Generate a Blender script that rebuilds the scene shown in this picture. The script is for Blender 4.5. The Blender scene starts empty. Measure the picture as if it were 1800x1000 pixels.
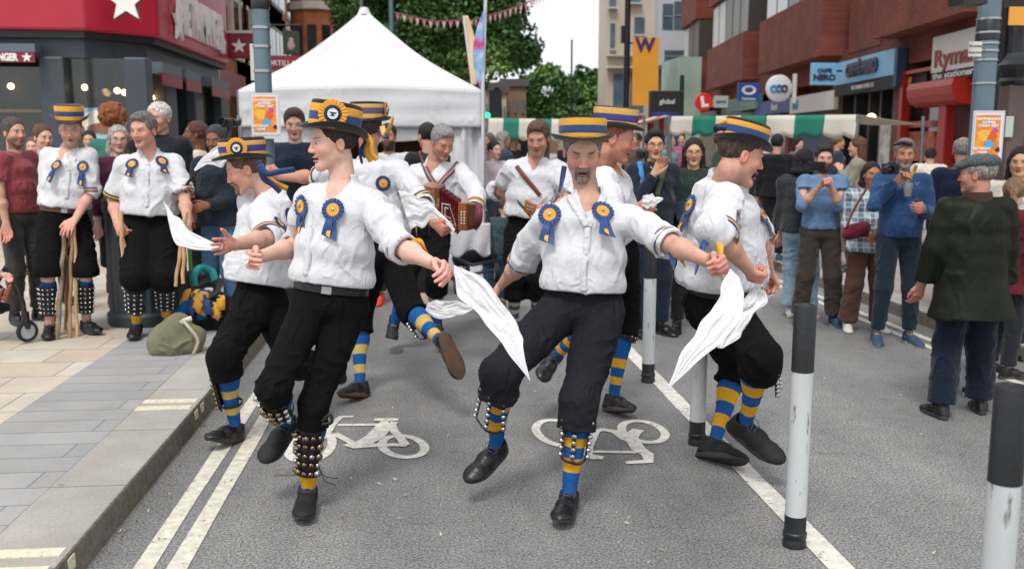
import bpy, math, random
import numpy as np
from mathutils import Vector, Matrix
from mathutils.bvhtree import BVHTree
random.seed(7); rng = np.random.default_rng(7)
S = bpy.context.scene; COL = S.collection
V = lambda *a: np.array(a, dtype=float)
def nz(v):
    v = np.asarray(v, float); return v / max(1e-9, np.linalg.norm(v))
# ---------------------------------------------------------------- camera
FPX = 1650.0; HC = 1.65
PH = math.atan(250 / FPX); PS = math.atan(152 / FPX * math.cos(PH))
CF = V(math.sin(PS)*math.cos(PH), math.cos(PS)*math.cos(PH), -math.sin(PH))
CR = V(math.cos(PS), -math.sin(PS), 0); CU = np.cross(CR, CF); CC = V(0, 0, HC)
cd = bpy.data.cameras.new('camera'); cam = bpy.data.objects.new('camera', cd); COL.objects.link(cam)
cd.sensor_width = 36; cd.lens = FPX / 1800 * 36; cd.clip_end = 2000; cd.clip_start = .05
cam.matrix_world = Matrix(((CR[0], CU[0], -CF[0], CC[0]), (CR[1], CU[1], -CF[1], CC[1]), (CR[2], CU[2], -CF[2], CC[2]), (0, 0, 0, 1)))
cd.dof.use_dof = True; cd.dof.focus_distance = 4.2; cd.dof.aperture_fstop = 3.1
S.camera = cam
# ---------------------------------------------------------------- world, sun, exposure
W = bpy.data.worlds.new('World'); S.world = W; W.use_nodes = True
nt = W.node_tree; nt.nodes.clear()
wo = nt.nodes.new('ShaderNodeOutputWorld'); bg = nt.nodes.new('ShaderNodeBackground')
sky = nt.nodes.new('ShaderNodeTexSky'); sky.sky_type = 'NISHITA'; sky.sun_disc = False
SUN_EL, SUN_AZ = math.radians(58), math.radians(200)
sky.sun_elevation = SUN_EL; sky.sun_rotation = SUN_AZ; sky.air_density = 1.0; sky.dust_density = 3.0
tc = nt.nodes.new('ShaderNodeTexCoord'); mp = nt.nodes.new('ShaderNodeMapping'); mp.inputs['Scale'].default_value = (1.5, 1.5, 5)
nz_ = nt.nodes.new('ShaderNodeTexNoise'); nz_.inputs['Scale'].default_value = 1.6; nz_.inputs['Detail'].default_value = 6
cr = nt.nodes.new('ShaderNodeValToRGB'); cr.color_ramp.elements[0].position = .3; cr.color_ramp.elements[0].color = (7.2, 7.6, 8.2, 1)
cr.color_ramp.elements[1].position = .7; cr.color_ramp.elements[1].color = (9.8, 9.8, 9.8, 1)
mx = nt.nodes.new('ShaderNodeMixRGB'); mx.inputs[0].default_value = .88
nt.links.new(tc.outputs['Generated'], mp.inputs[0]); nt.links.new(mp.outputs[0], nz_.inputs['Vector']); nt.links.new(nz_.outputs[0], cr.inputs[0])
nt.links.new(sky.outputs[0], mx.inputs[1]); nt.links.new(cr.outputs[0], mx.inputs[2]); nt.links.new(mx.outputs[0], bg.inputs[0])
bg.inputs[1].default_value = .085
nt.links.new(bg.outputs[0], wo.inputs[0])
sl = bpy.data.lights.new('sun', 'SUN'); sl.energy = 1.3; sl.angle = math.radians(14); sl.color = (1, .97, .92)
sun = bpy.data.objects.new('sun', sl); COL.objects.link(sun)
sd = Vector((-math.sin(SUN_AZ)*math.cos(SUN_EL)*-1, math.cos(SUN_AZ)*math.cos(SUN_EL), math.sin(SUN_EL)))
sun.rotation_euler = sd.to_track_quat('Z', 'Y').to_euler(); sun.location = (0, 0, 30)
S.view_settings.view_transform = 'Standard'; S.view_settings.look = 'None'; S.view_settings.gamma = 1; S.view_settings.exposure = 0.76
# ---------------------------------------------------------------- pixel rays (photo is 1800 x 1000)
def ray(px, py): return CF + CR*(px-900)/FPX - CU*(py-500)/FPX
def P(px, py, y):                       # point on the pixel's ray at street distance y
    r = ray(px, py); return CC + r*(y/r[1])
def G(px, py, z=0.):                    # point on the ground plane
    r = ray(px, py); return CC + r*((z-HC)/r[2])
def pr(p):
    v = np.asarray(p)-CC; f = v@CF; return (900+FPX*(v@CR)/f, 500-FPX*(v@CU)/f)
QUIET = False
def on(px, py, ref, L, sg):             # point on the pixel's ray at distance L from ref; sg<0 nearer, >0 farther
    D = ray(px, py); q = CC-ref; a = D@D; b = 2*D@q; c = q@q-L*L; disc = b*b-4*a*c
    if disc < 0:
        t = -b/(2*a); p = CC+D*t
        n = np.linalg.norm(p-ref)
        if n > L*1.12 and not QUIET: print('STRETCH', px, py, round(n/L, 2))
        return p
    return CC+D*((-b+sg*math.sqrt(disc))/(2*a))
# ---------------------------------------------------------------- tagging
def tag(o, label=None, cat=None, group=None, kind=None):
    if label: o['label'] = label
    if cat: o['category'] = cat
    if group: o['group'] = group
    if kind: o['kind'] = kind
    return o
def empty(name, loc, label, cat, group=None, kind=None):
    o = bpy.data.objects.new(name, None); COL.objects.link(o); o.location = tuple(loc); o.empty_display_size = .1
    bpy.context.view_layer.update()
    return tag(o, label, cat, group, kind)
def world(o):
    m = o.matrix_basis.copy()
    if o.parent: m = world(o.parent) @ o.matrix_parent_inverse @ m
    return m
def link(name, me, mats=(), parent=None):
    o = bpy.data.objects.new(name, me); COL.objects.link(o)
    for m in (mats if isinstance(mats, (list, tuple)) else [mats]):
        if m is not None and m.name not in [x.name for x in me.materials if x]: me.materials.append(m)
    if parent is not None:
        o.parent = parent; o.matrix_parent_inverse = world(parent).inverted()
    return o
# ---------------------------------------------------------------- materials
def lin(h):
    if isinstance(h, str):
        h = h.lstrip('#'); c = [int(h[i:i+2], 16)/255 for i in (0, 2, 4)]
        return tuple([x/12.92 if x <= .04045 else ((x+.055)/1.055)**2.4 for x in c])
    return tuple(h)
MATS = {}
def mat(name, col=(.5, .5, .5), rough=.6, var=0., vscale=8, bump=0., bscale=60, metal=0., vcol=False, emit=0., alpha=1., sheen=0., stretch=(1, 1, 1), trans=0., spec=.5, detail=4, sss=0., crease=0., cscale=7., cstretch=(1, 1, .55)):
    if name in MATS: return MATS[name]
    m = bpy.data.materials.new(name); m.use_nodes = True; MATS[name] = m
    n = m.node_tree; b = n.nodes['Principled BSDF']; c = lin(col)
    b.inputs['Roughness'].default_value = rough; b.inputs['Metallic'].default_value = metal
    b.inputs['Specular IOR Level'].default_value = spec
    if sheen: b.inputs['Sheen Weight'].default_value = sheen
    if trans: b.inputs['Transmission Weight'].default_value = trans
    if sss:
        b.inputs['Subsurface Weight'].default_value = sss; b.inputs['Subsurface Radius'].default_value = (.012, .004, .002); b.inputs['Subsurface Scale'].default_value = 1
    if emit: b.inputs['Emission Color'].default_value = (*c, 1); b.inputs['Emission Strength'].default_value = emit
    tcn = n.nodes.new('ShaderNodeTexCoord'); mpn = n.nodes.new('ShaderNodeMapping'); mpn.inputs['Scale'].default_value = stretch
    n.links.new(tcn.outputs['Object'], mpn.inputs[0])
    src = None
    if vcol:
        a = n.nodes.new('ShaderNodeAttribute'); a.attribute_name = 'Col'; src = a.outputs['Color']
    if var:
        t = n.nodes.new('ShaderNodeTexNoise'); t.inputs['Scale'].default_value = vscale; t.inputs['Detail'].default_value = detail; n.links.new(mpn.outputs[0], t.inputs['Vector'])
        mr = n.nodes.new('ShaderNodeMapRange'); mr.inputs[1].default_value = .3; mr.inputs[2].default_value = .7; mr.inputs[3].default_value = 1-var; mr.inputs[4].default_value = 1+var
        n.links.new(t.outputs[0], mr.inputs[0])
        x = n.nodes.new('ShaderNodeVectorMath'); x.operation = 'SCALE'
        if src is None: x.inputs[0].default_value = c
        else: n.links.new(src, x.inputs[0])
        n.links.new(mr.outputs[0], x.inputs['Scale']); src = x.outputs[0]
    if src is None: b.inputs['Base Color'].default_value = (*c, 1)
    else: n.links.new(src, b.inputs['Base Color'])
    if bump:
        t = n.nodes.new('ShaderNodeTexNoise'); t.inputs['Scale'].default_value = bscale; t.inputs['Detail'].default_value = 5; n.links.new(mpn.outputs[0], t.inputs['Vector'])
        bp = n.nodes.new('ShaderNodeBump'); bp.inputs['Strength'].default_value = min(1, bump); bp.inputs['Distance'].default_value = .01*max(1, bump)
        n.links.new(t.outputs[0], bp.inputs['Height']); n.links.new(bp.outputs[0], b.inputs['Normal'])
    if crease:                      # fine pressed-in creases: ridges of a warped noise, fading in and out over the cloth
        mp2 = n.nodes.new('ShaderNodeMapping'); mp2.inputs['Scale'].default_value = cstretch; mp2.inputs['Rotation'].default_value = (0, .5, 0); n.links.new(tcn.outputs['Object'], mp2.inputs[0]); prev = b.inputs['Normal'].links[0].from_socket if b.inputs['Normal'].links else None
        for k, (sc_, st_) in enumerate(((cscale, 1.), (cscale*2.6, .6))):
            t = n.nodes.new('ShaderNodeTexNoise'); t.inputs['Scale'].default_value = sc_; t.inputs['Detail'].default_value = 2; t.inputs['Distortion'].default_value = 1.2; n.links.new(mp2.outputs[0], t.inputs['Vector'])
            a = n.nodes.new('ShaderNodeMath'); a.operation = 'SUBTRACT'; a.inputs[1].default_value = .5; n.links.new(t.outputs[0], a.inputs[0]); a2 = n.nodes.new('ShaderNodeMath'); a2.operation = 'ABSOLUTE'; n.links.new(a.outputs[0], a2.inputs[0])
            mr = n.nodes.new('ShaderNodeMapRange'); mr.inputs[1].default_value = 0; mr.inputs[2].default_value = .09; mr.inputs[3].default_value = 1; mr.inputs[4].default_value = 0; mr.interpolation_type = 'SMOOTHSTEP'; n.links.new(a2.outputs[0], mr.inputs[0])
            t2 = n.nodes.new('ShaderNodeTexNoise'); t2.inputs['Scale'].default_value = 6+3*k; n.links.new(tcn.outputs['Object'], t2.inputs['Vector']); m2 = n.nodes.new('ShaderNodeMapRange'); m2.inputs[1].default_value = .40; m2.inputs[2].default_value = .64; n.links.new(t2.outputs[0], m2.inputs[0])
            mu = n.nodes.new('ShaderNodeMath'); mu.operation = 'MULTIPLY'; n.links.new(mr.outputs[0], mu.inputs[0]); n.links.new(m2.outputs[0], mu.inputs[1])
            bp = n.nodes.new('ShaderNodeBump'); bp.inputs['Strength'].default_value = min(1, crease*st_); bp.inputs['Distance'].default_value = .012/(1+1.2*k); n.links.new(mu.outputs[0], bp.inputs['Height'])
            if prev is not None: n.links.new(prev, bp.inputs['Normal'])
            prev = bp.outputs[0]
        n.links.new(prev, b.inputs['Normal'])
    return m
def cloth(col, var=.08, bump=.5, bscale=35, rough=.9, key=None):
    k = key or ('cloth_%s' % (col if isinstance(col, str) else '_'.join('%.3f' % x for x in col)))
    return mat(k, col, rough, var=var, vscale=14, bump=bump, bscale=bscale, sheen=.15, spec=.2, crease=.5, cscale=6)
# ---------------------------------------------------------------- mesh helpers
class MB:
    def __init__(s): s.v = []; s.f = []; s.m = []
    def add(s, vs, fs, mi=0):
        o = len(s.v); s.v += [tuple(map(float, v)) for v in vs]; s.f += [tuple(i+o for i in f) for f in fs]; s.m += [mi]*len(fs); return s
    def box(s, c, sz, R=None, mi=0):
        c = np.asarray(c, float); h = np.asarray(sz, float)/2
        vs = [V(x, y, z)*h for x in (-1, 1) for y in (-1, 1) for z in (-1, 1)]
        if R is not None: vs = [R@v for v in vs]
        return s.add([c+v for v in vs], [(0, 1, 3, 2), (4, 6, 7, 5), (0, 4, 5, 1), (2, 3, 7, 6), (0, 2, 6, 4), (1, 5, 7, 3)], mi)
    def tube(s, pts, rad, n=10, mi=0, caps=True, flat=1.):
        pts = [np.asarray(p, float) for p in pts]; rad = rad if hasattr(rad, '__len__') else [rad]*len(pts)
        vs = []; up = None
        for i, p in enumerate(pts):
            t = nz(pts[min(i+1, len(pts)-1)]-pts[max(i-1, 0)])
            if up is None: up = nz(np.cross(t, V(0, 0, 1) if abs(t[2]) < .9 else V(1, 0, 0)))
            up = nz(up-t*(up@t)); w = np.cross(t, up)
            for k in range(n):
                a = 2*math.pi*k/n; vs.append(p+rad[i]*(up*math.cos(a)+w*math.sin(a)*flat))
        fs = [(i*n+k, i*n+(k+1) % n, (i+1)*n+(k+1) % n, (i+1)*n+k) for i in range(len(pts)-1) for k in range(n)]
        if caps: fs += [tuple(range(n))[::-1], tuple(range((len(pts)-1)*n, len(pts)*n))]
        return s.add(vs, fs, mi)
    def lathe(s, prof, c=(0, 0, 0), n=32, mi=0, R=None, close=True, mis=None, ell=1.):
        c = np.asarray(c, float); vs = []
        for r, z in prof:
            for k in range(n):
                a = 2*math.pi*k/n; p = V(r*math.cos(a), r*math.sin(a)*ell, z); vs.append(c+(R@p if R is not None else p))
        for i in range(len(prof)-1):
            fs = [(i*n+k, i*n+(k+1) % n, (i+1)*n+(k+1) % n, (i+1)*n+k) for k in range(n)]
            if i == 0: o = len(s.v); s.v += [tuple(v) for v in vs]
            s.f += [tuple(j+o for j in f) for f in fs]; s.m += [mis[i] if mis else mi]*n
        return s
    def sphere(s, c, r, n=12, m=8, mi=0, R=None):
        r = V(r, r, r) if not hasattr(r, '__len__') else np.asarray(r, float); c = np.asarray(c, float); vs = []
        for i in range(m+1):
            th = math.pi*i/m
            for k in range(n):
                a = 2*math.pi*k/n; p = V(math.sin(th)*math.cos(a), math.sin(th)*math.sin(a), math.cos(th))*r; vs.append(c+(R@p if R is not None else p))
        return s.add(vs, [(i*n+k, (i+1)*n+k, (i+1)*n+(k+1) % n, i*n+(k+1) % n) for i in range(m) for k in range(n)], mi)
    def prism(s, poly, d, mi=0):        # poly: list of 3-D points (planar outline), d: extrusion vector
        n = len(poly); poly = [np.asarray(p, float) for p in poly]; d = np.asarray(d, float)
        return s.add(poly+[p+d for p in poly], [tuple(range(n)), tuple(range(n, 2*n))[::-1]]+[(i, i+n, (i+1) % n+n, (i+1) % n) for i in range(n)], mi)
    def build(s, name, mats, parent=None, smooth=False, bevel=0.):
        me = bpy.data.meshes.new(name); me.from_pydata(s.v, [], s.f); me.validate(); 
        mats = mats if isinstance(mats, (list, tuple)) else [mats]
        for m in mats: me.materials.append(m)
        if len(mats) > 1 and len(me.polygons) == len(s.m): me.polygons.foreach_set('material_index', s.m)
        import bmesh
        bm = bmesh.new(); bm.from_mesh(me); bmesh.ops.remove_doubles(bm, verts=bm.verts, dist=1e-6)
        bmesh.ops.recalc_face_normals(bm, faces=bm.faces); bm.to_mesh(me); bm.free()
        if smooth:
            me.polygons.foreach_set('use_smooth', [True]*len(me.polygons))
            try: me.set_sharp_from_angle(angle=math.radians(40))
            except Exception: pass
        me.update()
        o = link(name, me, (), parent)
        if bevel:
            b = o.modifiers.new('bevel', 'BEVEL'); b.width = bevel; b.segments = 2; b.limit_method = 'ANGLE'
        return o
def npmesh(name, v, f, mats, parent=None, smooth=True, colors=None):
    me = bpy.data.meshes.new(name); v = np.asarray(v, np.float32); f = np.asarray(f, np.int32)
    me.vertices.add(len(v)); me.vertices.foreach_set('co', v.ravel())
    k = f.shape[1]; me.loops.add(f.size); me.loops.foreach_set('vertex_index', f.ravel())
    me.polygons.add(len(f)); me.polygons.foreach_set('loop_start', np.arange(0, f.size, k, dtype=np.int32))
    try: me.polygons.foreach_set('loop_total', np.full(len(f), k, np.int32))
    except Exception: pass
    me.polygons.foreach_set('use_smooth', np.full(len(f), smooth))
    if colors is not None:
        a = me.color_attributes.new('Col', 'FLOAT_COLOR', 'POINT')
        a.data.foreach_set('color', np.hstack([colors, np.ones((len(v), 1))]).astype(np.float32).ravel())
    me.update(calc_edges=True)
    return link(name, me, mats, parent)
# ---------------------------------------------------------------- value noise
_T = rng.random((32, 32, 32)).astype(np.float32)
def vnoise(p):
    p = np.asarray(p, np.float32); i = np.floor(p).astype(int); f = p-i; f = f*f*(3-2*f); i0 = i & 31; i1 = (i+1) & 31
    x0, y0, z0 = i0.T; x1, y1, z1 = i1.T; fx, fy, fz = f.T
    def l(a, b, t): return a+(b-a)*t
    return l(l(l(_T[x0, y0, z0], _T[x1, y0, z0], fx), l(_T[x0, y1, z0], _T[x1, y1, z0], fx), fy),
             l(l(_T[x0, y0, z1], _T[x1, y0, z1], fx), l(_T[x0, y1, z1], _T[x1, y1, z1], fx), fy), fz)
# ---------------------------------------------------------------- signed-distance bodies -> one continuous mesh (surface nets)
class F:
    def __init__(s, h): s.h = h; s.pr = []
    def cap(s, p0, r0, p1, r1, k=.02, op='+', flat=False):
        s.pr.append(('c', np.asarray(p0, float), float(r0), np.asarray(p1, float), float(r1), k, op, flat)); return s
    def ell(s, c, R, r, k=.02, op='+'):
        s.pr.append(('e', np.asarray(c, float), np.asarray(R, float), np.asarray(r, float), k, op)); return s
    def cone(s, p0, p1, side, ab0, ab1, k=.03, op='+'):
        p0 = np.asarray(p0, float); p1 = np.asarray(p1, float); ax = nz(p1-p0); sd_ = nz(side-ax*(side@ax)); fr = np.cross(sd_, ax)
        s.pr.append(('n', p0, p1, sd_, fr, ab0, ab1, k, op)); return s
    def cut(s, p, n, rad=None):         # removes the side n points to (within rad of p)
        s.pr.append(('p', np.asarray(p, float), nz(n), rad)); return s
    def _bb(s, q):
        if q[0] == 'c': r = max(q[2], q[4]); return np.minimum(q[1], q[3])-r, np.maximum(q[1], q[3])+r
        if q[0] == 'e': e = np.abs(q[2])@q[3]; return q[1]-e, q[1]+e
        if q[0] == 'n': r = max(*q[5], *q[6]); return np.minimum(q[1], q[2])-r, np.maximum(q[1], q[2])+r
    def mesh(s, smooth=1):
        h = s.h; bbs = [s._bb(q) for q in s.pr if q[0] != 'p' and q[{'c': 6, 'e': 5, 'n': 8}[q[0]]] == '+']
        lo = np.min([b[0] for b in bbs], 0)-4*h; hi = np.max([b[1] for b in bbs], 0)+4*h
        n = np.ceil((hi-lo)/h).astype(int)+1; A = np.full(n, .2, np.float32)
        ax = [(lo[i]+h*np.arange(n[i])).astype(np.float32) for i in range(3)]
        for q in s.pr:
            if q[0] == 'p':
                if q[3]: i0 = np.clip(((q[1]-q[3]-lo)/h).astype(int), 0, n); i1 = np.clip(((q[1]+q[3]-lo)/h).astype(int)+1, 0, n)
                else: i0 = np.zeros(3, int); i1 = n
                if (i1 <= i0).any(): continue
                sl_ = tuple(slice(a, b) for a, b in zip(i0, i1)); X, Y, Z = np.meshgrid(*[ax[i][sl_[i]] for i in range(3)], indexing='ij', sparse=True)
                d = (X-q[1][0])*q[2][0]+(Y-q[1][1])*q[2][1]+(Z-q[1][2])*q[2][2]
                A[sl_] = np.maximum(A[sl_], d); continue
            b = s._bb(q); k = q[{'c': 5, 'e': 4, 'n': 7}[q[0]]]; op = q[{'c': 6, 'e': 5, 'n': 8}[q[0]]]; m = max(.02, k)+3*h
            i0 = np.clip(np.floor((b[0]-m-lo)/h).astype(int), 0, n); i1 = np.clip(np.ceil((b[1]+m-lo)/h).astype(int)+1, 0, n)
            if (i1 <= i0).any(): continue
            sl_ = tuple(slice(a, c) for a, c in zip(i0, i1)); X, Y, Z = np.meshgrid(*[ax[i][sl_[i]] for i in range(3)], indexing='ij', sparse=True)
            if q[0] == 'c':
                p0, r0, p1, r1 = q[1:5]; d_ = p1-p0; L2 = max(1e-9, d_@d_)
                x, y, z = X-p0[0], Y-p0[1], Z-p0[2]; t0 = (x*d_[0]+y*d_[1]+z*d_[2])/L2; t = np.clip(t0, 0, 1)
                d = np.sqrt((x-t*d_[0])**2+(y-t*d_[1])**2+(z-t*d_[2])**2)-(r0+(r1-r0)*t)
                if q[7]: d = np.maximum(d, (t0-1)*math.sqrt(L2))
            elif q[0] == 'e':
                c, R, r = q[1:4]; x, y, z = X-c[0], Y-c[1], Z-c[2]
                u = (x*R[0, 0]+y*R[1, 0]+z*R[2, 0])/r[0]; v = (x*R[0, 1]+y*R[1, 1]+z*R[2, 1])/r[1]; w = (x*R[0, 2]+y*R[1, 2]+z*R[2, 2])/r[2]
                g = np.sqrt(u*u+v*v+w*w); g2 = np.sqrt((u/r[0])**2+(v/r[1])**2+(w/r[2])**2)
                d = g*(g-1)/np.maximum(g2, 1e-6)
            else:
                p0, p1, sd_, fr, (a0, b0), (a1, b1) = q[1:7]; d_ = p1-p0; L = np.linalg.norm(d_); ax_ = d_/L
                x, y, z = X-p0[0], Y-p0[1], Z-p0[2]; l = x*ax_[0]+y*ax_[1]+z*ax_[2]; t = np.clip(l/L, 0, 1); w = l-t*L
                a = a0+(a1-a0)*t; bb = b0+(b1-b0)*t; mn = np.minimum(a, bb)
                u = (x*sd_[0]+y*sd_[1]+z*sd_[2])/a; v = (x*fr[0]+y*fr[1]+z*fr[2])/bb
                d = (np.sqrt(u*u+v*v+(w/(mn*.7))**2)-1)*mn
            d = d.astype(np.float32); B = A[sl_]
            if op == '+':
                hh = np.maximum(k-np.abs(B-d), 0)/k; A[sl_] = np.minimum(B, d)-hh*hh*k*.25
            else:
                d = -d; hh = np.maximum(k-np.abs(B-d), 0)/k; A[sl_] = np.maximum(B, d)+hh*hh*k*.25
        return nets(A, lo, h, smooth)
def nets(A, lo, h, smooth=1):
    sg = A < 0; n = A.shape
    c = [sg[i:n[0]-1+i, j:n[1]-1+j, k:n[2]-1+k] for i in (0, 1) for j in (0, 1) for k in (0, 1)]
    al = c[0].copy(); an = c[0].copy()
    for q in c[1:]: al &= q; an |= q
    act = an & ~al; I = np.argwhere(act); idx = np.full(act.shape, -1, np.int32); idx[act] = np.arange(len(I))
    cor = np.array([(i, j, k) for i in (0, 1) for j in (0, 1) for k in (0, 1)])
    vals = np.stack([A[I[:, 0]+o[0], I[:, 1]+o[1], I[:, 2]+o[2]] for o in cor], 1)
    acc = np.zeros((len(I), 3)); cnt = np.zeros(len(I))
    for a in range(8):
        for b in range(a+1, 8):
            if np.abs(cor[a]-cor[b]).sum() == 1:
                va, vb = vals[:, a], vals[:, b]; x = (va < 0) != (vb < 0); t = va[x]/(va[x]-vb[x])
                acc[x] += cor[a]+(cor[b]-cor[a])*t[:, None]; cnt[x] += 1
    v = lo+h*(I+acc/cnt[:, None]); fs = []
    for d in range(3):
        sl0 = [slice(1, -1)]*3; sl1 = [slice(1, -1)]*3; sl0[d] = slice(0, -1); sl1[d] = slice(1, None)
        # edge from g to g+e_d ; the 4 cells around it
        a = sg[tuple(sl0)]; b = sg[tuple(sl1)]; E = np.argwhere(a != b); off = np.ones(3, int); off[d] = 0; g = E+off
        if not len(g): continue
        o1, o2 = [(1, 2), (2, 0), (0, 1)][d]; e1 = np.zeros(3, int); e1[o1] = 1; e2 = np.zeros(3, int); e2[o2] = 1
        q = np.stack([idx[tuple((g-e1-e2).T)], idx[tuple((g-e2).T)], idx[tuple(g.T)], idx[tuple((g-e1).T)]], 1)
        fl = ~a[tuple(E.T)]; q[fl] = q[fl][:, ::-1]; fs.append(q)
    f = np.concatenate(fs); f = f[(f >= 0).all(1)]
    for _ in range(smooth): v = relax(v, f)
    return v, f
def relax(v, f, w=.5):
    s_ = np.zeros_like(v); c = np.zeros(len(v))
    for a, b in ((0, 1), (1, 2), (2, 3), (3, 0)):
        for d in range(3):
            s_[:, d] += np.bincount(f[:, a], v[f[:, b], d], len(v))+np.bincount(f[:, b], v[f[:, a], d], len(v))
        c += np.bincount(f[:, a], minlength=len(v))+np.bincount(f[:, b], minlength=len(v))
    return v*(1-w)+w*s_/np.maximum(c, 1)[:, None]
def normals(v, f):
    nrm = np.cross(v[f[:, 2]]-v[f[:, 0]], v[f[:, 3]]-v[f[:, 1]]); o = np.zeros_like(v)
    for a in range(4):
        for d in range(3): o[:, d] += np.bincount(f[:, a], nrm[:, d], len(v))
    return o/np.maximum(1e-12, np.linalg.norm(o, axis=1))[:, None]
def folds(v, f, amp=.006, sc=(16, 16, 7), seed=0., amp2=.003):
    n = normals(v, f); c, s_ = .9, .43; p = v.copy(); p[:, 0], p[:, 2] = v[:, 0]*c+v[:, 2]*s_, -v[:, 0]*s_+v[:, 2]*c
    w = vnoise(v*4+seed+3)[:, None]*1.6; m = np.clip(vnoise(v*6+seed+11)*2.6-.75, .1, 1)
    a = 1-np.abs(2*vnoise(p*np.array(sc)*1.3+seed+w)-1); q = v.copy(); q[:, 0] = v[:, 0]*.8-v[:, 2]*.6; q[:, 2] = v[:, 0]*.6+v[:, 2]*.8
    b = 1-np.abs(2*vnoise(q*np.array(sc)*2.2+seed+w*1.4+9)-1)
    return v+n*((a**3-.25)*amp*m+(b**3-.25)*amp2*m+(vnoise(v*5+seed)-.5)*amp*.35)[:, None]
def join(parts):
    vs = []; fs = []; o = 0
    for v, f in parts: vs.append(v); fs.append(f+o); o += len(v)
    return np.concatenate(vs), np.concatenate(fs)
# ================================================================ THE SETTING
def text(name, body, size, loc, xdir, up, m, parent=None, ext=.01, align='CENTER', bold=.0, sx=1.):
    cu = bpy.data.curves.new(name, 'FONT'); cu.body = body; cu.size = size; cu.extrude = ext; cu.align_x = align; cu.align_y = 'CENTER'; cu.offset = bold; cu.resolution_u = 3
    t = bpy.data.objects.new(name, cu); COL.objects.link(t); bpy.context.view_layer.update()
    me = bpy.data.meshes.new_from_object(t.evaluated_get(bpy.context.evaluated_depsgraph_get())); bpy.data.objects.remove(t); bpy.data.curves.remove(cu)
    me.name = name; x = nz(xdir); u = nz(np.asarray(up, float)-x*(x@up)); z = np.cross(x, u)
    M = Matrix(((x[0]*sx, u[0], z[0], loc[0]), (x[1]*sx, u[1], z[1], loc[1]), (x[2]*sx, u[2], z[2], loc[2]), (0, 0, 0, 1)))
    me.transform(M); me.materials.clear(); return link(name, me, m, parent)
def fit(name, body, size, width, loc, xdir, up, m, parent=None, **k):
    o = text(name, body, size, V(0, 0, 0), V(1, 0, 0), V(0, 0, 1), m); xs = [v.co.x for v in o.data.vertices]; w = max(xs)-min(xs); bpy.data.objects.remove(o); return text(name, body, size, loc, xdir, up, m, parent, sx=width/w, **k)
class Plane:                             # an upright wall plane: s runs along it, o sticks out of it towards the street
    def __init__(s, p0, d, out):
        s.p0 = V(*p0, 0)[:3]; s.d = nz(V(*d, 0)); s.out = V(s.d[1], -s.d[0], 0)*out
    def hit(s, px, py, o=0.):
        r = ray(px, py); n = s.out; t = ((s.p0+n*o-CC)@n)/(r@n); p = CC+r*t; return (p-s.p0)@s.d, p[2]
    def pt(s, a, z, o=0.): return s.p0+s.d*a+s.out*o+V(0, 0, z)
    def box(s, mb, s0, s1, z0, z1, o0, o1, mi=0):
        q = [s.pt(a, z, o) for a in (s0, s1) for o in (o0, o1) for z in (z0, z1)]
        return mb.add(q, [(0, 1, 3, 2), (4, 6, 7, 5), (0, 4, 5, 1), (2, 3, 7, 6), (0, 2, 6, 4), (1, 5, 7, 3)], mi)
def nodes(name): m = mat(name); return m, m.node_tree.nodes, m.node_tree.links, m.node_tree.nodes['Principled BSDF']
def N(ns, t, **k):
    n = ns.new('ShaderNode'+t)
    for a, b in k.items():
        if a.startswith('i_'): n.inputs[a[2:].replace('_', ' ')].default_value = b
        else: setattr(n, a, b)
    return n
def gum(ns, L, vec, src, scale, rad, col):   # trodden chewing gum: small round spots
    v = N(ns, 'TexVoronoi', i_Scale=scale); L.new(vec, v.inputs['Vector']); r = N(ns, 'ValToRGB'); e = r.color_ramp.elements; e[0].position = rad; e[0].color = (1, 1, 1, 1); e[1].position = rad*1.35; e[1].color = (0, 0, 0, 1); L.new(v.outputs['Distance'], r.inputs[0])
    k = N(ns, 'TexNoise', i_Scale=scale*.6); L.new(vec, k.inputs['Vector']); g = N(ns, 'Math', operation='GREATER_THAN'); g.inputs[1].default_value = .54; L.new(k.outputs[0], g.inputs[0]); m_ = N(ns, 'Math', operation='MULTIPLY'); L.new(r.outputs[0], m_.inputs[0]); L.new(g.outputs[0], m_.inputs[1]); h = N(ns, 'Math', operation='MULTIPLY'); h.inputs[1].default_value = .55; L.new(m_.outputs[0], h.inputs[0])
    x = N(ns, 'MixRGB'); x.inputs[2].default_value = (*col, 1); L.new(h.outputs[0], x.inputs[0]); L.new(src, x.inputs[1]); return x.outputs[0]
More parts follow.
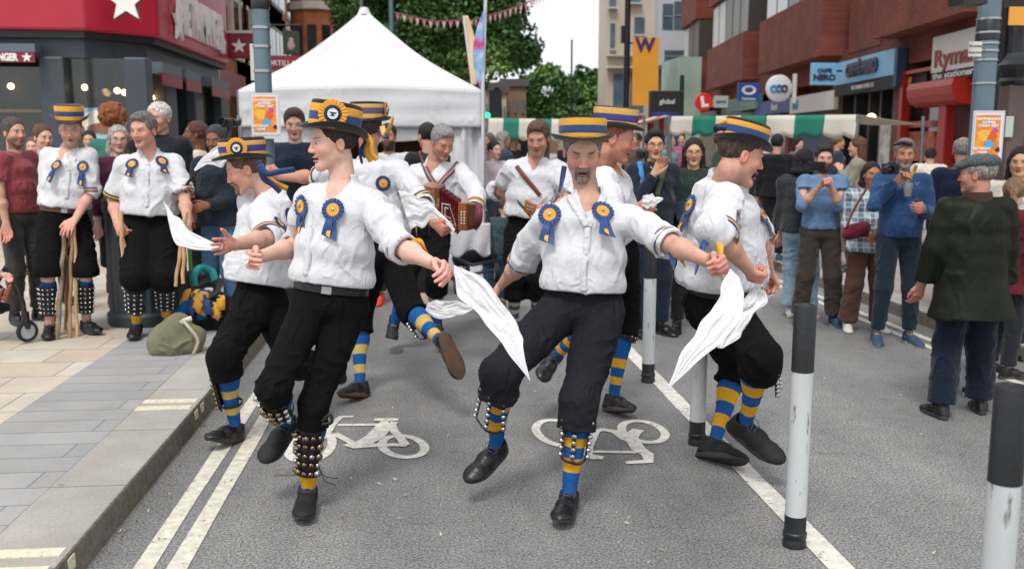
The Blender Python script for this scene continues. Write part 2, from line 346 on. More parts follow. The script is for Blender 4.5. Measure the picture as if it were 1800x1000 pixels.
def asphalt():
    m, ns, L, b = nodes('asphalt'); tc = N(ns, 'TexCoord')
    big = N(ns, 'TexNoise', i_Scale=.7, i_Detail=5); fine = N(ns, 'TexNoise', i_Scale=95, i_Detail=5); vo = N(ns, 'TexVoronoi', i_Scale=170); med = N(ns, 'TexNoise', i_Scale=9, i_Detail=6)
    for t in (big, fine, vo, med): L.new(tc.outputs['Object'], t.inputs['Vector'])
    r1 = N(ns, 'ValToRGB'); e = r1.color_ramp.elements; e[0].position = .36; e[0].color = (.215, .214, .211, 1); e[1].position = .66; e[1].color = (.275, .274, .270, 1)
    r2 = N(ns, 'ValToRGB'); e = r2.color_ramp.elements; e[0].position = .34; e[0].color = (.42, .42, .42, 1); e[1].position = .68; e[1].color = (1.65, 1.65, 1.65, 1)
    r3 = N(ns, 'ValToRGB'); e = r3.color_ramp.elements; e[0].position = .35; e[0].color = (.93, .93, .93, 1); e[1].position = .7; e[1].color = (1.06, 1.06, 1.05, 1)
    L.new(big.outputs[0], r1.inputs[0]); L.new(fine.outputs[0], r2.inputs[0]); L.new(med.outputs[0], r3.inputs[0])
    x = N(ns, 'MixRGB', blend_type='MULTIPLY'); x.inputs[0].default_value = 1; L.new(r1.outputs[0], x.inputs[1]); L.new(r2.outputs[0], x.inputs[2])
    y = N(ns, 'MixRGB', blend_type='MULTIPLY'); y.inputs[0].default_value = 1; L.new(x.outputs[0], y.inputs[1]); L.new(r3.outputs[0], y.inputs[2])
    # worn wheel tracks, oil spots and hairline cracks
    mp = N(ns, 'Mapping'); mp.inputs['Scale'].default_value = (1.6, .12, 1); tr = N(ns, 'TexNoise', i_Scale=1.3, i_Detail=5); L.new(tc.outputs['Object'], mp.inputs[0]); L.new(mp.outputs[0], tr.inputs['Vector'])
    r4 = N(ns, 'ValToRGB'); e = r4.color_ramp.elements; e[0].position = .35; e[0].color = (.84, .84, .85, 1); e[1].position = .65; e[1].color = (1.12, 1.12, 1.11, 1); L.new(tr.outputs[0], r4.inputs[0])
    sp = N(ns, 'TexNoise', i_Scale=3.2, i_Detail=6); L.new(tc.outputs['Object'], sp.inputs['Vector']); r5 = N(ns, 'ValToRGB'); e = r5.color_ramp.elements; e[0].position = .66; e[0].color = (1, 1, 1, 1); e[1].position = .76; e[1].color = (.66, .65, .64, 1); L.new(sp.outputs[0], r5.inputs[0])
    ck = N(ns, 'TexNoise', i_Scale=1.1, i_Detail=9, i_Distortion=.6); L.new(tc.outputs['Object'], ck.inputs['Vector']); ab = N(ns, 'Math', operation='SUBTRACT'); ab.inputs[1].default_value = .5; L.new(ck.outputs[0], ab.inputs[0]); ac = N(ns, 'Math', operation='ABSOLUTE'); L.new(ab.outputs[0], ac.inputs[0])
    r6 = N(ns, 'ValToRGB'); e = r6.color_ramp.elements; e[0].position = .0; e[0].color = (.72, .72, .72, 1); e[1].position = .0035; e[1].color = (1, 1, 1, 1); L.new(ac.outputs[0], r6.inputs[0])
    for q in (r4, r5, r6):
        z = N(ns, 'MixRGB', blend_type='MULTIPLY'); z.inputs[0].default_value = 1; L.new(y.outputs[0], z.inputs[1]); L.new(q.outputs[0], z.inputs[2]); y = z
    L.new(gum(ns, L, tc.outputs['Object'], y.outputs[0], 3.1, .045, (.42, .41, .39)), b.inputs['Base Color']); b.inputs['Roughness'].default_value = .75
    bp = N(ns, 'Bump'); bp.inputs['Strength'].default_value = .9; bp.inputs['Distance'].default_value = .008; L.new(vo.outputs[0], bp.inputs['Height']); L.new(bp.outputs[0], b.inputs['Normal']); return m
def slabs(name, c1, c2, w, h, mortar, msize=.006, rot=0., offs=.5, var=.12):
    m, ns, L, b = nodes(name); tc = N(ns, 'TexCoord'); mp = N(ns, 'Mapping'); mp.inputs['Rotation'].default_value = (0, 0, rot); L.new(tc.outputs['Object'], mp.inputs[0])
    br = N(ns, 'TexBrick'); br.inputs['Color1'].default_value = (*c1, 1); br.inputs['Color2'].default_value = (*c2, 1); br.inputs['Mortar'].default_value = (*mortar, 1)
    br.inputs['Scale'].default_value = 1; br.inputs['Mortar Size'].default_value = msize; br.inputs['Brick Width'].default_value = w; br.inputs['Row Height'].default_value = h; br.offset = offs
    L.new(mp.outputs[0], br.inputs['Vector']); n1 = N(ns, 'TexNoise', i_Scale=3.5, i_Detail=8); n2 = N(ns, 'TexNoise', i_Scale=90, i_Detail=3); L.new(tc.outputs['Object'], n1.inputs['Vector']); L.new(tc.outputs['Object'], n2.inputs['Vector'])
    ad = N(ns, 'Math', operation='ADD'); L.new(n1.outputs[0], ad.inputs[0]); L.new(n2.outputs[0], ad.inputs[1])
    mr = N(ns, 'MapRange'); mr.inputs[1].default_value = .6; mr.inputs[2].default_value = 1.4; mr.inputs[3].default_value = 1-2*var; mr.inputs[4].default_value = 1+2*var; L.new(ad.outputs[0], mr.inputs[0])
    sc = N(ns, 'VectorMath', operation='SCALE'); L.new(br.outputs[0], sc.inputs[0]); L.new(mr.outputs[0], sc.inputs['Scale']); L.new(gum(ns, L, tc.outputs['Object'], sc.outputs[0], 2.6, .05, (.13, .12, .11)), b.inputs['Base Color']); b.inputs['Roughness'].default_value = .8
    bp = N(ns, 'Bump'); bp.inputs['Strength'].default_value = .5; bp.inputs['Distance'].default_value = .004; bp.invert = True; L.new(br.outputs['Fac'], bp.inputs['Height'])
    b2 = N(ns, 'Bump'); b2.inputs['Strength'].default_value = .3; b2.inputs['Distance'].default_value = .003; L.new(n2.outputs[0], b2.inputs['Height']); L.new(bp.outputs[0], b2.inputs['Normal']); L.new(b2.outputs[0], b.inputs['Normal']); return m
def brickwall(name, c1, c2, mortar, d, sc=1.):
    # bricks laid along the wall's own direction d: swizzle so that x runs along the wall and y is height
    m, ns, L, b = nodes(name); tc = N(ns, 'TexCoord'); sx = N(ns, 'SeparateXYZ'); cx = N(ns, 'CombineXYZ'); L.new(tc.outputs['Object'], sx.inputs[0])
    dt = N(ns, 'VectorMath', operation='DOT_PRODUCT'); dt.inputs[1].default_value = (d[0]+d[1], d[1]+d[0]*.99, 0) if False else (d[0], d[1], 0)
    L.new(tc.outputs['Object'], dt.inputs[0]); L.new(dt.outputs['Value'], cx.inputs[0]); L.new(sx.outputs[2], cx.inputs[1])
    br = N(ns, 'TexBrick'); br.inputs['Color1'].default_value = (*c1, 1); br.inputs['Color2'].default_value = (*c2, 1); br.inputs['Mortar'].default_value = (*mortar, 1)
    br.inputs['Scale'].default_value = sc; br.inputs['Mortar Size'].default_value = .008; br.inputs['Brick Width'].default_value = .225; br.inputs['Row Height'].default_value = .075; L.new(cx.outputs[0], br.inputs['Vector'])
    n1 = N(ns, 'TexNoise', i_Scale=1.3, i_Detail=7); L.new(tc.outputs['Object'], n1.inputs['Vector']); mr = N(ns, 'MapRange'); mr.inputs[1].default_value = .3; mr.inputs[2].default_value = .7; mr.inputs[3].default_value = .75; mr.inputs[4].default_value = 1.25; L.new(n1.outputs[0], mr.inputs[0])
    s_ = N(ns, 'VectorMath', operation='SCALE'); L.new(br.outputs[0], s_.inputs[0]); L.new(mr.outputs[0], s_.inputs['Scale']); L.new(s_.outputs[0], b.inputs['Base Color']); b.inputs['Roughness'].default_value = .85; return m
ASPH = asphalt()
PAINT = mat('road_paint', '#d6d2c8', .7, var=.2, vscale=22, bump=.4, bscale=120, detail=8)
YPAINT = mat('yellow_road_paint', '#cdc8b9', .7, var=.2, vscale=22, bump=.4, bscale=120, detail=8)
def worn(m):                              # worn paint lets the asphalt show through in specks
    n = m.node_tree; b = n.nodes['Principled BSDF']; out = n.nodes['Material Output']; tcn = n.nodes.new('ShaderNodeTexCoord'); t = n.nodes.new('ShaderNodeTexNoise'); t.inputs['Scale'].default_value = 60; t.inputs['Detail'].default_value = 8
    t2 = n.nodes.new('ShaderNodeTexNoise'); t2.inputs['Scale'].default_value = 5; a = n.nodes.new('ShaderNodeMath'); a.operation = 'MULTIPLY_ADD'; a.inputs[1].default_value = .5
    r = n.nodes.new('ShaderNodeValToRGB'); r.color_ramp.elements[0].position = .57; r.color_ramp.elements[0].color = (1, 1, 1, 1); r.color_ramp.elements[1].position = .5+.5*.5; r.color_ramp.elements[1].color = (0, 0, 0, 1); r.color_ramp.elements[0].position = .90; r.color_ramp.elements[1].position = .98
    n.links.new(tcn.outputs['Object'], t.inputs['Vector']); n.links.new(tcn.outputs['Object'], t2.inputs['Vector']); n.links.new(t2.outputs[0], a.inputs[0]); n.links.new(t.outputs[0], a.inputs[2])
    n.links.new(a.outputs[0], r.inputs[0]); n.links.new(r.outputs[0], b.inputs['Alpha'])
worn(PAINT); worn(YPAINT)
KX, RX = -1.36, 4.50
mb = MB(); mb.box((0, 90, -.05), (400, 400, .1)); tag(mb.build('road', ASPH), kind='structure')
PV = .12
sandy = slabs('sandy_paving', lin('#b5a793'), lin('#bcb5aa'), .62, .42, lin('#8d8375'), .006, 0, .37, .10)
slate = slabs('slate_paving', lin('#8f8f8e'), lin('#9b9a98'), 1.2, .21, lin('#6d7074'), .004, 0, .5, .08)
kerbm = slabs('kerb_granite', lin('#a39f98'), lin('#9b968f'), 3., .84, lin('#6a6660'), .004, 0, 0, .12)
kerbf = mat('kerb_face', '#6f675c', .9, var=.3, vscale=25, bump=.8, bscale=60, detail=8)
mb = MB(); mb.box((-20-2.35, 60, PV/2), (40, 130, PV)); tag(mb.build('sandy_pavement', sandy), kind='structure')
mb = MB(); mb.box((-2.35+.325, 60, PV/2), (.65-.002, 130, PV)); tag(mb.build('slate_pavement', slate), kind='structure')
mb = MB(); ky = -5.; 
for (x0, x1, nm, lo_) in ((-1.698, KX, 'left_kerb', 1), (RX, RX+.30, 'right_kerb', -1)):
    mb = MB(); r = .018; xo = x1 if lo_ > 0 else x0; xi = x0 if lo_ > 0 else x1; sg = lo_
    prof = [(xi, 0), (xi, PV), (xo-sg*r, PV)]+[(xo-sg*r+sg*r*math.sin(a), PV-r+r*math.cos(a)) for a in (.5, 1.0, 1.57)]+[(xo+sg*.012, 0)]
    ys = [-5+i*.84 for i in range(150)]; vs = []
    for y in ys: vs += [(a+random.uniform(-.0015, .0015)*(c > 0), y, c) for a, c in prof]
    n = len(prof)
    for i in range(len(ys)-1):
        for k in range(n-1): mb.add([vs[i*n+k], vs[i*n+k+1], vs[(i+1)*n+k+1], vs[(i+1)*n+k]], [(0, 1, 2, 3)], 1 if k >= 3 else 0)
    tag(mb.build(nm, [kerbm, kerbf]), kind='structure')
pinkish = slabs('brown_paving', lin('#8f7d72'), lin('#a39a92'), .62, .62, lin('#6f6862'), .007, 0, .5, .12)
mb = MB(); mb.box((RX+.302+20, 60, PV/2), (40, 130, PV)); tag(mb.build('right_pavement', pinkish), kind='structure')
# painted lines
def strip(name, x0, x1, y0, y1, m, z=.004, label=None):
    mb = MB(); n = 60; vs = []
    for i in range(n+1):
        y = y0+(y1-y0)*i/n; j = [random.uniform(-.004, .004) for _ in (0, 1)]; vs += [(x0+j[0], y, z), (x1+j[1], y, z)]
    mb.add(vs, [(2*i, 2*i+1, 2*i+3, 2*i+2) for i in range(n)]); return tag(mb.build(name, m), kind='structure')
strip('yellow_line', -1.165, -1.085, -2, 40, YPAINT); strip('yellow_line', -1.03, -.95, -2, 40, YPAINT)
strip('white_line', 1.545, 1.65, -2, 40, PAINT)
strip('yellow_line', 4.03, 4.10, -2, 60, YPAINT); strip('yellow_line', 4.18, 4.25, -2, 60, YPAINT)
for i, (x0, x1, ya, yb) in enumerate(((248, 339, 707, 720), (-60, 112, 961, 976))):
    for dy in (0, .0):
        pass
KPAINT = mat('kerb_paint', '#d3cab0', .8, var=.15, vscale=30, bump=.3, bscale=90); worn(KPAINT)
def kerbmark(ya, yb):
    g0 = G(200, ya, PV)[1]; g1 = G(200, yb, PV)[1]
    mb = MB(); mb.box((-1.54, (g0+g1)/2, PV+.002), (.31, abs(g0-g1), .004)); mb.box((KX+.004, (g0+g1)/2, PV/2), (.004, abs(g0-g1)*.9, PV-.035)); tag(mb.build('kerb_mark', KPAINT), kind='structure')
for ya, yb in ((704.5, 710.5), (716, 722.5), (960, 974), (991, 1007)): kerbmark(ya, yb)
# bicycle symbols, drawn as worn strokes on the asphalt
def stroke(mb, pts, w, closed=False, z=.005):
    g = [G(x, y) for x, y in pts]; n = len(g); vs = []
    ww = w if hasattr(w, '__len__') else [w]*n
    for i in range(n):
        a = g[(i-1) % n] if closed or i else g[0]; b = g[(i+1) % n] if closed or i < n-1 else g[-1]
        t = nz(b-a); s_ = V(-t[1], t[0], 0)*ww[i]/2; vs += [g[i]+s_+V(0, 0, z), g[i]-s_+V(0, 0, z)]
    m = n if closed else n-1
    mb.add(vs, [(2*i, 2*i+1, (2*i+3) % (2*n), (2*i+2) % (2*n)) for i in range(m)])
def oval(cx, cy, rx, ry, tilt=0, n=40): return [(cx+rx*math.cos(a)*math.cos(tilt)-ry*math.sin(a)*math.sin(tilt), cy+rx*math.cos(a)*math.sin(tilt)+ry*math.sin(a)*math.cos(tilt)) for a in [2*math.pi*i/n for i in range(n)]]
mb = MB(); Z = [.0050, .0054, .0058, .0062, .0066, .0070]
stroke(mb, oval(709, 785.5, 38, 18.5, .12), .05, True, Z[0]); stroke(mb, oval(545, 785, 40, 26, -.3), .05, True, Z[0])
stroke(mb, [(622, 733), (600, 733.5), (588, 742), (574, 760), (560, 778)], [.03, .04, .05, .06, .04], z=Z[1]); stroke(mb, [(594, 748), (668, 747.5)], .042, z=Z[2])
stroke(mb, [(588, 763), (622, 781), (640, 783), (665, 783)], .045, z=Z[3]); stroke(mb, [(608, 782), (625, 787), (648, 785), (690, 783), (716, 784)], .05, z=Z[4])
stroke(mb, [(636, 782), (660, 768), (676, 750), (686, 742)], [.10, .11, .10, .11], z=Z[5]); stroke(mb, [(658, 739), (700, 739)], .05, z=Z[0]+.0025); stroke(mb, [(688, 745), (692, 758), (704, 772), (713, 784)], .05, z=Z[1]+.0025)
tag(mb.build('bicycle_marking', PAINT), kind='structure')
mb = MB()
stroke(mb, oval(983, 762, 42, 21, .25), .05, True, Z[0]); stroke(mb, oval(1131, 759.5, 39, 17.5, .2), .05, True, Z[0])
stroke(mb, [(1036, 782), (1046, 760), (1058, 756), (1080, 759), (1098, 772), (1128, 780)], .055, z=Z[1]); stroke(mb, [(1122, 756), (1112, 764), (1110, 772), (1122, 790), (1138, 800), (1140, 812), (1100, 814.5)], [.07, .08, .08, .08, .07, .06, .04], z=Z[2])
stroke(mb, [(1036, 795), (1118, 796)], .04, z=Z[3]); stroke(mb, [(1036, 772), (1032, 800), (1058, 807)], .06, z=Z[4]); stroke(mb, [(1030, 806), (1060, 807)], .04, z=Z[5])
tag(mb.build('bicycle_marking', PAINT), kind='structure')
mb = MB(); a = G(482, 830); b = G(566, 830)
mb.box((a+b)/2+V(0, 0, .004), (.23, .10, .008)); 
mb.box((a+b)/2+V(.0, 0, .009), (.035, .02, .004), mi=1); tag(mb.build('access_cover', [mat('cover_metal', '#77716b', .6, var=.3, vscale=30, bump=.6, bscale=90), mat('dark_hole', '#16150f', .9)]), 'small worn metal access cover set in the road by the left bicycle marking', 'access cover')
# fallen leaves and crumbs
mb = MB(); lm = [mat('dry_leaf', '#b3927a', .8, var=.25), mat('pale_leaf', '#c9bba8', .8, var=.25)]
lv = [(690, 718), (757, 763), (787, 767), (617, 843), (695, 844), (667, 852), (714, 872), (601, 909), (702, 913), (774, 941), (548, 943), (1106, 912), (1101, 921), (1068, 918), (953, 852), (908, 865), (1065, 902), (1082, 903), (1200, 798), (1223, 808), (1047, 796), (1163, 968), (1140, 990), (1088, 955), (1198, 765), (1047, 778), (238, 920), (260, 900), (1482, 690), (1449, 666), (1620, 765), (1585, 696), (1502, 840), (1476, 802), (1641, 974), (940, 690), (1340, 640), (210, 935), (222, 917), (300, 870), (281, 815)]
for x, y in lv:
    g = G(x+random.uniform(-2, 2), y); a = random.random()*3.1; s_ = random.uniform(.007, .018); d = V(math.cos(a), math.sin(a), 0); e = V(-d[1], d[0], 0)
    mb.add([g-d*s_+V(0, 0, .006), g-e*s_*.3+V(0, 0, .010), g+d*s_+V(0, 0, .013), g+e*s_*.35+V(0, 0, .007)], [(0, 1, 2), (0, 2, 3)], random.randint(0, 1))
tag(mb.build('leaf_litter', lm), 'dry curled leaf fragments scattered over the grey asphalt', 'leaf litter', kind='stuff')
mb = MB()
for _ in range(1400):
    y = random.uniform(2.6, 11); x = KX+.02+abs(random.gauss(0, .06)); s_ = random.uniform(.0015, .005)*(1+(random.random() < .05)); a = random.random()*3
    d = V(math.cos(a), math.sin(a), 0)*s_; e = V(-d[1], d[0], 0)*.7; g = V(x, y, .001); mb.add([g-d, g-e, g+d, g+e, g+V(0, 0, s_*.8)], [(0, 1, 4), (1, 2, 4), (2, 3, 4), (3, 0, 4)], random.randint(0, 1))
tag(mb.build('gutter_grit', [mat('grit', '#8a8278', .9), mat('dark_grit', '#4a443c', .9)]), 'fine grit and dirt gathered in the gutter below the left kerb', 'grit', kind='stuff')
# ---------------------------------------------------------------- bollards along the white line
bk = mat('bollard_black', '#1e2124', .45, var=.15, vscale=20, bump=.15, bscale=60); wh = mat('bollard_white', '#bfc2c3', .4, var=.10, vscale=9, bump=.12, bscale=25, stretch=(1, 1, .25), detail=9)
def scuffs(m):
    n = m.node_tree; b = n.nodes['Principled BSDF']; src = b.inputs['Base Color'].links[0].from_socket; tcn = n.nodes.new('ShaderNodeTexCoord'); mp_ = n.nodes.new('ShaderNodeMapping'); mp_.inputs['Scale'].default_value = (9, 9, 2.2)
    t = n.nodes.new('ShaderNodeTexNoise'); t.inputs['Scale'].default_value = 4; t.inputs['Detail'].default_value = 9; r = n.nodes.new('ShaderNodeValToRGB'); r.color_ramp.elements[0].position = .60; r.color_ramp.elements[0].color = (0, 0, 0, 1); r.color_ramp.elements[1].position = .70
    x = n.nodes.new('ShaderNodeMixRGB'); x.inputs[2].default_value = (.14, .12, .11, 1); n.links.new(tcn.outputs['Object'], mp_.inputs[0]); n.links.new(mp_.outputs[0], t.inputs['Vector']); n.links.new(t.outputs[0], r.inputs[0]); n.links.new(r.outputs[0], x.inputs[0]); n.links.new(src, x.inputs[1]); n.links.new(x.outputs[0], b.inputs['Base Color'])
scuffs(wh)
tops = G(1780, 678, 1.0)
for i, (bs, h, lab) in enumerate(((V(tops[0], tops[1], 0), 1.0, 'black topped white bollard nearest the camera, cut off by the right edge'), (G(1396, 958), 1.01, 'scuffed white bollard with black top and foot, left of the flat capped man'),
        (G(1225, 780), 1.0, 'scratched white bollard partly behind the dancer in profile with his mouth open'), (G(1139, 671), 1.0, 'white bollard standing in front of the man photographing with a small black camera'))):
    root = empty('bollard', bs, lab, 'bollard', 'bollards along the white line'); r = .043
    m1 = MB(); m1.lathe([(r*1.12, 0), (r*1.12, .02), (r*1.03, .035), (r*1.12, .04), (r*1.12, .06), (r*1.02, .065), (r*1.02, .135)], bs, 28); m1.build('foot', bk, root, True)
    m1 = MB(); m1.lathe([(r, .135), (r*1.005, .3), (r*.995, .5), (r, h-.27)], bs, 28); m1.build('post', wh, root, True)
    m1 = MB(); m1.lathe([(r*1.03, h-.27), (r*1.03, h-.006), (r*.98, h), (r*.8, h), (r*.76, h-.004), (.001, h-.002)], bs, 28); m1.build('black_cap', bk, root, True)
# ---------------------------------------------------------------- left corner shop (red fascia)
RED = mat('red_fascia', '#ab2137', .35, var=.05, vscale=2); REDD = mat('dark_red_sign', '#7d1e2c', .4); DK = mat('shopfront_slate', '#3a434c', .45, var=.06, vscale=4); DKK = mat('near_black', '#15171a', .5)
WHT = mat('white_letter', '#e6e4e0', .5); BLK = mat('black_letter', '#141414', .6)
def glassm(name, col, rough=.08):
    m = mat(name, col, rough, spec=.8, var=.35, vscale=.9); return m
GL = glassm('shop_glass', '#2a2724'); GL2 = glassm('dark_window', '#252b30'); WARM = mat('warm_lamp', '#ffd089', .5, emit=7)
LF = Plane((-5.3, 18), (1, 0.02), 1); LS = Plane((-5.3, 18), (0, 1), 1)
shop = empty('corner_shop', (-8, 18, 0), 'corner shop with a wide red fascia, white stars and dark slate shopfront', 'shop')
mb = MB(); 
cf = .8                                    # the corner is cut at an angle
zb = 3.60; zt = 7.5
pl = [V(-22, 17.75), V(-5.3-cf, 17.98), V(-5.28, 18.9), V(-5.28, 30), V(-22, 30)]
def outline(o): # offset outwards crudely
    return [V(-22, 17.75-o), V(-5.3-cf*1.0+o*.4, 17.98-o), V(-5.28+o, 18.9-o*.4), V(-5.28+o, 25.2), V(-22, 25.2)]
mb.prism([V(*p, zb) for p in outline(.28)], (0, 0, 3.4)); mb.build('fascia', RED, shop, bevel=.05)
mb = MB(); mb.prism([V(*p, zb-.12) for p in outline(.2)], (0, 0, .118)); mb.build('fascia_soffit', DKK, shop)
mb = MB(); mb.prism([V(*p, 3.15) for p in outline(.02)], (0, 0, .33)); mb.build('shopfront_head', DK, shop)
mb = MB(); mb.prism([V(*p, .12) for p in outline(0.)], (0, 0, .45)); mb.build('stall_riser', DK, shop)
# piers
mb = MB()
for px0, px1 in ((75, 118), (222, 262)):
    s0, _ = LF.hit(px0, 150); s1, _ = LF.hit(px1, 150); mb = MB(); LF.box(mb, s0, s1, .12, 3.16, -.3, .12); mb.build('pier', DK, shop, bevel=.03)
mb = MB()
for px0, px1 in ((283, 303), (336, 350), (382, 397)):
    s0, _ = LS.hit(px0, 180); s1, _ = LS.hit(px1, 180); mb = MB(); LS.box(mb, s0, s1, .12, 3.16, -.3, .10); mb.build('pier', DK, shop, bevel=.03)
# glass behind, with a dim interior
mb = MB(); mb.prism([V(*p, .57) for p in outline(-.35)], (0, 0, 2.58)); mb.build('shop_interior', mat('shop_inside', '#2e2722', .8, var=.5, vscale=.7), shop)
gm = bpy.data.materials.new('clear_glass'); gm.use_nodes = True; gn = gm.node_tree; gn.nodes.clear(); go = gn.nodes.new('ShaderNodeOutputMaterial'); gt = gn.nodes.new('ShaderNodeBsdfTransparent'); gt.inputs[0].default_value = (.8, .83, .82, 1); gg = gn.nodes.new('ShaderNodeBsdfGlossy'); gg.inputs['Roughness'].default_value = .03; gx = gn.nodes.new('ShaderNodeMixShader'); gx.inputs[0].default_value = .06
gn.links.new(gt.outputs[0], gx.inputs[1]); gn.links.new(gg.outputs[0], gx.inputs[2]); gn.links.new(gx.outputs[0], go.inputs[0])
mb = MB()
for px0, px1 in ((-330, 75), (118, 222)):
    s0, _ = LF.hit(px0, 150); s1, _ = LF.hit(px1, 150); LF.box(mb, s0, s1, .57, 3.15, -.12, -.10)
mb.build('window_pane', gm, shop)
mb = MB()
for px0, px1 in ((303, 336), (350, 382)):
    s0, _ = LS.hit(px0, 180); s1, _ = LS.hit(px1, 180); LS.box(mb, s0, s1, .57, 3.15, -.12, -.10)
mb.build('window_pane', gm, shop)
mb = MB(); a, b = V(-5.3-cf, 17.98, 0), V(-5.28, 18.9, 0); mb.prism([a+V(0, 0, .57), b+V(0, 0, .57), b+V(0, 0, 3.15), a+V(0, 0, 3.15)], (-.02, .02, 0)); mb.build('window_pane', gm, shop)
for px, py in ((19, 152), (149, 154), (206, 160), (219, 163), (258, 170), (267, 172), (275, 173)):
    s0, z0 = LF.hit(px, py, -.22 if px < 240 else -.1)
    c = LF.pt(s0, z0, -.22) if px < 240 else LS.pt(LS.hit(px, py, -.15)[0], LS.hit(px, py, -.15)[1], -.15)
    m1 = MB(); m1.sphere(c, .055, 14, 10); m1.sphere(c, .08, 14, 10, 1) if False else None; m1.tube([c+V(0, 0, .05), c+V(0, 0, .9)], .006, 6, 1); m1.build('pendant_lamp', [WARM, BLK], shop, True)
# awning boxes with small red signs
def awn(pln, pa, pb, pya, pyb, col, txt=None):
    s0, z0 = pln.hit(pa, pya, .2); s1, z1 = pln.hit(pb, pyb, .2); m1 = MB(); pln.box(m1, s0, s1, min(z0, z1), max(z0, z1), .12, .42); return m1.build('awning_box', col, shop)
zz = [LF.hit(30, y, .42)[1] for y in (77, 92, 93, 110)]; s0, s1 = LF.hit(-300, 90, .3)[0], LF.hit(66, 90, .3)[0]; m1 = MB(); LF.box(m1, s0, s1, zz[1], zz[0], .14, .42); m1.build('awning_box', mat('awning_grey', '#59636c', .5), shop)
m1 = MB(); LF.box(m1, s0, LF.hit(61, 100, .42)[0], zz[3], zz[2], .40, .43); vs_ = m1.build('valance_sign', REDD, shop)
q_ = LF.hit(5, 101.5, .44); text('lettering', 'PRET A MANGER', .17, LF.pt(q_[0]-.22, q_[1], .435), LF.d, V(0, 0, 1), WHT, vs_, bold=.008, sx=.72)
c = LF.pt(*LF.hit(47, 101.5, .44), .435)
def star(c, x, u, r, m, parent, th=.04, name='star', r2=.42):
    x = nz(x); u = nz(u); n = np.cross(x, u); pts = []
    for k in range(10):
        a = math.pi/2+k*math.pi/5; q = r if k % 2 == 0 else r*r2; pts.append(c+x*q*math.cos(a)+u*q*math.sin(a))
    b = MB(); b.prism(pts, n*th); return b.build(name, m, parent)
star(c, LF.d, V(0, 0, 1), .09, WHT, vs_, .01)
BROWN = mat('star_edge', '#5d4038', .6)
c = LF.pt(*LF.hit(222, 4, .3), .3); star(c+V(0, -.005, 0), LF.d, V(0, 0, 1), .40, BROWN, shop, -.05, 'star_edge', .46); star(c+V(0, -.06, 0), LF.d, V(0, 0, 1), .36, WHT, shop, -.05, 'star', .44)
# projecting letters on the side fascia
def side(txt, pa, pb, ya, yb, size): 
    a = LS.hit(pa, ya, .31); b = LS.hit(pb, yb, .31); return a, b
for ch, px in zip('PRET A MANGER', [None]*13): pass
s0 = LS.hit(316, 30, .31)[0]; s1 = LS.hit(386, 80, .31)[0]
o = text('lettering', 'PRET A MANGER', 1.15, LS.pt((s0+s1)/2, LS.hit(350, 44, .31)[1], .33), LS.d, V(0, 0, 1), WHT, shop, ext=.05, bold=.03, sx=.62*(s1-s0)/4.8)
star(LS.pt(LS.hit(310, 40, .31)[0], LS.hit(310, 40, .31)[1], .33), LS.d, V(0, 0, 1), .42, WHT, shop, .05)
star(LS.pt(LS.hit(389, 78, .31)[0], LS.hit(389, 78, .31)[1], .33), LS.d, V(0, 0, 1), .30, WHT, shop, .05)
for pa, pb, ya, yb in ((270, 305, 103, 112), (313, 340, 120, 128), (360, 392, 133, 140)):
    s0, z0 = LS.hit(pa, ya, .2); s1, z1 = LS.hit(pb, yb, .2); m1 = MB(); LS.box(m1, s0, s1, 2.95, 3.15, .1, .35); m1.build('awning_box', MATS['awning_grey'], shop)
    m1 = MB(); LS.box(m1, s0, s1, 2.72, 2.945, .33, .36); m1.build('valance_sign', REDD, shop)
# window poster with a cake, and the word above the counter
s0, z0 = LF.hit(146, 190, -.09); s1, z1 = LF.hit(222, 250, -.09); m1 = MB(); LF.box(m1, s0, s1, z1, z0, -.095, -.085); po = m1.build('window_poster', mat('poster_sky', '#9cc7dc', .6, var=.25, vscale=1.5), shop)
m1 = MB(); cx, cz = LF.hit(180, 214, -.08); c = LF.pt(cx, cz, -.08); m1.prism([c+V(.40*math.cos(a), -.0, .17*math.sin(a)*(1+.3*math.cos(3*a))) for a in [i*2*math.pi/20 for i in range(20)]], (0, -.006, 0)); m1.build('printed_picture', mat('cream_print', '#d8cfc2', .7, var=.2, vscale=5), po)
m1 = MB(); c = c+V(.05, -.008, -.12); m1.prism([c+V(.33*math.cos(a), 0, .10*math.sin(a)) for a in [i*2*math.pi/16 for i in range(16)]], (0, -.004, 0)); m1.build('printed_picture', mat('brown_print', '#8b5a48', .7, var=.2, vscale=5), po)
text('lettering', 'SALADS', .16, LF.pt(*LF.hit(32, 188, -.3), -.25), LF.d, V(0, 0, 1), BLK, shop)
m1 = MB(); s0, z0 = LF.hit(-60, 190, -.3); s1, z1 = LF.hit(74, 196, -.3); LF.box(m1, s0, s1, z1-.02, z0-.02, -.34, -.26); m1.build('counter_canopy', mat('wood_warm', '#b58a5c', .6), shop)
# upper floors
mb = MB(); mb.prism([V(*p, 7.01) for p in outline(-.1)], (0, 0, 4)); mb.build('upper_wall', mat('stone_grey', '#8a8178', .8, var=.15), shop)
# projecting sign of the shop
c = LS.pt(LS.hit(420, 82, .7)[0], LS.hit(420, 82, .7)[1], .7)
q = P(421, 82, 25.6); sg_ = MB(); sg_.box(q, (.72, .12, .62)); rs = empty('projecting_sign', (q[0], q[1], q[2]), 'dark red square sign with a white star beside the pole at upper left', 'sign'); sg_.build('panel', REDD, rs, bevel=.02)
sg_ = MB(); sg_.box(q+V(0, 0, .36), (.78, .16, .07)); sg_.build('top_rail', mat('cream_stone', '#c8bfb2', .8, var=.1), rs)
star(q+V(0, -.062, 0), V(1, 0, 0), V(0, 0, 1), .2, WHT, rs, -.01)
sg_ = MB(); sg_.box(q+V(-.55, .1, .1), (.4, .06, .06)); sg_.build('bracket', BLK, rs)
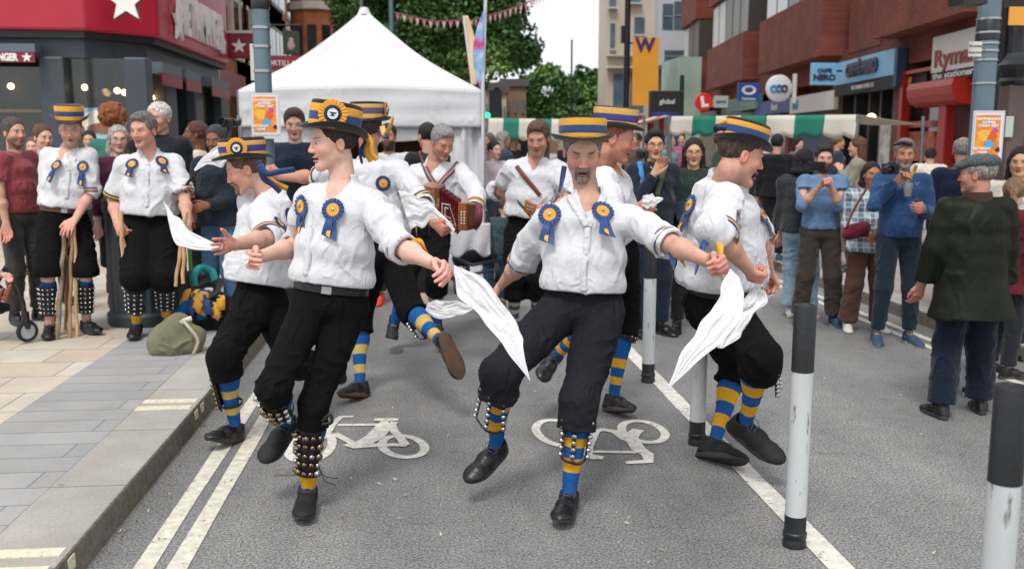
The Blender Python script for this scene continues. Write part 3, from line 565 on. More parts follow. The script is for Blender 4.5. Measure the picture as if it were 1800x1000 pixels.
# ---------------------------------------------------------------- Victorian terrace further left
BR1 = brickwall('orange_brick', lin('#a4532f'), lin('#b9683f'), lin('#9b7c66'), (0, 1)); CRM = mat('cream_stone'); 
TER = mat('terrace_white', '#b9aea3', .8, var=.12, vscale=2)
def house(px0, px1, y0, wall, label, z1, bay=True, win=GL2, nst=4, front=.0, trim=None, style=0):
    X = -5.9
    a = P(px0, 150, y0)
    pl_ = Plane((X+front, y0), (0, 1), 1)
    s1 = pl_.hit(px1, 150)[0]
    if s1 < 0: s1 = 6
    h = empty('terrace_house', (X-3, y0+s1/2, 0), label, 'house', 'old terraced houses on the left'); mb = MB(); pl_.box(mb, 0, s1, .12, z1, -6, 0); mb.build('wall', wall, h)
    t = trim or MATS['cream_stone']
    for k in range(nst):
        zc = 4.2+k*2.7
        m2 = MB(); pl_.box(m2, -.05, s1+.0, zc+2.15, zc+2.4, -.02, .14); m2.build('string_course', t, h)
        nw = max(1, int(s1/1.7))
        for i in range(nw):
            c0 = (i+.5)*s1/nw
            m3 = MB(); pl_.box(m3, c0-.55, c0+.55, zc, zc+1.9, -.02, .09); f = m3.build('window', t, h)
            m3 = MB(); pl_.box(m3, c0-.4, c0+.4, zc+.12, zc+1.75, .0, .095); m3.build('pane', win, f)
        # the end wall facing down the street
        m3 = MB(); 
    m2 = MB(); pl_.box(m2, .3, s1-.3, 3.0, 3.7, .0, .2); m2.build('shop_sign', REDD if style != 1 else BLK, h)
    m2 = MB(); pl_.box(m2, .3, s1-.3, .4, 2.9, .0, .05); m2.build('shopfront', GL, h)
    return h, pl_
house(440, 470, 26.5, BR1, 'orange brick terraced house with cream stone trim above the dark red square sign', 16)
hs, pl_ = house(462, 500, 31, TER, 'whitewashed narrow terraced house behind the pub sign', 15, nst=4, style=1)
house(498, 560, 36.5, BR1, 'orange brick gabled house with cream bay windows left of the marquee peak', 14.5)
for px, y0, z1, w, mt, lab in ((406, 25.25, 15, 1.6, CRM, 'carved cream stone house above the dark red square sign'),):
    h = empty('stone_house', (-6, y0, 0), lab, 'house'); mb = MB(); mb.box((-6.5, y0+.6, z1/2+.06), (2.0, 1.2, z1-.12)); mb.build('wall', mt, h)
    for k in range(3): m2 = MB(); m2.box((-6.5, y0+.5, 4.2+k*2.2), (2.3, 1.5, .25)); m2.build('cornice', TER, h)
    for k in range(3): m2 = MB(); m2.box((-6.2, y0-.02, 5.3+k*2.2), (.6, .08, 1.2)); f = m2.build('window', BR1, h)
# bay towers seen between the pole and the marquee
q = P(585, 60, 38); h = empty('bay_tower', (q[0], 38, 0), 'round cream and orange bay tower just left of the marquee peak', 'tower')
mb = MB(); mb.lathe([(.9, .1), (.9, 13), (1.1, 13.2), (1.1, 13.5), (.2, 15.5), (.01, 15.6)], (q[0]-.7, 38, 0), 10); mb.build('wall', BR1, h)
for k in range(4): m2 = MB(); m2.lathe([(.92, 0), (1.02, .02), (1.02, .3), (.92, .32)], (q[0]-.7, 38, 4.0+k*2.6), 10); m2.build('cornice', CRM, h)
for k in range(4):
    for j in range(10):
        a = j*2*math.pi/10+math.pi/10; m2 = MB(); R = np.array([[math.cos(a), -math.sin(a), 0], [math.sin(a), math.cos(a), 0], [0, 0, 1]])
        if math.sin(a) < .4 : m2.box(V(q[0]-.7, 38, 5.3+k*2.6)+R@V(.87, 0, 0), (.06, .34, 1.5), R, 0); m2.build('window', GL2 if k != 1 else mat('lit_orange_pane', '#c98b5a', .4), h)
# pub sign
q = P(512, 76, 24); ps_ = empty('pub_sign', q, 'hanging framed pub sign with a pale figure on dark green', 'sign'); mb = MB(); mb.box(q, (.40, .06, .56)); mb.build('frame', mat('gold_frame', '#3c3a26', .6), ps_)
mb = MB(); mb.box(q+V(0, -.035, 0), (.32, .02, .47)); mb.build('picture', mat('pub_green', '#2b3a2e', .6, var=.3, vscale=6), ps_)
mb = MB(); mb.sphere(q+V(0, -.045, .06), (.06, .012, .06)); mb.sphere(q+V(.0, -.045, -.06), (.09, .012, .11)); mb.build('painted_figure', mat('pale_figure', '#a8908a', .7, var=.3, vscale=20), ps_)
mb = MB(); mb.tube([q+V(-.45, 0, .42), q+V(.25, 0, .42)], .025, 6); mb.tube([q+V(-.15, 0, .42), q+V(-.15, 0, .25)], .012, 6); mb.tube([q+V(.15, 0, .42), q+V(.15, 0, .25)], .012, 6); mb.build('bracket', BLK, ps_)
q = P(482, 112, 23); ts = empty('fascia_sign', q, 'dark red fascia sign with pale lettering just above the left tent slope', 'sign'); mb = MB(); mb.box(q+V(.1, 0, 0), (1.1, .08, .36)); mb.build('panel', REDD, ts); text('lettering', 'TORTILLA', .17, q+V(.12, -.05, 0), V(1, 0, 0), V(0, 0, 1), WHT, ts)
# ---------------------------------------------------------------- right brick building with shops
ang = math.radians(6.7); RD = (math.sin(ang), math.cos(ang))
RF = Plane((12.0, 24.0), RD, -1)
BR2 = brickwall('dark_red_brick', lin('#6e3428'), lin('#7d3f33'), lin('#5d3028'), RD)
BR3 = brickwall('dark_brick_band', lin('#5b2a22'), lin('#6b3128'), lin('#4a2620'), (1, 0))
bb = empty('brick_building', (14, 24, 0), 'dark red brick building with stepped overhanging first floor above the shops', 'building')
mb = MB(); RF.box(mb, -15, 40, .12, 16, -8, -.6); mb.build('core_wall', BR2, bb)
def rs_(px, o=0., py=120): return RF.hit(px, py, o)[0]
# brick wall between and above the shop fronts
mb = MB(); RF.box(mb, -15, 40, 3.55, 4.35, -.62, -.05); 
for a, b in ((1576, 1590), (1466, 1478), (1385, 1391)): RF.box(mb, rs_(b), rs_(a), .12, 3.55, -.62, 0)
mb.build('ground_floor_wall', BR2, bb)
# stepped first-floor boxes: near end at pixel p1, far end p0 (pixels on their outer faces)
OH = .62
for k, (pf, pn) in enumerate(((1195, 1221), (1243, 1305), (1333, 1440), (1476, 1560), (1530, 1689))):
    if k == 3: s0, s1, o = rs_(1560, .3), rs_(1476, .3)+.0, .12
    else: s0, s1, o = rs_(pn, OH), rs_(pf, OH), OH
    if k == 3: continue
    m1 = MB(); RF.box(m1, s0, s1, 4.22, 6.15, -.6, o); m1.build('brick_band', BR2, bb)
    m1 = MB(); RF.box(m1, s0+.1, s1, 8.2, 10.4, -.6, o); m1.build('brick_band', BR2, bb)
    n = max(1, int(round((s1-s0)/1.6)))
    for i in range(n):
        a = s0+.12+(s1-s0-.24)*i/n; b = s0+.12+(s1-s0-.24)*(i+1)/n
        m1 = MB(); RF.box(m1, a+.03, b-.03, 6.16, 8.19, -.5, o-.22); w = m1.build('window', mat('bronze_frame', '#3c3733', .5), bb)
        reflects = (k < 3 and i >= n-max(1, n//2))
        m1 = MB(); RF.box(m1, a+.1, b-.1, 6.24, 8.1, -.4, o-.205); m1.build('pane', mat('white_reflection_pane', '#cfd2d2', .25) if reflects else mat('curtained_pane', '#4b4a45', .3, var=.4, vscale=3, stretch=(1, 1, .1)), w)  # pale panes carry a white reflection put into their colour
m1 = MB(); RF.box(m1, rs_(1531, .2), rs_(1476, .2), 4.22, 12, -.6, -.02); m1.build('brick_band', BR2, bb)
m1 = MB(); RF.box(m1, -15, rs_(1600, OH)-.0, 6.17, 6.4, -.6, OH-.1); m1.build('sill', MATS['bronze_frame'], bb)
m1 = MB(); RF.box(m1, -15, rs_(1700, .0), 3.6, 12, -.6, .04); m1.build('brick_pier', BR2, bb)
# shop fronts
def sbox(px0, px1, z0, z1, o0, o1, m, name, parent, bev=0):
    m1 = MB(); s = sorted((rs_(px0, o1), rs_(px1, o1))); RF.box(m1, s[0], s[1], z0, z1, o0, o1); return m1.build(name, m, parent, bevel=bev)
def rz(px, py, o): return RF.hit(px, py, o)[1]
xd = -RF.d                                # reading direction on this wall (far to near)
# coffee shop: pale blue fascia
BLU = mat('pale_blue_sign', '#79b6da', .45); BLUD = mat('sign_side_navy', '#25405e', .5); DTXT = mat('dark_letters', '#3b3340', .5)
cs = empty('coffee_shop', RF.pt(rs_(1520), .12), 'coffee shop front under the long pale blue fascia', 'shop')
zt_, zb_ = rz(1520, 99, .25), rz(1520, 141, .25)
f = sbox(1469, 1571, zb_, zt_, .0, .25, BLU, 'fascia', cs); sbox(1571, 1576, zb_-.3, zt_, .0, .24, BLUD, 'fascia_end', cs)
sbox(1469, 1571, zb_-.32, zb_-.005, .0, .22, BLK, 'lower_fascia', cs)
sm = (rs_(1490, .26)+rs_(1542, .26))/2
fit('lettering', 'CAFFÈ NERO', .46, abs(rs_(1490, .26)-rs_(1543, .26)), RF.pt(sm, (zt_+zb_)/2, .27), xd, V(0, 0, 1), DTXT, f, ext=.04, bold=.03)
text('lettering', 'THE ITALIAN COFFEE CO', .16, RF.pt(sm, zb_-.16, .23), xd, V(0, 0, 1), WHT, f, ext=.005)
sbox(1480, 1575, .5, zb_-.33, -.55, -.3, GL, 'shop_glass', cs)
for px in (1481, 1505, 1530, 1550, 1573): sbox(px, px+3, .12, zb_-.33, -.5, -.02, DKK, 'mullion', cs)
q = RF.pt(rs_(1538, .0), rz(1538, 208, 0), .02); m1 = MB(); m1.sphere(q, .13, 12, 8); m1.build('lamp', mat('soft_lamp', '#ffdca8', .5, emit=3), cs)
sbox(1553, 1572, .6, 2.1, -.2, -.02, mat('window_print', '#b9b6b0', .6, var=.5, vscale=3), 'window_print', cs)
# its projecting box sign
qa = P(1447, 131, 26.5); qs = empty('projecting_sign', qa, 'pale blue projecting box sign reading NERO left of the coffee fascia', 'sign'); m1 = MB(); m1.box(qa, (.72, .16, .62)); m1.build('panel', BLU, qs, bevel=.02)
text('lettering', 'CAFFE', .15, qa+V(0, -.09, .09), V(1, 0, 0), V(0, 0, 1), DTXT, qs, bold=.006); text('lettering', 'NERO', .22, qa+V(0, -.09, -.10), V(1, 0, 0), V(0, 0, 1), DTXT, qs, bold=.012, sx=1.1)
m1 = MB(); m1.box(qa+V(.45, .1, .1), (.3, .05, .05)); m1.build('bracket', BLK, qs)
# stationer: white sign, red frame, curved red canopy
SRED = mat('shop_red', '#9c2118', .4); SIGNW = mat('sign_white', '#cfccc6', .5); RYR = mat('rust_letter', '#8c3427', .5)
st = empty('stationery_shop', RF.pt(rs_(1660), .12), 'stationery shop with white sign, red frame and curved red entrance hood', 'shop')
zt_, zb_ = rz(1640, 67, .15), rz(1640, 129, .15)
f = sbox(1637, 1712, zb_, zt_, 0, .15, SIGNW, 'fascia', st); sl_ = rs_(1637, .15)
g = sbox(1637, 1712, zb_-.20, zb_-.004, 0, .14, BLK, 'lower_fascia', st)
fit('lettering', 'Ryman', .52, abs(rs_(1641, .16)-rs_(1714, .16)), RF.pt(rs_(1641, .16), (zt_+zb_)/2-.12, .165), xd, V(0, 0, 1), RYR, f, ext=.012, align='LEFT', bold=.010)
fit('lettering', 'the stationer', .20, abs(rs_(1640, .16)-rs_(1711, .16)), RF.pt(rs_(1640, .16), zb_-.09, .155), xd, V(0, 0, 1), WHT, g, ext=.006, align='LEFT', bold=.002)
sbox(1584, 1708, 3.28, 3.36, -.1, .1, SRED, 'frame', st); sbox(1584, 1589, .12, 3.28, -.1, .1, SRED, 'frame', st); sbox(1654, 1668, .12, 3.2, -.1, .12, SRED, 'frame', st, .02)
sbox(1589, 1655, .3, 3.28, -.4, -.25, GL, 'shop_glass', st); sbox(1668, 1712, .12, 3.2, -.5, -.4, mat('deep_red', '#611411', .6), 'entrance', st)
sbox(1595, 1630, 3.0, 3.27, -.2, -.05, BLK, 'window_sign', st); text('lettering', 'W', .24, RF.pt(rs_(1600, -.03), 3.13, -.03), xd, V(0, 0, 1), mat('sign_yellow', '#d8b130', .5), st, bold=.01)
sbox(1604, 1650, 1.2, 1.9, -.2, -.1, mat('orange_print', '#a4573c', .6, var=.6, vscale=4), 'window_print', st); sbox(1597, 1640, .6, 1.1, -.2, -.1, MATS['window_print'], 'window_print', st); sbox(1600, 1652, 2.0, 2.15, -.2, -.12, MATS['orange_print'], 'window_shelf', st)
m1 = MB(); n = 10; s0_, s1_ = rs_(1712, .0), rs_(1629, .0); prof = [(0.05, zb_-.21)]+[(.05+.75*math.sin(a), zb_-.21-.62*(1-math.cos(a))*1.0) for a in [i/n*math.pi/2 for i in range(1, n+1)]]
prof = [(.0, zb_-.21), (.40, zb_-.21), (.44, zb_-.35), (.42, zb_-.52), (.34, zb_-.66), (.2, zb_-.74), (0, zb_-.76)]
pa = [RF.pt(s0_, z, o) for o, z in prof]; pb = [RF.pt(s1_, z, o) for o, z in prof]; k = len(prof)
m1.add(pa+pb, [tuple(range(k)), tuple(range(k, 2*k))[::-1]]+[(i, i+1, i+1+k, i+k) for i in range(k-1)]+[(k-1, 0, k, 2*k-1)]); m1.build('entrance_hood', SRED, st)
m1 = MB(); c = RF.pt(rs_(1576, .1), rz(1576, 143, .1), .1); m1.box(c, (.22, .15, .35)); m1.build('alarm_box', mat('alarm_cream', '#b9b4a6', .5), bb, bevel=.03)
# bank front and signs further left
bk_ = empty('bank_shop', RF.pt(rs_(1430), .12), 'bank front under a plain white fascia with blue and black initials', 'shop')
z0b, z1b = rz(1430, 196, .15), rz(1430, 165, .15)
f = sbox(1391, 1468, z0b, z1b, 0, .15, SIGNW, 'fascia', bk_); sbox(1391, 1466, .3, z0b-.01, -.4, -.2, mat('navy_front', '#1d2b52', .4, var=.3, vscale=1), 'shopfront', bk_)
m1 = MB(); c = RF.pt(rs_(1400, .17), (z0b+z1b)/2, .17); text('lettering', 'TSB', .42, c, xd, V(0, 0, 1), mat('bank_blue', '#2f86c6', .5), f, bold=.02)
bo = empty('chemist_shop', RF.pt(rs_(1350), .12), 'shop front under a purplish blue fascia behind the market awning', 'shop')
f = sbox(1330, 1390, rz(1360, 200, .15), rz(1360, 176, .15), 0, .15, mat('violet_blue_sign', '#43508c', .5), 'fascia', bo); sbox(1330, 1390, .3, 3.3, -.4, -.2, GL, 'shopfront', bo)
text('lettering', 'Boots', .4, RF.pt(rs_(1364, .17), rz(1364, 188, .16), .17), xd, V(0, 0, 1), WHT, f)
gr_ = empty('green_shop', RF.pt(rs_(1300), .12), 'small shop with a grey green fascia behind the round red sign', 'shop')
sbox(1280, 1330, rz(1300, 195, .3), rz(1300, 172, .3), 0, .3, mat('sage_sign', '#5e7f78', .5, var=.2, vscale=1), 'fascia', gr_); sbox(1215, 1330, .3, 3.3, -.4, -.2, GL, 'shopfront', gr_); sbox(1208, 1275, rz(1240, 190, .3), rz(1240, 178, .3), 0, .3, mat('sign_yellow'), 'yellow_fascia', gr_)
# disc signs
def disc(px, py, y, r, m, name, label, th=.12):
    c = P(px, py, y); root = empty(name, c, label, 'sign'); R = np.array([[1, 0, 0], [0, 0, -1], [0, 1, 0.]]); m1 = MB(); m1.lathe([(.001, -th/2), (r*.93, -th/2), (r, -th*.3), (r, th*.3), (r*.93, th/2), (.001, th/2)], c, 32, R=R); m1.build('disc', m, root, True); return c, root
c, r_ = disc(1369, 156, 29, .42, mat('lit_white_sign', '#cfd2d4', .4), 'round_sign', 'round white bank sign with three linked rings')
for i, col in enumerate(('#2f9ad0', '#2c5fa8', '#2b2b30')):
    m1 = MB(); q = c+V(-.2+i*.17, -.09, 0); m1.tube([q+V(.09*math.cos(a), 0, .09*math.sin(a)) for a in [j*2*math.pi/16 for j in range(17)]], .03, 6); m1.build('ring', mat('ring%d' % i, col), r_)
m1 = MB(); m1.box(c+V(.5, 0, 0), (.1, .1, .9)); m1.build('bracket', SIGNW, r_)
c, r_ = disc(1237, 180, 33, .32, mat('sign_red', '#cf2a27', .4), 'round_sign', 'round red sign with a white letter L')
text('lettering', 'L', .48, c+V(.0, -.07, 0), V(1, 0, .15), V(-.1, 0, 1), WHT, r_, bold=.03)
def boardsign(px0, px1, py0, py1, y, m, label, txts=(), name='projecting_sign'):
    a = P(px0, py0, y); b = P(px1, py1, y); c = (a+b)/2; root = empty(name, c, label, 'sign'); m1 = MB(); m1.box(c, (abs(b[0]-a[0]), .10, abs(a[2]-b[2]))); m1.build('panel', m, root, bevel=.01)
    for t, s_, dx, dz, mm in txts: text('lettering', t, s_, c+V(dx, -.06, dz), V(1, 0, 0), V(0, 0, 1), mm, root)
    return c, root
c, r_ = boardsign(1297, 1334, 146, 178, 30, mat('optician_blue', '#27488f', .45), 'square blue optician sign with a white oval badge', (('Opticians', .12, 0, -.22, WHT),))
m1 = MB(); R = np.array([[1, 0, 0], [0, 0, -1], [0, 1, 0.]]); m1.lathe([(.14, 0), (.22, .02), (.24, 0), (.22, -.01)], c+V(0, -.06, .05), 24, R=R, ell=.62); m1.build('badge', SIGNW, r_)
boardsign(1255, 1279, 169, 190, 33, mat('grey_sign', '#a5b0ae', .5), 'small pale grey sign beside the round red sign', (('BANK', .14, 0, 0, DK),))
# ---------------------------------------------------------------- cream corner building and the glass one behind
CB = mat('cream_render', '#bdb2a3', .8, var=.08, vscale=.4); CBW = mat('pale_cladding', '#b9c0c4', .5, var=.08, vscale=.3); GLB = mat('blue_glass', '#566b78', .15, var=.4, vscale=.5)
h = empty('cream_building', P(1130, 240, 62)*V(1, 1, 0), 'cream stone office block with blue glass bays beyond the orange banner', 'building')
Y0 = 62; a = P(1066, 100, Y0); b = P(1215, 100, Y0); m1 = MB(); m1.box(((a[0]+b[0])/2, Y0+1.5, 12), (b[0]-a[0], 3, 24)); m1.build('wall', CB, h)
def rect(px0, px1, py0, py1, m, name, parent, dep=.2, y=None):
    y = y or Y0; p, q = P(px0, py0, y), P(px1, py1, y); m1 = MB(); m1.box(((p[0]+q[0])/2, y-dep/2, (p[2]+q[2])/2), (abs(q[0]-p[0]), dep, abs(p[2]-q[2]))); return m1.build(name, m, parent)
rect(1152, 1198, -30, 118, CBW, 'clad_bay', h, 1.2)
for r_ in ((1157, 1174, 12, 56), (1177, 1194, 8, 56), (1160, 1196, 92, 112)): f = rect(*r_, GLB, 'window', h, 1.25); rect(r_[0]+1, r_[1]-1, (r_[2]+r_[3])/2-.5, (r_[2]+r_[3])/2+.5, CBW, 'glazing_bar', f, 1.3)
for r_ in ((1115, 1132, 31, 62), (1073, 1080, 42, 87), (1071, 1082, -10, 14), (1078, 1094, 131, 188), (1158, 1180, 121, 160), (1108, 1126, -12, 6), (1108, 1130, 128, 200)):
    f = rect(*r_, GLB, 'window', h, .1); rect(r_[0]-2, r_[1]+2, r_[3], r_[3]+3, MATS['pale_cladding'], 'sill', f, .4)
rect(1066, 1215, 97, 101, MATS['cream_stone'], 'string_course', h, .5); rect(1066, 1215, 118, 122, MATS['cream_stone'], 'string_course', h, .6)
h = empty('mural_building', P(1205, 240, 50)*V(1, 1, 0), 'low building with a faded red and green mural beside the brick corner', 'building'); p = P(1196, 100, 50); q = P(1232, 165, 50)
m1 = MB(); m1.box(((p[0]+q[0])/2, 52, p[2]/2), (q[0]-p[0], 4, p[2])); m1.build('wall', mat('mural_wall', '#93a79c', .8, var=.4, vscale=.35), h)
# far street buildings at the end of the road
def far(px0, px1, py, y, m, label, win=True):
    p = P(px0, py, y); q = P(px1, py, y); h = empty('far_building', ((p[0]+q[0])/2, y, 0), label, 'building'); m1 = MB(); m1.box(((p[0]+q[0])/2, y+5, p[2]/2), (q[0]-p[0], 10, p[2])); m1.build('wall', m, h)
    n = 3
    for r in range(2):
        for i in range(n):
            m1 = MB(); x = p[0]+(q[0]-p[0])*(i+.5)/n; m1.box((x, y, p[2]*(.45+.3*r)), ((q[0]-p[0])/n*.35, .3, p[2]*.16)); m1.build('window', GLB, h)
    m1 = MB(); m1.box(((p[0]+q[0])/2, y+5, p[2]+.25), (q[0]-p[0]+.4, 10.4, .5)); m1.build('roof', mat('slate_roof', '#55504e', .8), h)
far(850, 876, 160, 58, mat('far_stone', '#a3917f', .8, var=.2, vscale=.3), 'dull stone building far down the street just right of the marquee')
far(872, 890, 165, 62, mat('far_cream', '#c4b39c', .8, var=.1), 'narrow cream building far down the street')
far(886, 925, 152, 66, mat('far_brown', '#7b6250', .8, var=.2), 'brown brick building far away below the big tree')
far(925, 1000, 205, 130, mat('far_brown'), 'low brown building at the very end of the street'); far(1000, 1075, 200, 120, mat('far_stone'), 'low stone building at the end of the street before the cream block')
# ---------------------------------------------------------------- trees
LEAF = [mat('leaf_dark', '#3f6430', .6, var=.3, vscale=3), mat('leaf_mid', '#638a42', .55, var=.3, vscale=3), mat('leaf_light', '#8fae5c', .55, var=.25, vscale=3)]
for m_ in LEAF: m_.node_tree.nodes['Principled BSDF'].inputs['Subsurface Weight'].default_value = 0
BARK = mat('bark', '#4e463c', .9, var=.25, vscale=10, bump=.8, bscale=20)
def tree(label, base, h, blobs, n, ls, seed, name='street_tree', group='street trees'):
    r = np.random.default_rng(seed); root = empty(name, base, label, 'tree', group); base = np.asarray(base, float)
    m1 = MB(); top = base+V(0, 0, h*.55); m1.tube([base, base+V(.05, 0, h*.2), base+V(-.05, .1, h*.4), top], [h*.03, h*.024, h*.019, h*.012], 10)
    for c, rad in blobs:
        c = np.asarray(c); st_ = base+V(0, 0, h*r.uniform(.28, .5)); mid = (st_+c)/2+V(0, 0, -.3); m1.tube([st_, mid, c], [h*.012, h*.008, h*.003], 6)
    m1.build('trunk', BARK, root, True)
    vs = []; w = np.array([rad[0]*rad[1]*rad[2] for c, rad in blobs]); w = w**.8; w /= w.sum()
    cnt = r.multinomial(n, w); P_ = []; 
    for (c, rad), k in zip(blobs, cnt):
        d = r.normal(size=(k, 3)); d /= np.linalg.norm(d, axis=1)[:, None]; rr = r.random(k)**.38
        p = d*rr[:, None]; lump = vnoise(d*3.1+seed*1.7+c[0])*.5+.72; p = p*np.array(rad)*lump[:, None]+np.array(c); keep = vnoise(p*.9+seed) > .33; P_.append(p[keep])
    p = np.concatenate(P_); k = len(p); a = r.normal(size=(k, 3)); a /= np.linalg.norm(a, axis=1)[:, None]; b = np.cross(a, r.normal(size=(k, 3))); b /= np.linalg.norm(b, axis=1)[:, None]
    s_ = (ls*r.uniform(.6, 1.3, k))[:, None]; v = np.stack([p-a*s_, p-b*s_*.55, p+a*s_, p+b*s_*.55], 1).reshape(-1, 3); f = np.arange(4*k).reshape(-1, 4)
    o = npmesh('crown', v, f, LEAF, root, False); mi = np.clip((vnoise(p*.55+seed)*3.6-.8+r.normal(size=k)*.5), 0, 2).astype(np.int32); o.data.polygons.foreach_set('material_index', mi); return root
def pb(px, py, y, rx, rz, ry=None):      # a crown lobe from pixels at distance y (radii in pixels)
    c = P(px, py, y); k = y/FPX; return (c, (rx*k, (ry or rx)*k, rz*k))
Yt = 30
tree('big dense green plane tree rising behind the white marquee', (P(760, 250, Yt)[0], Yt, 0), 10,
     [pb(640, 20, Yt, 60, 60), pb(720, 40, Yt, 90, 80), pb(800, 30, Yt, 90, 90), pb(880, 60, Yt, 75, 80), pb(840, 110, Yt, 80, 60), pb(760, -60, Yt, 120, 70), pb(900, -20, Yt, 55, 60), pb(640, -50, Yt, 60, 60), pb(905, 100, Yt, 48, 45), pb(700, 100, Yt, 90, 60)], 90000, .085, 3)
tree('smaller green tree beyond the big tree where the street opens to sky', (P(960, 250, 70)[0], 70, 0), 9, [pb(962, 140, 70, 32, 26), pb(940, 165, 70, 42, 34), pb(985, 172, 70, 36, 36), pb(925, 190, 70, 38, 32), pb(975, 200, 70, 50, 30)], 20000, .20, 5)
tree('round green tree in front of the cream office block at the street end', (P(1035, 250, 75)[0], 75, 0), 9, [pb(1032, 142, 75, 24, 30), pb(1015, 170, 75, 36, 34), pb(1052, 170, 75, 30, 42), pb(1030, 200, 75, 48, 30)], 20000, .20, 6)
tree('dark green tree behind the market stall below the open sky', (P(1000, 250, 90)[0], 90, 0), 8, [pb(1000, 190, 90, 24, 24), pb(905, 200, 90, 28, 30), pb(1000, 215, 90, 60, 20)], 9000, .28, 8)
# ---------------------------------------------------------------- white marquee
TENT = mat('tent_canvas', '#c9c9cc', .65, var=.03, vscale=3, bump=.35, bscale=2.2, detail=2, crease=.45, cscale=1.6); n_ = TENT.node_tree.nodes['Principled BSDF']; n_.inputs['Transmission Weight'].default_value = 0
Yn = 11.2
A_ = P(420, 160, Yn); B_ = P(849, 158, Yn); hz = 2.24; xl, xr = A_[0], B_[0]; wT = xr-xl; Yf = Yn+wT; pk = P(640, 17, Yn+wT/2)
tent = empty('marquee', ((xl+xr)/2, Yn+wT/2, 0), 'white pop-up marquee with a pointed roof behind the dancers', 'marquee')
def sheet(fn, nu, nv, name, m, parent, th=.01, both=True, smooth=True):
    v = np.array([fn(i/nu, j/nv) for i in range(nu+1) for j in range(nv+1)]); f = np.array([(i*(nv+1)+j, (i+1)*(nv+1)+j, (i+1)*(nv+1)+j+1, i*(nv+1)+j+1) for i in range(nu) for j in range(nv)])
    o = npmesh(name, v, f, m, parent, smooth)
    if th: s_ = o.modifiers.new('solid', 'SOLIDIFY'); s_.thickness = th; s_.offset = 0
    return o
cs_ = [V(xl, Yn, hz), V(xr, Yn, hz), V(xr, Yf, hz), V(xl, Yf, hz)]
def roof(u, v):
    k = min(3, int(u*4)); t = u*4-k; e = cs_[k]*(1-t)+cs_[(k+1) % 4]*t
    p = e*(1-v)+pk*v; sag = math.sin(math.pi*v)*.10+math.sin(math.pi*v)*.10*math.sin(math.pi*t); p = p-V(0, 0, sag*.9); p[2] += .05*math.sin(t*math.pi)*(1-v)
    if v > .97: p[2] -= .0
    p[2] += .006*math.sin(t*40+v*9)*(1-v)*v*4; return p
sheet(roof, 96, 24, 'roof', TENT, tent)
def val(u, v):
    k = min(3, int(u*4)); t = u*4-k; e = cs_[k]*(1-t)+cs_[(k+1) % 4]*t; out = [V(0, -1, 0), V(1, 0, 0), V(0, 1, 0), V(-1, 0, 0)][k]
    return e+V(0, 0, .05*math.sin(t*math.pi)*(1-v))-V(0, 0, v*.42)+out*(.02+.004*math.sin(v*14+t*3)+.006*math.sin(t*17+v*4))
sheet(val, 160, 14, 'valance', TENT, tent)
def wall(x0, x1, y, zb, name, amp=.03, z0=hz-.3, sw=0., k=7, bow=0):
    def fn(u, v): 
        z = z0-(z0-zb)*v; return V(x0+(x1-x0)*u+sw*v*(1-u), y+amp*math.sin(u*k+v*3.+.6*math.sin(v*5))+.4*amp*math.sin(u*k*3-v*7), z+bow*math.sin(u*math.pi)*v)
    return sheet(fn, 40, 40, name, TENT, tent)
x1 = P(560, 240, Yn)[0]; x2 = P(790, 240, Yn)[0]
wall(xl, x1, Yn+.05, .05, 'side_wall', .03); wall(x2, xr, Yn+.05, .05, 'side_wall', .04, sw=-.12, k=9)
wall(x1, x2, Yn+.07, P(670, 236, Yn)[2]-.03, 'rolled_wall', .02, k=5, bow=-.06)
for xx in (xl, xr):
    def fn(u, v, xx=xx): return V(xx+.03*math.sin(u*14+v*4), Yn+(Yf-Yn)*u, (hz-.3)*(1-v)+.05)
    sheet(fn, 40, 30, 'side_wall', TENT, tent)
for c in cs_: m1 = MB(); m1.box(c*V(1, 1, 0)+V(0, 0, hz/2), (.045, .045, hz)); m1.build('leg', mat('tent_frame', '#7c8084', .4, metal=.6), tent)
m1 = MB(); m1.lathe([(.001, .03), (.05, .02), (.07, -.02), (.09, -.07)], pk, 16); m1.build('peak_cap', TENT, tent, True)
# stall inside the marquee
m1 = MB(); a = P(565, 250, 12.6); b = P(770, 290, 12.6); m1.box(((a[0]+b[0])/2, 13.0, .45), (b[0]-a[0], .8, .9)); tag(m1.build('stall_table', mat('brown_cloth', '#6b4d3c', .9, var=.4, vscale=6)), 'brown draped stall table inside the marquee', 'table')
def wallboard(): 
    m1 = MB(); m1.box(((xl+xr)/2, Yf-.2, .95), (wT*.9, .06, 1.5)); return m1.build('display_board', mat('brown_display', '#7c5d48', .9, var=.6, vscale=3))
tag(wallboard(), 'mottled brown display board at the back of the marquee', 'board')
# ---------------------------------------------------------------- poles
STEEL = mat('pole_grey_blue', '#5a6d78', .4, var=.08, vscale=5, bump=.1, bscale=30); CLAMP = mat('clamp_metal', '#a9adb0', .3, metal=.8); BLKP = mat('pole_black', '#1b1e22', .4, var=.2, vscale=6)
def pole(name, px, py, y, r, z1, label, m, zb=0., n=24, cat='pole'):
    q = P(px, py, y); root = empty(name, (q[0], y, zb), label, cat); m1 = MB(); m1.lathe([(r*1.25, zb), (r*1.25, zb+.9), (r, zb+1.0), (r, z1)], (q[0], y, 0), n); m1.build('shaft', m, root, True); return q, root
q, rt = pole('lamp_post', 462, 120, 8.2, .070, 6, 'grey blue steel post with a festival poster behind the dancer in the anvil hat', STEEL, PV)
for py in (52, 85, 128, 2): z = P(462, py, 8.2)[2]; m1 = MB(); m1.lathe([(.071, z), (.077, z), (.077, z+.022), (.071, z+.022)], (q[0], 8.2, 0), 24); m1.build('clamp_band', CLAMP, rt, True)
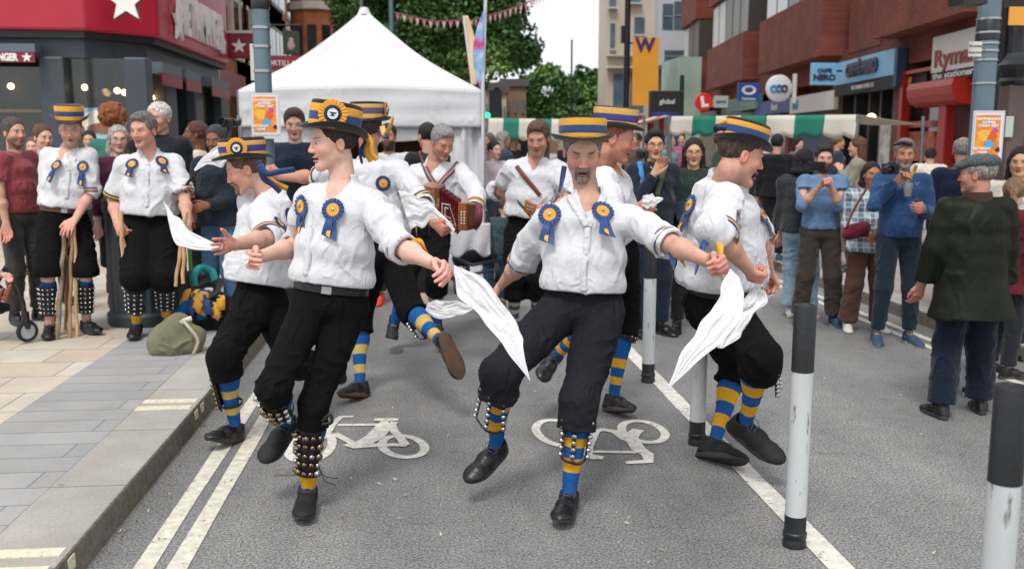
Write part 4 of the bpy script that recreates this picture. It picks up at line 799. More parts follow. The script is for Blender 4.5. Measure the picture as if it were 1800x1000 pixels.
m1 = MB(); z = P(462, 18, 8.2)[2]; m1.lathe([(.071, z), (.078, z+.01), (.078, z+.09), (.071, z+.1)], (q[0], 8.2, 0), 24); m1.build('tape', BLKP, rt, True)
m1 = MB(); c = P(446, 110, 8.25); m1.box(c, (.05, .03, .30)); m1.build('side_sign', SIGNW, rt); m1 = MB(); m1.box(c+V(.01, .0, 0), (.07, .02, .33)); m1.build('sign_back', BLKP, rt)
PO = mat('poster_orange', '#e08a2c', .6, var=.25, vscale=14); POW = mat('poster_white', '#d8d3d6', .5)
def poster(px, py, y, w, h, label, tilt=0.):
    c = P(px, py, y); root = empty('poster', c, label, 'poster', 'street festival posters tied to poles'); 
    def bx(dx, dz, sw, sh, m, dy, nm): m1 = MB(); m1.box(c+V(dx*w, -dy, dz*h), (sw*w, .0025, sh*h)); return m1.build(nm, m, root)
    bx(0, 0, 1.12, 1.25, mat('plastic_sleeve', '#c4c2c8', .3), 0, 'sleeve'); bx(0, .02, 1, 1.08, POW, .004, 'margin'); bx(-.03, .04, .86, .96, PO, .007, 'sheet')
    for t, dz in (('HAMMERSMITH', .42), ('SUMMER', .34), ('STREET FEST', .26)): text('lettering', t, h*.085, c+V(-w*.02, -.011, dz*h), V(1, 0, 0), V(0, 0, 1), WHT, root, ext=.001, bold=.0012, sx=1.05)
    for t, dz in (('SATURDAY', -.28), ('7 JUNE', -.37)): text('lettering', t, h*.085, c+V(-w*.2, -.011, dz*h), V(1, 0, 0), V(0, 0, 1), WHT, root, ext=.001, bold=.0012)
    m1 = MB(); 
    for k, (dx, dz, r, mi) in enumerate(((-.18, .03, .2, 0), (.12, .0, .17, 1), (.02, -.18, .16, 2), (.22, .16, .1, 3), (.36, -.3, .08, 4), (-.05, .1, .1, 0))):
        m1.prism([c+V((dx+r*math.cos(a)*(1+.25*math.sin(3*a+k)))*w, -.010-.0004*k, (dz+r*.7*math.sin(a))*h) for a in [i*2*math.pi/18 for i in range(18)]], (0, .0002, 0), mi)
    m1.build('printed_shapes', [mat('print_yellow', '#f0b23a'), mat('print_red', '#d8552c'), mat('print_blue', '#4aa3d8'), mat('print_pink', '#c9459a'), mat('print_dark', '#3b2433')], root)
poster(467, 204, 8.08, .215, .30, 'orange street festival poster in a plastic sleeve on the left steel post')
q, rt = pole('lamp_post', 1732, 120, 6.7, .078, 5.4, 'grey blue steel post with clamps and a no loading plate behind the flat capped man', STEEL, 0)
for py in (36, 60, 79, 92, 108, 149): z = P(1732, py, 6.7)[2]; m1 = MB(); m1.lathe([(.079, z), (.085, z), (.085, z+.014), (.079, z+.014)], (q[0], 6.7, 0), 24); m1.build('clamp_band', CLAMP, rt, True)
m1 = MB(); z = P(1732, 72, 6.7)[2]; m1.lathe([(.079, z), (.084, z+.005), (.083, z+.15), (.079, z+.155)], (q[0], 6.7, 0), 24); m1.build('tape', BLKP, rt, True)
poster(1736, 241, 6.55, .215, .30, 'orange street festival poster in a plastic sleeve on the right steel post')
c = P(1714, 87, 6.55); pl_ = empty('parking_plate', c, 'small white plate reading No loading at any time', 'sign'); m1 = MB(); m1.box(c, (.10, .004, .105)); m1.build('plate', SIGNW, pl_, bevel=.004)
for t, dz in (('No loading', .022), ('at any time', -.022)): text('lettering', t, .021, c+V(0, -.004, dz), V(1, 0, 0), V(0, 0, 1), BLK, pl_, ext=.001)
c = P(1701, 3, 6.4); m1 = MB(); m1.box(c, (.17, .2, .06)); m1.box(c+V(0, 0, .05), (.14, .17, .04)); tag(m1.build('signal_hood', BLKP), 'black box fixed to the right steel post at the top of the frame', 'box')
# ornate column at the right edge
c = P(1786, 100, 7.6); oc = empty('ornate_column', (c[0], 7.6, 0), 'black ornate lamp column with brown lower shaft at the right edge', 'lamp column'); z1 = P(1786, 150, 7.6)[2]
m1 = MB(); m1.box((c[0], 7.6, z1/2), (.16, .16, z1)); m1.build('lower_shaft', mat('brown_post', '#5a4a45', .6, var=.2, vscale=4), oc, bevel=.01)
m1 = MB(); m1.lathe([(.10, z1), (.12, z1+.03), (.10, z1+.06), (.13, z1+.12), (.14, z1+.16), (.10, z1+.2), (.075, z1+.26), (.07, z1+.9), (.09, z1+.95), (.06, z1+1), (.06, 5)], (c[0], 7.6, 0), 12); m1.build('upper_shaft', BLKP, oc)
m1 = MB(); q = P(1774, 223, 7.5); m1.box(q, (.065, .01, .17)); m1.build('sticker', mat('pale_green_label', '#b5bdb0', .6), oc)
c = P(1757, 130, 7.9); m1 = MB(); m1.box((c[0], 7.9, 2.2), (.07, .07, 4.2)); tag(m1.build('signal_post', BLKP), 'thin black signal post between the steel post and the ornate column', 'post')
for px, py in ((1752, 100), (1752, 150)): pass
c = P(1800, 15, 7.2); ob = empty('hanging_banner', c, 'orange and black banner hanging at the top right corner', 'banner'); m1 = MB(); m1.box(c+V(.06, 0, -.06), (.36, .012, .14)); m1.build('orange_cloth', mat('banner_orange', '#e39a3a', .6), ob); m1 = MB(); m1.box(c+V(.06, 0, .09), (.36, .012, .155)); m1.build('black_cloth', BLK, ob)
c = P(1768, 75, 7.7); m1 = MB(); m1.box((c[0], 7.7, c[2]), (.10, .12, .55)); m1.box((c[0], 7.6, c[2]+.1), (.07, .05, .1)); m1.box((c[0], 7.6, c[2]-.1), (.07, .05, .1)); tag(m1.build('traffic_light', BLKP), 'black backs of traffic signals beside the right steel post', 'traffic light')
# orange banner on its lamp column, bus totem
c = P(1133, 60, 40); lc = empty('lamp_column', (P(1102, 100, 40)[0], 40, 0), 'tall dark lamp column carrying the orange banner', 'lamp column'); x = P(1102, 100, 40)[0]
m1 = MB(); m1.lathe([(.16, 0), (.14, 3), (.11, 12)], (x, 40, 0), 12); m1.build('shaft', BLKP, lc, True); m1 = MB(); m1.box((x+.5, 40, P(1, 66, 40)[2]), (1.1, .06, .06)); m1.box((x-.15, 40, P(1, 50, 40)[2]), (.25, .2, .7)); m1.build('bracket', BLKP, lc)
a = P(1113, 66, 39.9); b = P(1156, 186, 39.9); m1 = MB(); m1.box(((a[0]+b[0])/2, 39.9, (a[2]+b[2])/2), (b[0]-a[0], .03, a[2]-b[2])); bn = empty('street_banner', ((a[0]+b[0])/2, 39.9, b[2]), 'tall orange banner with a purple W hanging from the lamp column', 'banner'); m1.build('cloth', mat('banner_amber', '#df9a2e', .7, var=.06, vscale=1), bn)
text('lettering', 'W', .75, P(1134, 80, 39.85), V(1, 0, 0), V(0, 0, 1), mat('purple_letter', '#3d2a6d', .5), bn, bold=.03)
for k in range(6): text('lettering', 'this is what summer', .13, P(1134, 92+k*15, 39.85), V(1, 0, 0), V(0, 0, 1), mat('faint_letter', '#b87f2c', .7), bn, ext=.003) if k in () else None
a = P(1142, 160, 24); b = P(1198, 215, 24); tt = empty('bus_totem', ((a[0]+b[0])/2, 24, 0), 'dark blue and black information totem under the orange banner', 'totem'); m1 = MB(); m1.box(((a[0]+b[0])/2, 24, a[2]/2), (b[0]-a[0], .25, a[2])); m1.build('frame', DKK, tt, bevel=.02)
m1 = MB(); m1.box(((a[0]+b[0])/2-.02, 23.87, a[2]/2+.02), ((b[0]-a[0])*.86, .02, a[2]*.62)); m1.build('screen', mat('screen_blue', '#16366e', .3, var=.4, vscale=2), tt); text('lettering', 'global', .17, V((a[0]+b[0])/2, 23.85, P(1, 175, 24)[2]), V(1, 0, 0), V(0, 0, 1), WHT, tt)
for px, w_, y in ((1200, .12, 26), (689, .10, 22), (637, .10, 26), (1005, .12, 60), (877, .1, 40)):
    x = P(px, 100, y)[0]; z1 = {1200: P(1, 125, 26)[2], 1005: P(1, 60, 60)[2]}.get(px, 9 if px != 877 else P(1, 150, 40)[2]); m1 = MB(); m1.lathe([(w_*.8, 0), (w_*.55, 3), (w_*.5, z1), (.01, z1+.02)], (x, y, 0), 12)
    lab = {1200: 'dark post beside the information totem', 689: 'thin grey post holding the left end of the bunting', 637: 'grey lamp post rising behind the marquee peak', 1005: 'thin far lamp post against the white sky', 877: 'dark post beyond the right corner of the marquee'}[px]
    tag(m1.build('street_post', STEEL if px in (689, 637) else BLKP, smooth=True), lab, 'post')
# traffic light beyond the tent
x = P(862, 180, 30)[0]; z = P(1, 185, 30)[2]; tl = empty('traffic_light', (x, 30, 0), 'traffic light showing green beyond the right corner of the marquee', 'traffic light'); m1 = MB(); m1.box((x+.15, 30, z), (.4, .3, 1.0)); m1.tube([(x+.2, 30.2, 0), (x+.2, 30.2, z+.6)], .06, 8); m1.build('housing', BLKP, tl)
m1 = MB(); m1.sphere(P(857, 203, 29.8), .09); m1.build('green_lens', mat('green_light', '#22c58a', .5, emit=2), tl)
# ---------------------------------------------------------------- feather flags and bunting
def feather(px, tops, bots, y, w0, cols, label, name='feather_flag'):
    root = empty(name, (P(px, 300, y)[0], y, 0), label, 'flag'); a = P(*tops, y); b = P(*bots, y)
    m1 = MB(); m1.tube([V(b[0]+(b[0]-a[0])*.5, y, 0), b, (a+b)/2, a], .018, 8); m1.build('flag_pole', mat('white_pole', '#c9c9cc', .4), root, True)
    return root, a, b
r_, a, b = feather(850, (854, -12), (849, 150), 10.5, .1, None, 'pink and blue feather flag on a white pole behind the marquee')
def fn(u, v):
    w = (.105*math.sin(math.pi*min(1, v*.95+.05))**.8)*(1 if v < .6 else 1)+.002; p = a*(1-v)+b*v; return p+V(-w*u*1.15, .02*math.sin(v*7+u*3), -.08*u)
a = P(853, 12, 10.45); o = sheet(fn, 6, 40, 'cloth', [mat('flag_pinkblue', '#7fb2dc', .7)], r_, .003)
fm = MATS['flag_pinkblue']; n_ = fm.node_tree; g1 = n_.nodes.new('ShaderNodeTexNoise'); g1.inputs['Scale'].default_value = 4; rp = n_.nodes.new('ShaderNodeValToRGB'); tcn = n_.nodes.new('ShaderNodeTexCoord'); n_.links.new(tcn.outputs['Object'], g1.inputs['Vector']); n_.links.new(g1.outputs[0], rp.inputs[0])
for p_, c_ in ((.40, '#d05a8e'), (.62, '#86c0e8')): pass
rp.color_ramp.elements[0].position = .38; rp.color_ramp.elements[0].color = (*lin('#c83f86'), 1); rp.color_ramp.elements[1].position = .52; rp.color_ramp.elements[1].color = (*lin('#7fb6e2'), 1); e_ = rp.color_ramp.elements.new(.62); e_.color = (*lin('#d9d4e6'), 1); n_.links.new(rp.outputs[0], n_.nodes['Principled BSDF'].inputs['Base Color'])
r_, a2, b2 = feather(822, (815, 28), (830, 150), 11.4+2.8, .1, None, 'pale peach feather flag rising over the right slope of the marquee')
def fn2(u, v): p = a2*(1-v)+b2*v; w = .19*math.sin(math.pi*(v*.7+.15))+.01; return p+V(w*(u-.1)*.75, .02*math.sin(v*6), 0)
sheet(fn2, 5, 30, 'cloth', mat('peach_cloth', '#d9bb98', .7, var=.05), r_, .003)
bt = empty('bunting', P(760, 40, 22), 'string of small pink triangular flags hung across the big tree', 'bunting'); pts = []
key = [(691, 22), (760, 38), (830, 36), (880, 22), (935, 2), (960, -10)]
for i in range(90):
    t = i/89*(len(key)-1); k = min(int(t), len(key)-2); u = t-k; x = key[k][0]*(1-u)+key[k+1][0]*u; y = key[k][1]*(1-u)+key[k+1][1]*u; pts.append(P(x, y, 21-4*i/89))
m1 = MB(); m1.tube(pts, .012, 5); m1.build('cord', mat('grey_cord', '#7a5560', .8), bt)
for i in range(1, 88, 3):
    p = pts[i]; q = pts[i+2 if i+2 < 90 else i]; m1 = MB(); m1.prism([p, q, (p+q)/2+V(0, .03*math.sin(i), -.16)], (0, .008, 0)); m1.build('pennant', [mat('pennant_pink', '#cfa3ac', .8), mat('pennant_red', '#bb7784', .8)][i % 2], bt)
# ---------------------------------------------------------------- market stalls with striped awnings
GRN = mat('awning_green', '#17725f', .7, var=.08, vscale=2); CRMA = mat('awning_cream', '#c9c4b6', .7, var=.08, vscale=2); REDA = mat('awning_red', '#b5303a', .7)
def stall(label, p0, p1, z, drop, depth, nst, cols, rise=-.12, scal=.05, tiltdir=None):
    p0 = np.asarray(p0, float); p1 = np.asarray(p1, float); d = nz(p1-p0); bk_ = V(-d[1], d[0], 0); bk_ = bk_ if bk_[1] > 0 else -bk_
    root = empty('market_stall', ((p0+p1)/2)*V(1, 1, 0)+bk_*depth/2, label, 'stall', 'market stalls with striped awnings'); L = np.linalg.norm((p1-p0)[:2])
    p0 = V(p0[0], p0[1], z); p1 = V(p1[0], p1[1], z if p1[2] == 0 else p1[2])
    nu = nst*12
    def top(u, v): sg_ = .0; return p0*(1-u)+p1*u+bk_*depth*v+V(0, 0, rise*v-.05*math.sin(u*math.pi*3)**2*v*(1-v)*4)
    o = sheet(top, nu, 6, 'awning', cols, root, .004)
    o.data.polygons.foreach_set('material_index', [int((i//6)//12) % 2 for i in range(nu*6)])
    def vl(u, v): return p0*(1-u)+p1*u-bk_*(.01+.03*v+.015*math.sin(u*40)*v)-V(0, 0, v*(drop+scal*abs(math.sin(u*nst*math.pi*1.5))))
    o = sheet(vl, nu, 4, 'valance', cols, root, .004); o.data.polygons.foreach_set('material_index', [int((i//4)//12) % 2 for i in range(nu*4)])
    for c in (p0, p1, p0+bk_*depth, p1+bk_*depth): m1 = MB(); m1.tube([c*V(1, 1, 0), c], .025, 8); m1.build('leg', mat('tent_frame'), root)
    m1 = MB(); c = (p0+p1)/2+bk_*depth*.5; a_ = math.atan2(d[1], d[0]); R = np.array([[math.cos(a_), -math.sin(a_), 0], [math.sin(a_), math.cos(a_), 0], [0, 0, 1]]); m1.box(V(c[0], c[1], .42), (L*.8, depth*.5, .6), R); m1.build('counter', mat('stall_counter', '#6d5d50', .9, var=.4, vscale=3), root)
    return root
pa = P(1180, 205, 15.5); pb_ = P(1508, 202, 12.2)
stall('green and cream striped market stall awning on the right pavement', pa*V(1, 1, 0), V(pb_[0], pb_[1], P(1508, 202, 12.2)[2]), pa[2], .27, 1.6, 7, [CRMA, GRN])
pa2 = P(1176, 204, 15.7); pb2 = P(1150, 206, 18); stall('red and cream striped end of the stall awnings beside the totem', P(1140, 207, 18)*V(1, 1, 0), V(*P(1176, 203, 15.9)), P(1140, 207, 18)[2], .3, .6, 4, [REDA, CRMA])
pa = P(858, 208, 17); pb_ = P(1000, 210, 16); stall('green and cream market stall beyond the marquee behind the crowd', pa*V(1, 1, 0), V(*pb_), pa[2], .34, 1.5, 5, [CRMA, GRN])
pa = P(700, 208, 18); 
# ================================================================ PEOPLE
def mat3(x, y, z): return np.stack([x, y, z], 1)
def frame(fwd, up):
    f = nz(fwd); up = nz(np.asarray(up, float)-f*(np.dot(up, f))); return mat3(np.cross(up, f), f, up)     # columns: own left, forward, up
def rotv(v, ax, a):
    ax = nz(ax); return v*math.cos(a)+np.cross(ax, v)*math.sin(a)+ax*(ax@v)*(1-math.cos(a))
SKIN = mat('skin', rough=.52, vcol=True, var=.09, vscale=38, bump=.35, bscale=260, sss=.05, spec=.35, detail=9)
HAIRM = lambda c: mat('hair_%s' % c, c, .55, var=.6, vscale=90, bump=1.5, bscale=150, stretch=(1, 1, .3), spec=.4, detail=8)
EYEW = mat('eye_white', '#cfc6bf', .3); IRIS = mat('iris', '#3a2c20', .2)
def pose(Y, *a, plant=None, gz=0., **k):
    if plant is None: return pose0(Y, *a, **k)
    best = None
    for dy in np.linspace(-.7, .7, 57):
        J = pose0(Y+dy, *a, quiet=True, **k); e = abs(J['an'+plant][2]-gz-.088*J['s'])
        if best is None or e < best[0]-1e-4: best = (e, Y+dy)
    J = pose0(best[1], *a, **k); J['ground'] = gz; J['Y'] = best[1]; print('planted Y %.2f err %.3f' % (best[1], best[0])); return J
def pose0(Y, pel, neck, head, fd, shR, shL, aR, aL, lR, lL, s=1., fu=None, base=None, quiet=False, tl=.52):
    global QUIET; QUIET = quiet
    """pixel skeleton -> metric joints. each limb: (elbow, wrist, tip) or (knee, ankle, toe), items (px, py, sign)"""
    J = dict(s=s); J['pel'] = base if base is not None else P(*pel, Y); J['neck'] = on(*neck[:2], J['pel'], tl*s, neck[2])
    J['shR'] = on(*shR[:2], J['neck'], .185*s, shR[2]); J['shL'] = on(*shL[:2], J['neck'], .185*s, shL[2])
    J['head'] = on(*head[:2], J['neck'], .185*s, head[2]); J['fd'] = nz(V(*fd)); J['fu'] = nz(V(*fu)) if fu else V(0, 0, 1.)
    for q, arm, leg, hx in (('R', aR, lR, -1), ('L', aL, lL, 1)):
        J['el'+q] = on(*arm[0][:2], J['sh'+q], .29*s, arm[0][2]); J['wr'+q] = on(*arm[1][:2], J['el'+q], .255*s, arm[1][2]); J['tp'+q] = on(*arm[2][:2], J['wr'+q], .12*s, arm[2][2])
        J['hp'+q] = on(*leg[0][:2], J['pel'], .09*s, leg[0][2]); J['kn'+q] = on(*leg[1][:2], J['hp'+q], .44*s, leg[1][2]); J['an'+q] = on(*leg[2][:2], J['kn'+q], .42*s, leg[2][2]); J['to'+q] = on(*leg[3][:2], J['an'+q], .19*s, leg[3][2])
    return J
def stand(foot, h, face, s=None, lean=(0, 0), stance=.11, hR=None, hL=None, fd=None, z=0., turn=0., steps=(0, 0), eR=None, eL=None):
    """a standing figure: foot = ground point, h = stature, face = heading in degrees (0 = towards the camera, + = towards image right)"""
    s = h/1.76; a = math.radians(face); f = V(math.sin(a), -math.cos(a), 0); l = V(math.cos(a), math.sin(a), 0); u = V(0, 0, 1); o = np.asarray(foot, float)
    J = dict(s=s); J['pel'] = o+u*.945*s; J['neck'] = J['pel']+(u*.54+f*lean[0]+l*lean[1])*s; ta = math.radians(turn); l2 = l*math.cos(ta)-f*math.sin(ta)*-1; l2 = nz(l*math.cos(ta)+f*math.sin(ta))
    f2 = nz(np.cross(l2, u))
    J['head'] = J['neck']+(u*.175+f*(.02+lean[0]*.25))*s; J['fd'] = nz(V(*fd)) if fd else nz(f2+V(0, 0, -.05)); J['fu'] = u
    for q, sg_, hd, st_, eh in (('R', -1, hR, steps[0], eR), ('L', 1, hL, steps[1], eL)):
        J['sh'+q] = J['neck']+(l2*sg_*.18-u*.05)*s
        if hd is None: hd = (.235, .05, .80)       # wrist: (out, forward, height)
        w = o+(l2*sg_*hd[0]+f2*hd[1]+u*hd[2])*s+(f*lean[0]+l*lean[1])*s*.7; J['wr'+q] = ik(J, 'sh'+q, w, .29*s, .255*s, -f2*.7+l2*sg_*(.6 if eh is None else eh)-u*.6, 'el'+q)
        dn = nz(J['wr'+q]-J['el'+q]); J['tp'+q] = J['wr'+q]+dn*.12*s
        J['hp'+q] = J['pel']+l*sg_*.09*s; ft = o+l*sg_*stance*s+f*st_+u*.09*s; J['an'+q] = ik(J, 'hp'+q, ft, .44*s, .42*s, f, 'kn'+q)
        fo = nz(f+l*sg_*.22); J['to'+q] = J['an'+q]+fo*.17*s-u*.06*s
    return J
def ik(J, a, w, L1, L2, hint, key):
    p = J[a]; d = w-p; L = np.linalg.norm(d); L = max(1e-6, L)
    if L > (L1+L2)*.995: w = p+d/L*(L1+L2)*.995; d = w-p; L = np.linalg.norm(d)
    x = (L*L+L1*L1-L2*L2)/(2*L); hgt = math.sqrt(max(0, L1*L1-x*x)); u = d/L; h = np.asarray(hint, float); h = nz(h-u*(h@u)); J[key] = p+u*x+h*hgt; return w
CURL = {'fist': (78, 92, 62, 1.), 'grip': (62, 70, 42, .75), 'relax': (18, 30, 20, .15), 'flat': (4, 8, 5, .0), 'pinch': (48, 42, 25, .7), 'open': (-4, 12, 8, -.3)}
def hand(Fd, w, d, n, lat, kind, s, k=.008):
    c1, c2, c3, tcl = CURL[kind]; d = nz(d); n = nz(n-d*(n@d)); lat = nz(lat-d*(lat@d)-n*(lat@n))
    Fd.cone(w+d*.005, w+d*.082*s, lat, (.027*s, .019*s), (.040*s, .0145*s), .012); ff = [(.030, .083, .042, .026, .021), (.010, .088, .046, .029, .021), (-.010, .085, .042, .027, .020), (-.029, .078, .034, .021, .018)]
    for i, (lx, dl, a, b, c) in enumerate(ff):
        j = (i-1.2)*3; p = w+(lat*lx+d*dl)*s; r0 = (.0095 if i < 3 else .0085)*s; dd = nz(d+lat*(.10-.07*i)*(1 if c1 < 40 else .2))
        for ln, cc, rr in ((a, c1+j, .95), (b, c2, .85), (c, c3, .72)):
            dd = rotv(dd, np.cross(dd, n), math.radians(cc)); n_ = None
            q = p+dd*ln*s; Fd.cap(p, r0, q, r0*.92, k if ln == a else .004); r0 *= .93; p = q
            n = rotv(n, np.cross(d, n), 0)
            # rotate the bending normal with the finger
            nn = np.cross(np.cross(dd, n), dd); 
            n2 = nz(rotv(n, np.cross(d, n), math.radians(0)))
            n_loc = nn
            n = n2
    p = w+(d*.018+lat*.022)*s; q = p+(nz(d*.75+lat*.55+n*.35*(tcl > .3)))*.045*s; Fd.cap(p, .0165*s, q, .0125*s, .012); e = q+nz(d*.8+lat*(.35-tcl*.9)+n*(.1+tcl*.75))*.034*s; Fd.cap(q, .0115*s, e, .0105*s, .006)
    g = e+nz(d*.85+lat*(.15-tcl*1.0)+n*(.05+tcl*.35))*.027*s; Fd.cap(e, .0105*s, g, .008*s, .004)
def finger_chain():
    pass
def headF(Fd, c, R, s, o):
    T = lambda x, y, z: c+R@(V(x, y, z)*s); w = o.get('wide', 1.); E = lambda x, y, z, a, b, d, k=.02, op='+': Fd.ell(T(x, y, z), R, V(a*w, b, d)*s, k, op)
    E(0, -.018, .036, .0755, .098, .086); E(0, .022, .005, .068, .072, .080, .02); E(0, .032, -.045, .056, .055, .050, .03)
    jw = o.get('jaw', 1.); op_ = o.get('mouth', 0.)
    Fd.cap(T(-.044*jw, .0, -.062), .020*s, T(-.014, .070, -.100-op_), .017*s, .03); Fd.cap(T(.044*jw, .0, -.062), .020*s, T(.014, .070, -.100-op_), .017*s, .03)
    E(0, .074, -.100-op_, .020, .018, .016, .02)
    Fd.cap(T(-.034, .080, .024), .0115*s, T(.034, .080, .024), .0115*s, .014)
    for sg_ in (-1, 1):
        E(sg_*.040*w, .058, -.028, .022, .024, .022, .02)
        E(sg_*.031, .097, .003, .017, .016, .0105, .008, '-')
        E(sg_*.077*w, -.012, -.012, .0085, .019, .031, .006); E(sg_*.084*w, -.006, -.010, .006, .010, .018, .004, '-')
    nl = o.get('nose', 1.)
    Fd.cap(T(0, .088, .012), .008*s, T(0, .088+.022*nl, -.030), .0095*s, .010)
    for sg_ in (-1, 1): E(sg_*.012, .100, -.034, .0085, .011, .0085, .005)
    E(0, .094, -.060, .023, .010, .0055, .006); E(0, .091, -.073-op_*.8, .020, .010, .0065, .006)
    if op_: E(0, .100, -.066-op_*.4, .017, .03, .004+op_*.5, .003, '-')
    else: E(0, .108, -.0665, .020, .012, .0022, .003, '-')
def headcol(v, c, R, s, o):
    q = (v-c)@R/s; x, y, z = q.T; ax = np.abs(x); base = np.array(lin(o.get('skin', '#c99a80'))); C = np.tile(base, (len(v), 1)).astype(float)
    def bl(col, w): w = np.clip(w, 0, 1)[:, None]; C[:] = C*(1-w)+np.array(col)*w
    g = lambda cx, cy, cz, rx, ry, rz: np.exp(-(((x-cx)/rx)**2+((y-cy)/ry)**2+((z-cz)/rz)**2))
    red = base*np.array([1.12, .74, .70]); hd = (np.abs(x) < .12) & (np.abs(z) < .2) & (np.abs(y) < .16)
    rd = o.get('red', .6); fr = hd & (y > .03)
    w = np.zeros(len(v)); w[:] = rd*(np.exp(-((ax-.042)/.024)**2-((z+.028)/.028)**2)*(y > .02)*.8+g(0, .115, -.028, .02, .04, .02)*.9+np.exp(-((ax-.078)/.016)**2-((z+.012)/.04)**2-((y+.01)/.03)**2)*.8); bl(red, w*hd)
    st = o.get('stubble', 0)
    if st: bl(lin(o.get('stubcol', '#5c4d44')), st*hd*(y > -.01)*np.clip((-.035-z)/.025, 0, 1)*np.clip((z+.16)/.02, 0, 1)*(1-g(0, .1, -.066, .024, .03, .010))*(.75+.5*vnoise(v*400)))
    op_ = o.get('mouth', 0.); lip = lin(o.get('lip', '#a45f55'))
    bl(lip, .9*fr*(y > .075)*(np.exp(-((x/.022)**4)-((z+.060)/.0055)**4)+np.exp(-((x/.019)**4)-((z+.074+op_*.8)/.0075)**4)))
    bl((.03, .012, .012), fr*(y > .05)*(np.exp(-((x/.019)**6)-((z+.0665+op_*.45)/(.0028+op_*.5))**4)))
    if o.get('teeth'): bl((.55, .52, .47), fr*(y > .05)*np.exp(-((x/.014)**4)-((z+.063+op_*.1)/.0035)**4))
    bc = lin(o.get('brow', '#4a3526')); bl(bc, o.get('browk', .8)*fr*(y > .06)*np.exp(-(((ax-.033)/.018)**4)-((z-.0245+(ax-.033)*.12*-1)/.0052)**2))
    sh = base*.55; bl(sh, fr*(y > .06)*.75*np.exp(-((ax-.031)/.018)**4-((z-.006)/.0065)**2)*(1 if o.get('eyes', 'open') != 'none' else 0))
    bl((.05, .02, .015), fr*.8*np.exp(-((ax-.0105)/.0045)**2-((y-.106)/.012)**2-((z+.0425)/.0035)**2))
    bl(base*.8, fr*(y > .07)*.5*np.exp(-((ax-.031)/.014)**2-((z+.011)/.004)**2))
    if o.get('wrinkle'): bl(base*.72, fr*.5*(np.exp(-((z-.062)/.0022)**2-(ax/.04)**4)+np.exp(-((z-.048)/.002)**2-(ax/.035)**4))); bl(base*.7, fr*.5*np.exp(-((ax-.026-(-.04-z)*.35)/.003)**2)*(z < -.03)*(z > -.065))
    return C
def hairmesh(c, R, s, o, parent, h):
    hs = o.get('hair')
    if not hs: return
    T = lambda x, y, z: c+R@(V(x, y, z)*s); st = hs.get('style', 'short'); t = min(hs.get('t', .008), .010); Fd = F(h); w = o.get('wide', 1.)
    Fd.ell(T(0, -.020, .037), R, V(.0765*w+t, .100+t, .088+t)*s, .01)
    if hs.get('top', 0): Fd.ell(T(hs.get('side', 0), .02, .095), R, V(.06, .075, .03+hs['top'])*s, .02)
    if st == 'curly': Fd.ell(T(0, -.03, .05), R, V(.115, .12, .115)*s, .02)
    hl = hs.get('line', .088)
    rec = hs.get('rec', st in ('short', 'bald')); Fd.ell(T(0, .112, hl-.105), R, V(.100 if rec else .082, .088 if rec else .082, .105)*s, .008, '-'); Fd.ell(T(0, .085, hl-.16), R, V(.12, .062, .13)*s, .008, '-')
    if st in ('short', 'bald', 'curly'):
        lo = hs.get('nape', -.035); Fd.cut(T(0, 0, lo), R@nz(V(0, .42, -1)))
        for sg_ in (-1, 1): Fd.ell(T(sg_*.088, -.004, -.02), R, V(.022, .024, .036)*s, .004, '-')
    if st == 'bald': Fd.ell(T(0, .03, .12), R, V(.075, .115, .085)*s, .01, '-')
    if st in ('long', 'bob', 'pony', 'bun', 'mid'):
        L = hs.get('len', {'long': .30, 'bob': .10, 'mid': .17, 'pony': .0, 'bun': 0}[st])
        if L:
            for x0, y0 in ((-.064, -.028), (-.07, -.05), (-.04, -.08), (0, -.09), (.04, -.08), (.07, -.05), (.064, -.028)):
                rr = .020 if abs(x0) > .06 and y0 > -.04 else .028
                Fd.cap(T(x0*1.06, y0, .02), rr*s, T(x0*1.2, y0-.01, -.06-L*.5), rr*s, .02); Fd.cap(T(x0*1.2, y0-.01, -.06-L*.5), rr*s, T(x0*1.1+.01, y0-.0+.02, -.06-L), .014*s, .02)
        else: Fd.cut(T(0, 0, -.045), R@nz(V(0, .5, -1)))
        if st == 'pony': q = V(*hs.get('tail', (0, -.05, -.25))); Fd.cap(T(0, -.11, .03), .022*s, T(0, -.14, .01), .026*s, .01); Fd.cap(T(0, -.14, .01), .027*s, T(*(V(0, -.14, .01)+q*.5)), .032*s, .02); Fd.cap(T(*(V(0, -.14, .01)+q*.5)), .032*s, T(*(V(0, -.14, .01)+q)), .012*s, .02)
        if st == 'bun': Fd.ell(T(0, -.10, .09), R, V(.04, .04, .035)*s, .01)
    v, f = Fd.mesh(1); n = normals(v, f); q = (v-c)@R
    am = .003+(.012 if st == 'curly' else 0); fr = 55 if st == 'curly' else 130; qq = q*np.array([fr, fr*.6, fr*(.25 if L_(st) else .5)])
    v = v+n*((vnoise(qq)-.5)*am*2*s+(vnoise(q*30+5)-.5)*.006)[:, None]
    npmesh('hair', v, f, HAIRM(hs['col']), parent)
def L_(st): return st in ('long', 'bob', 'pony', 'mid')
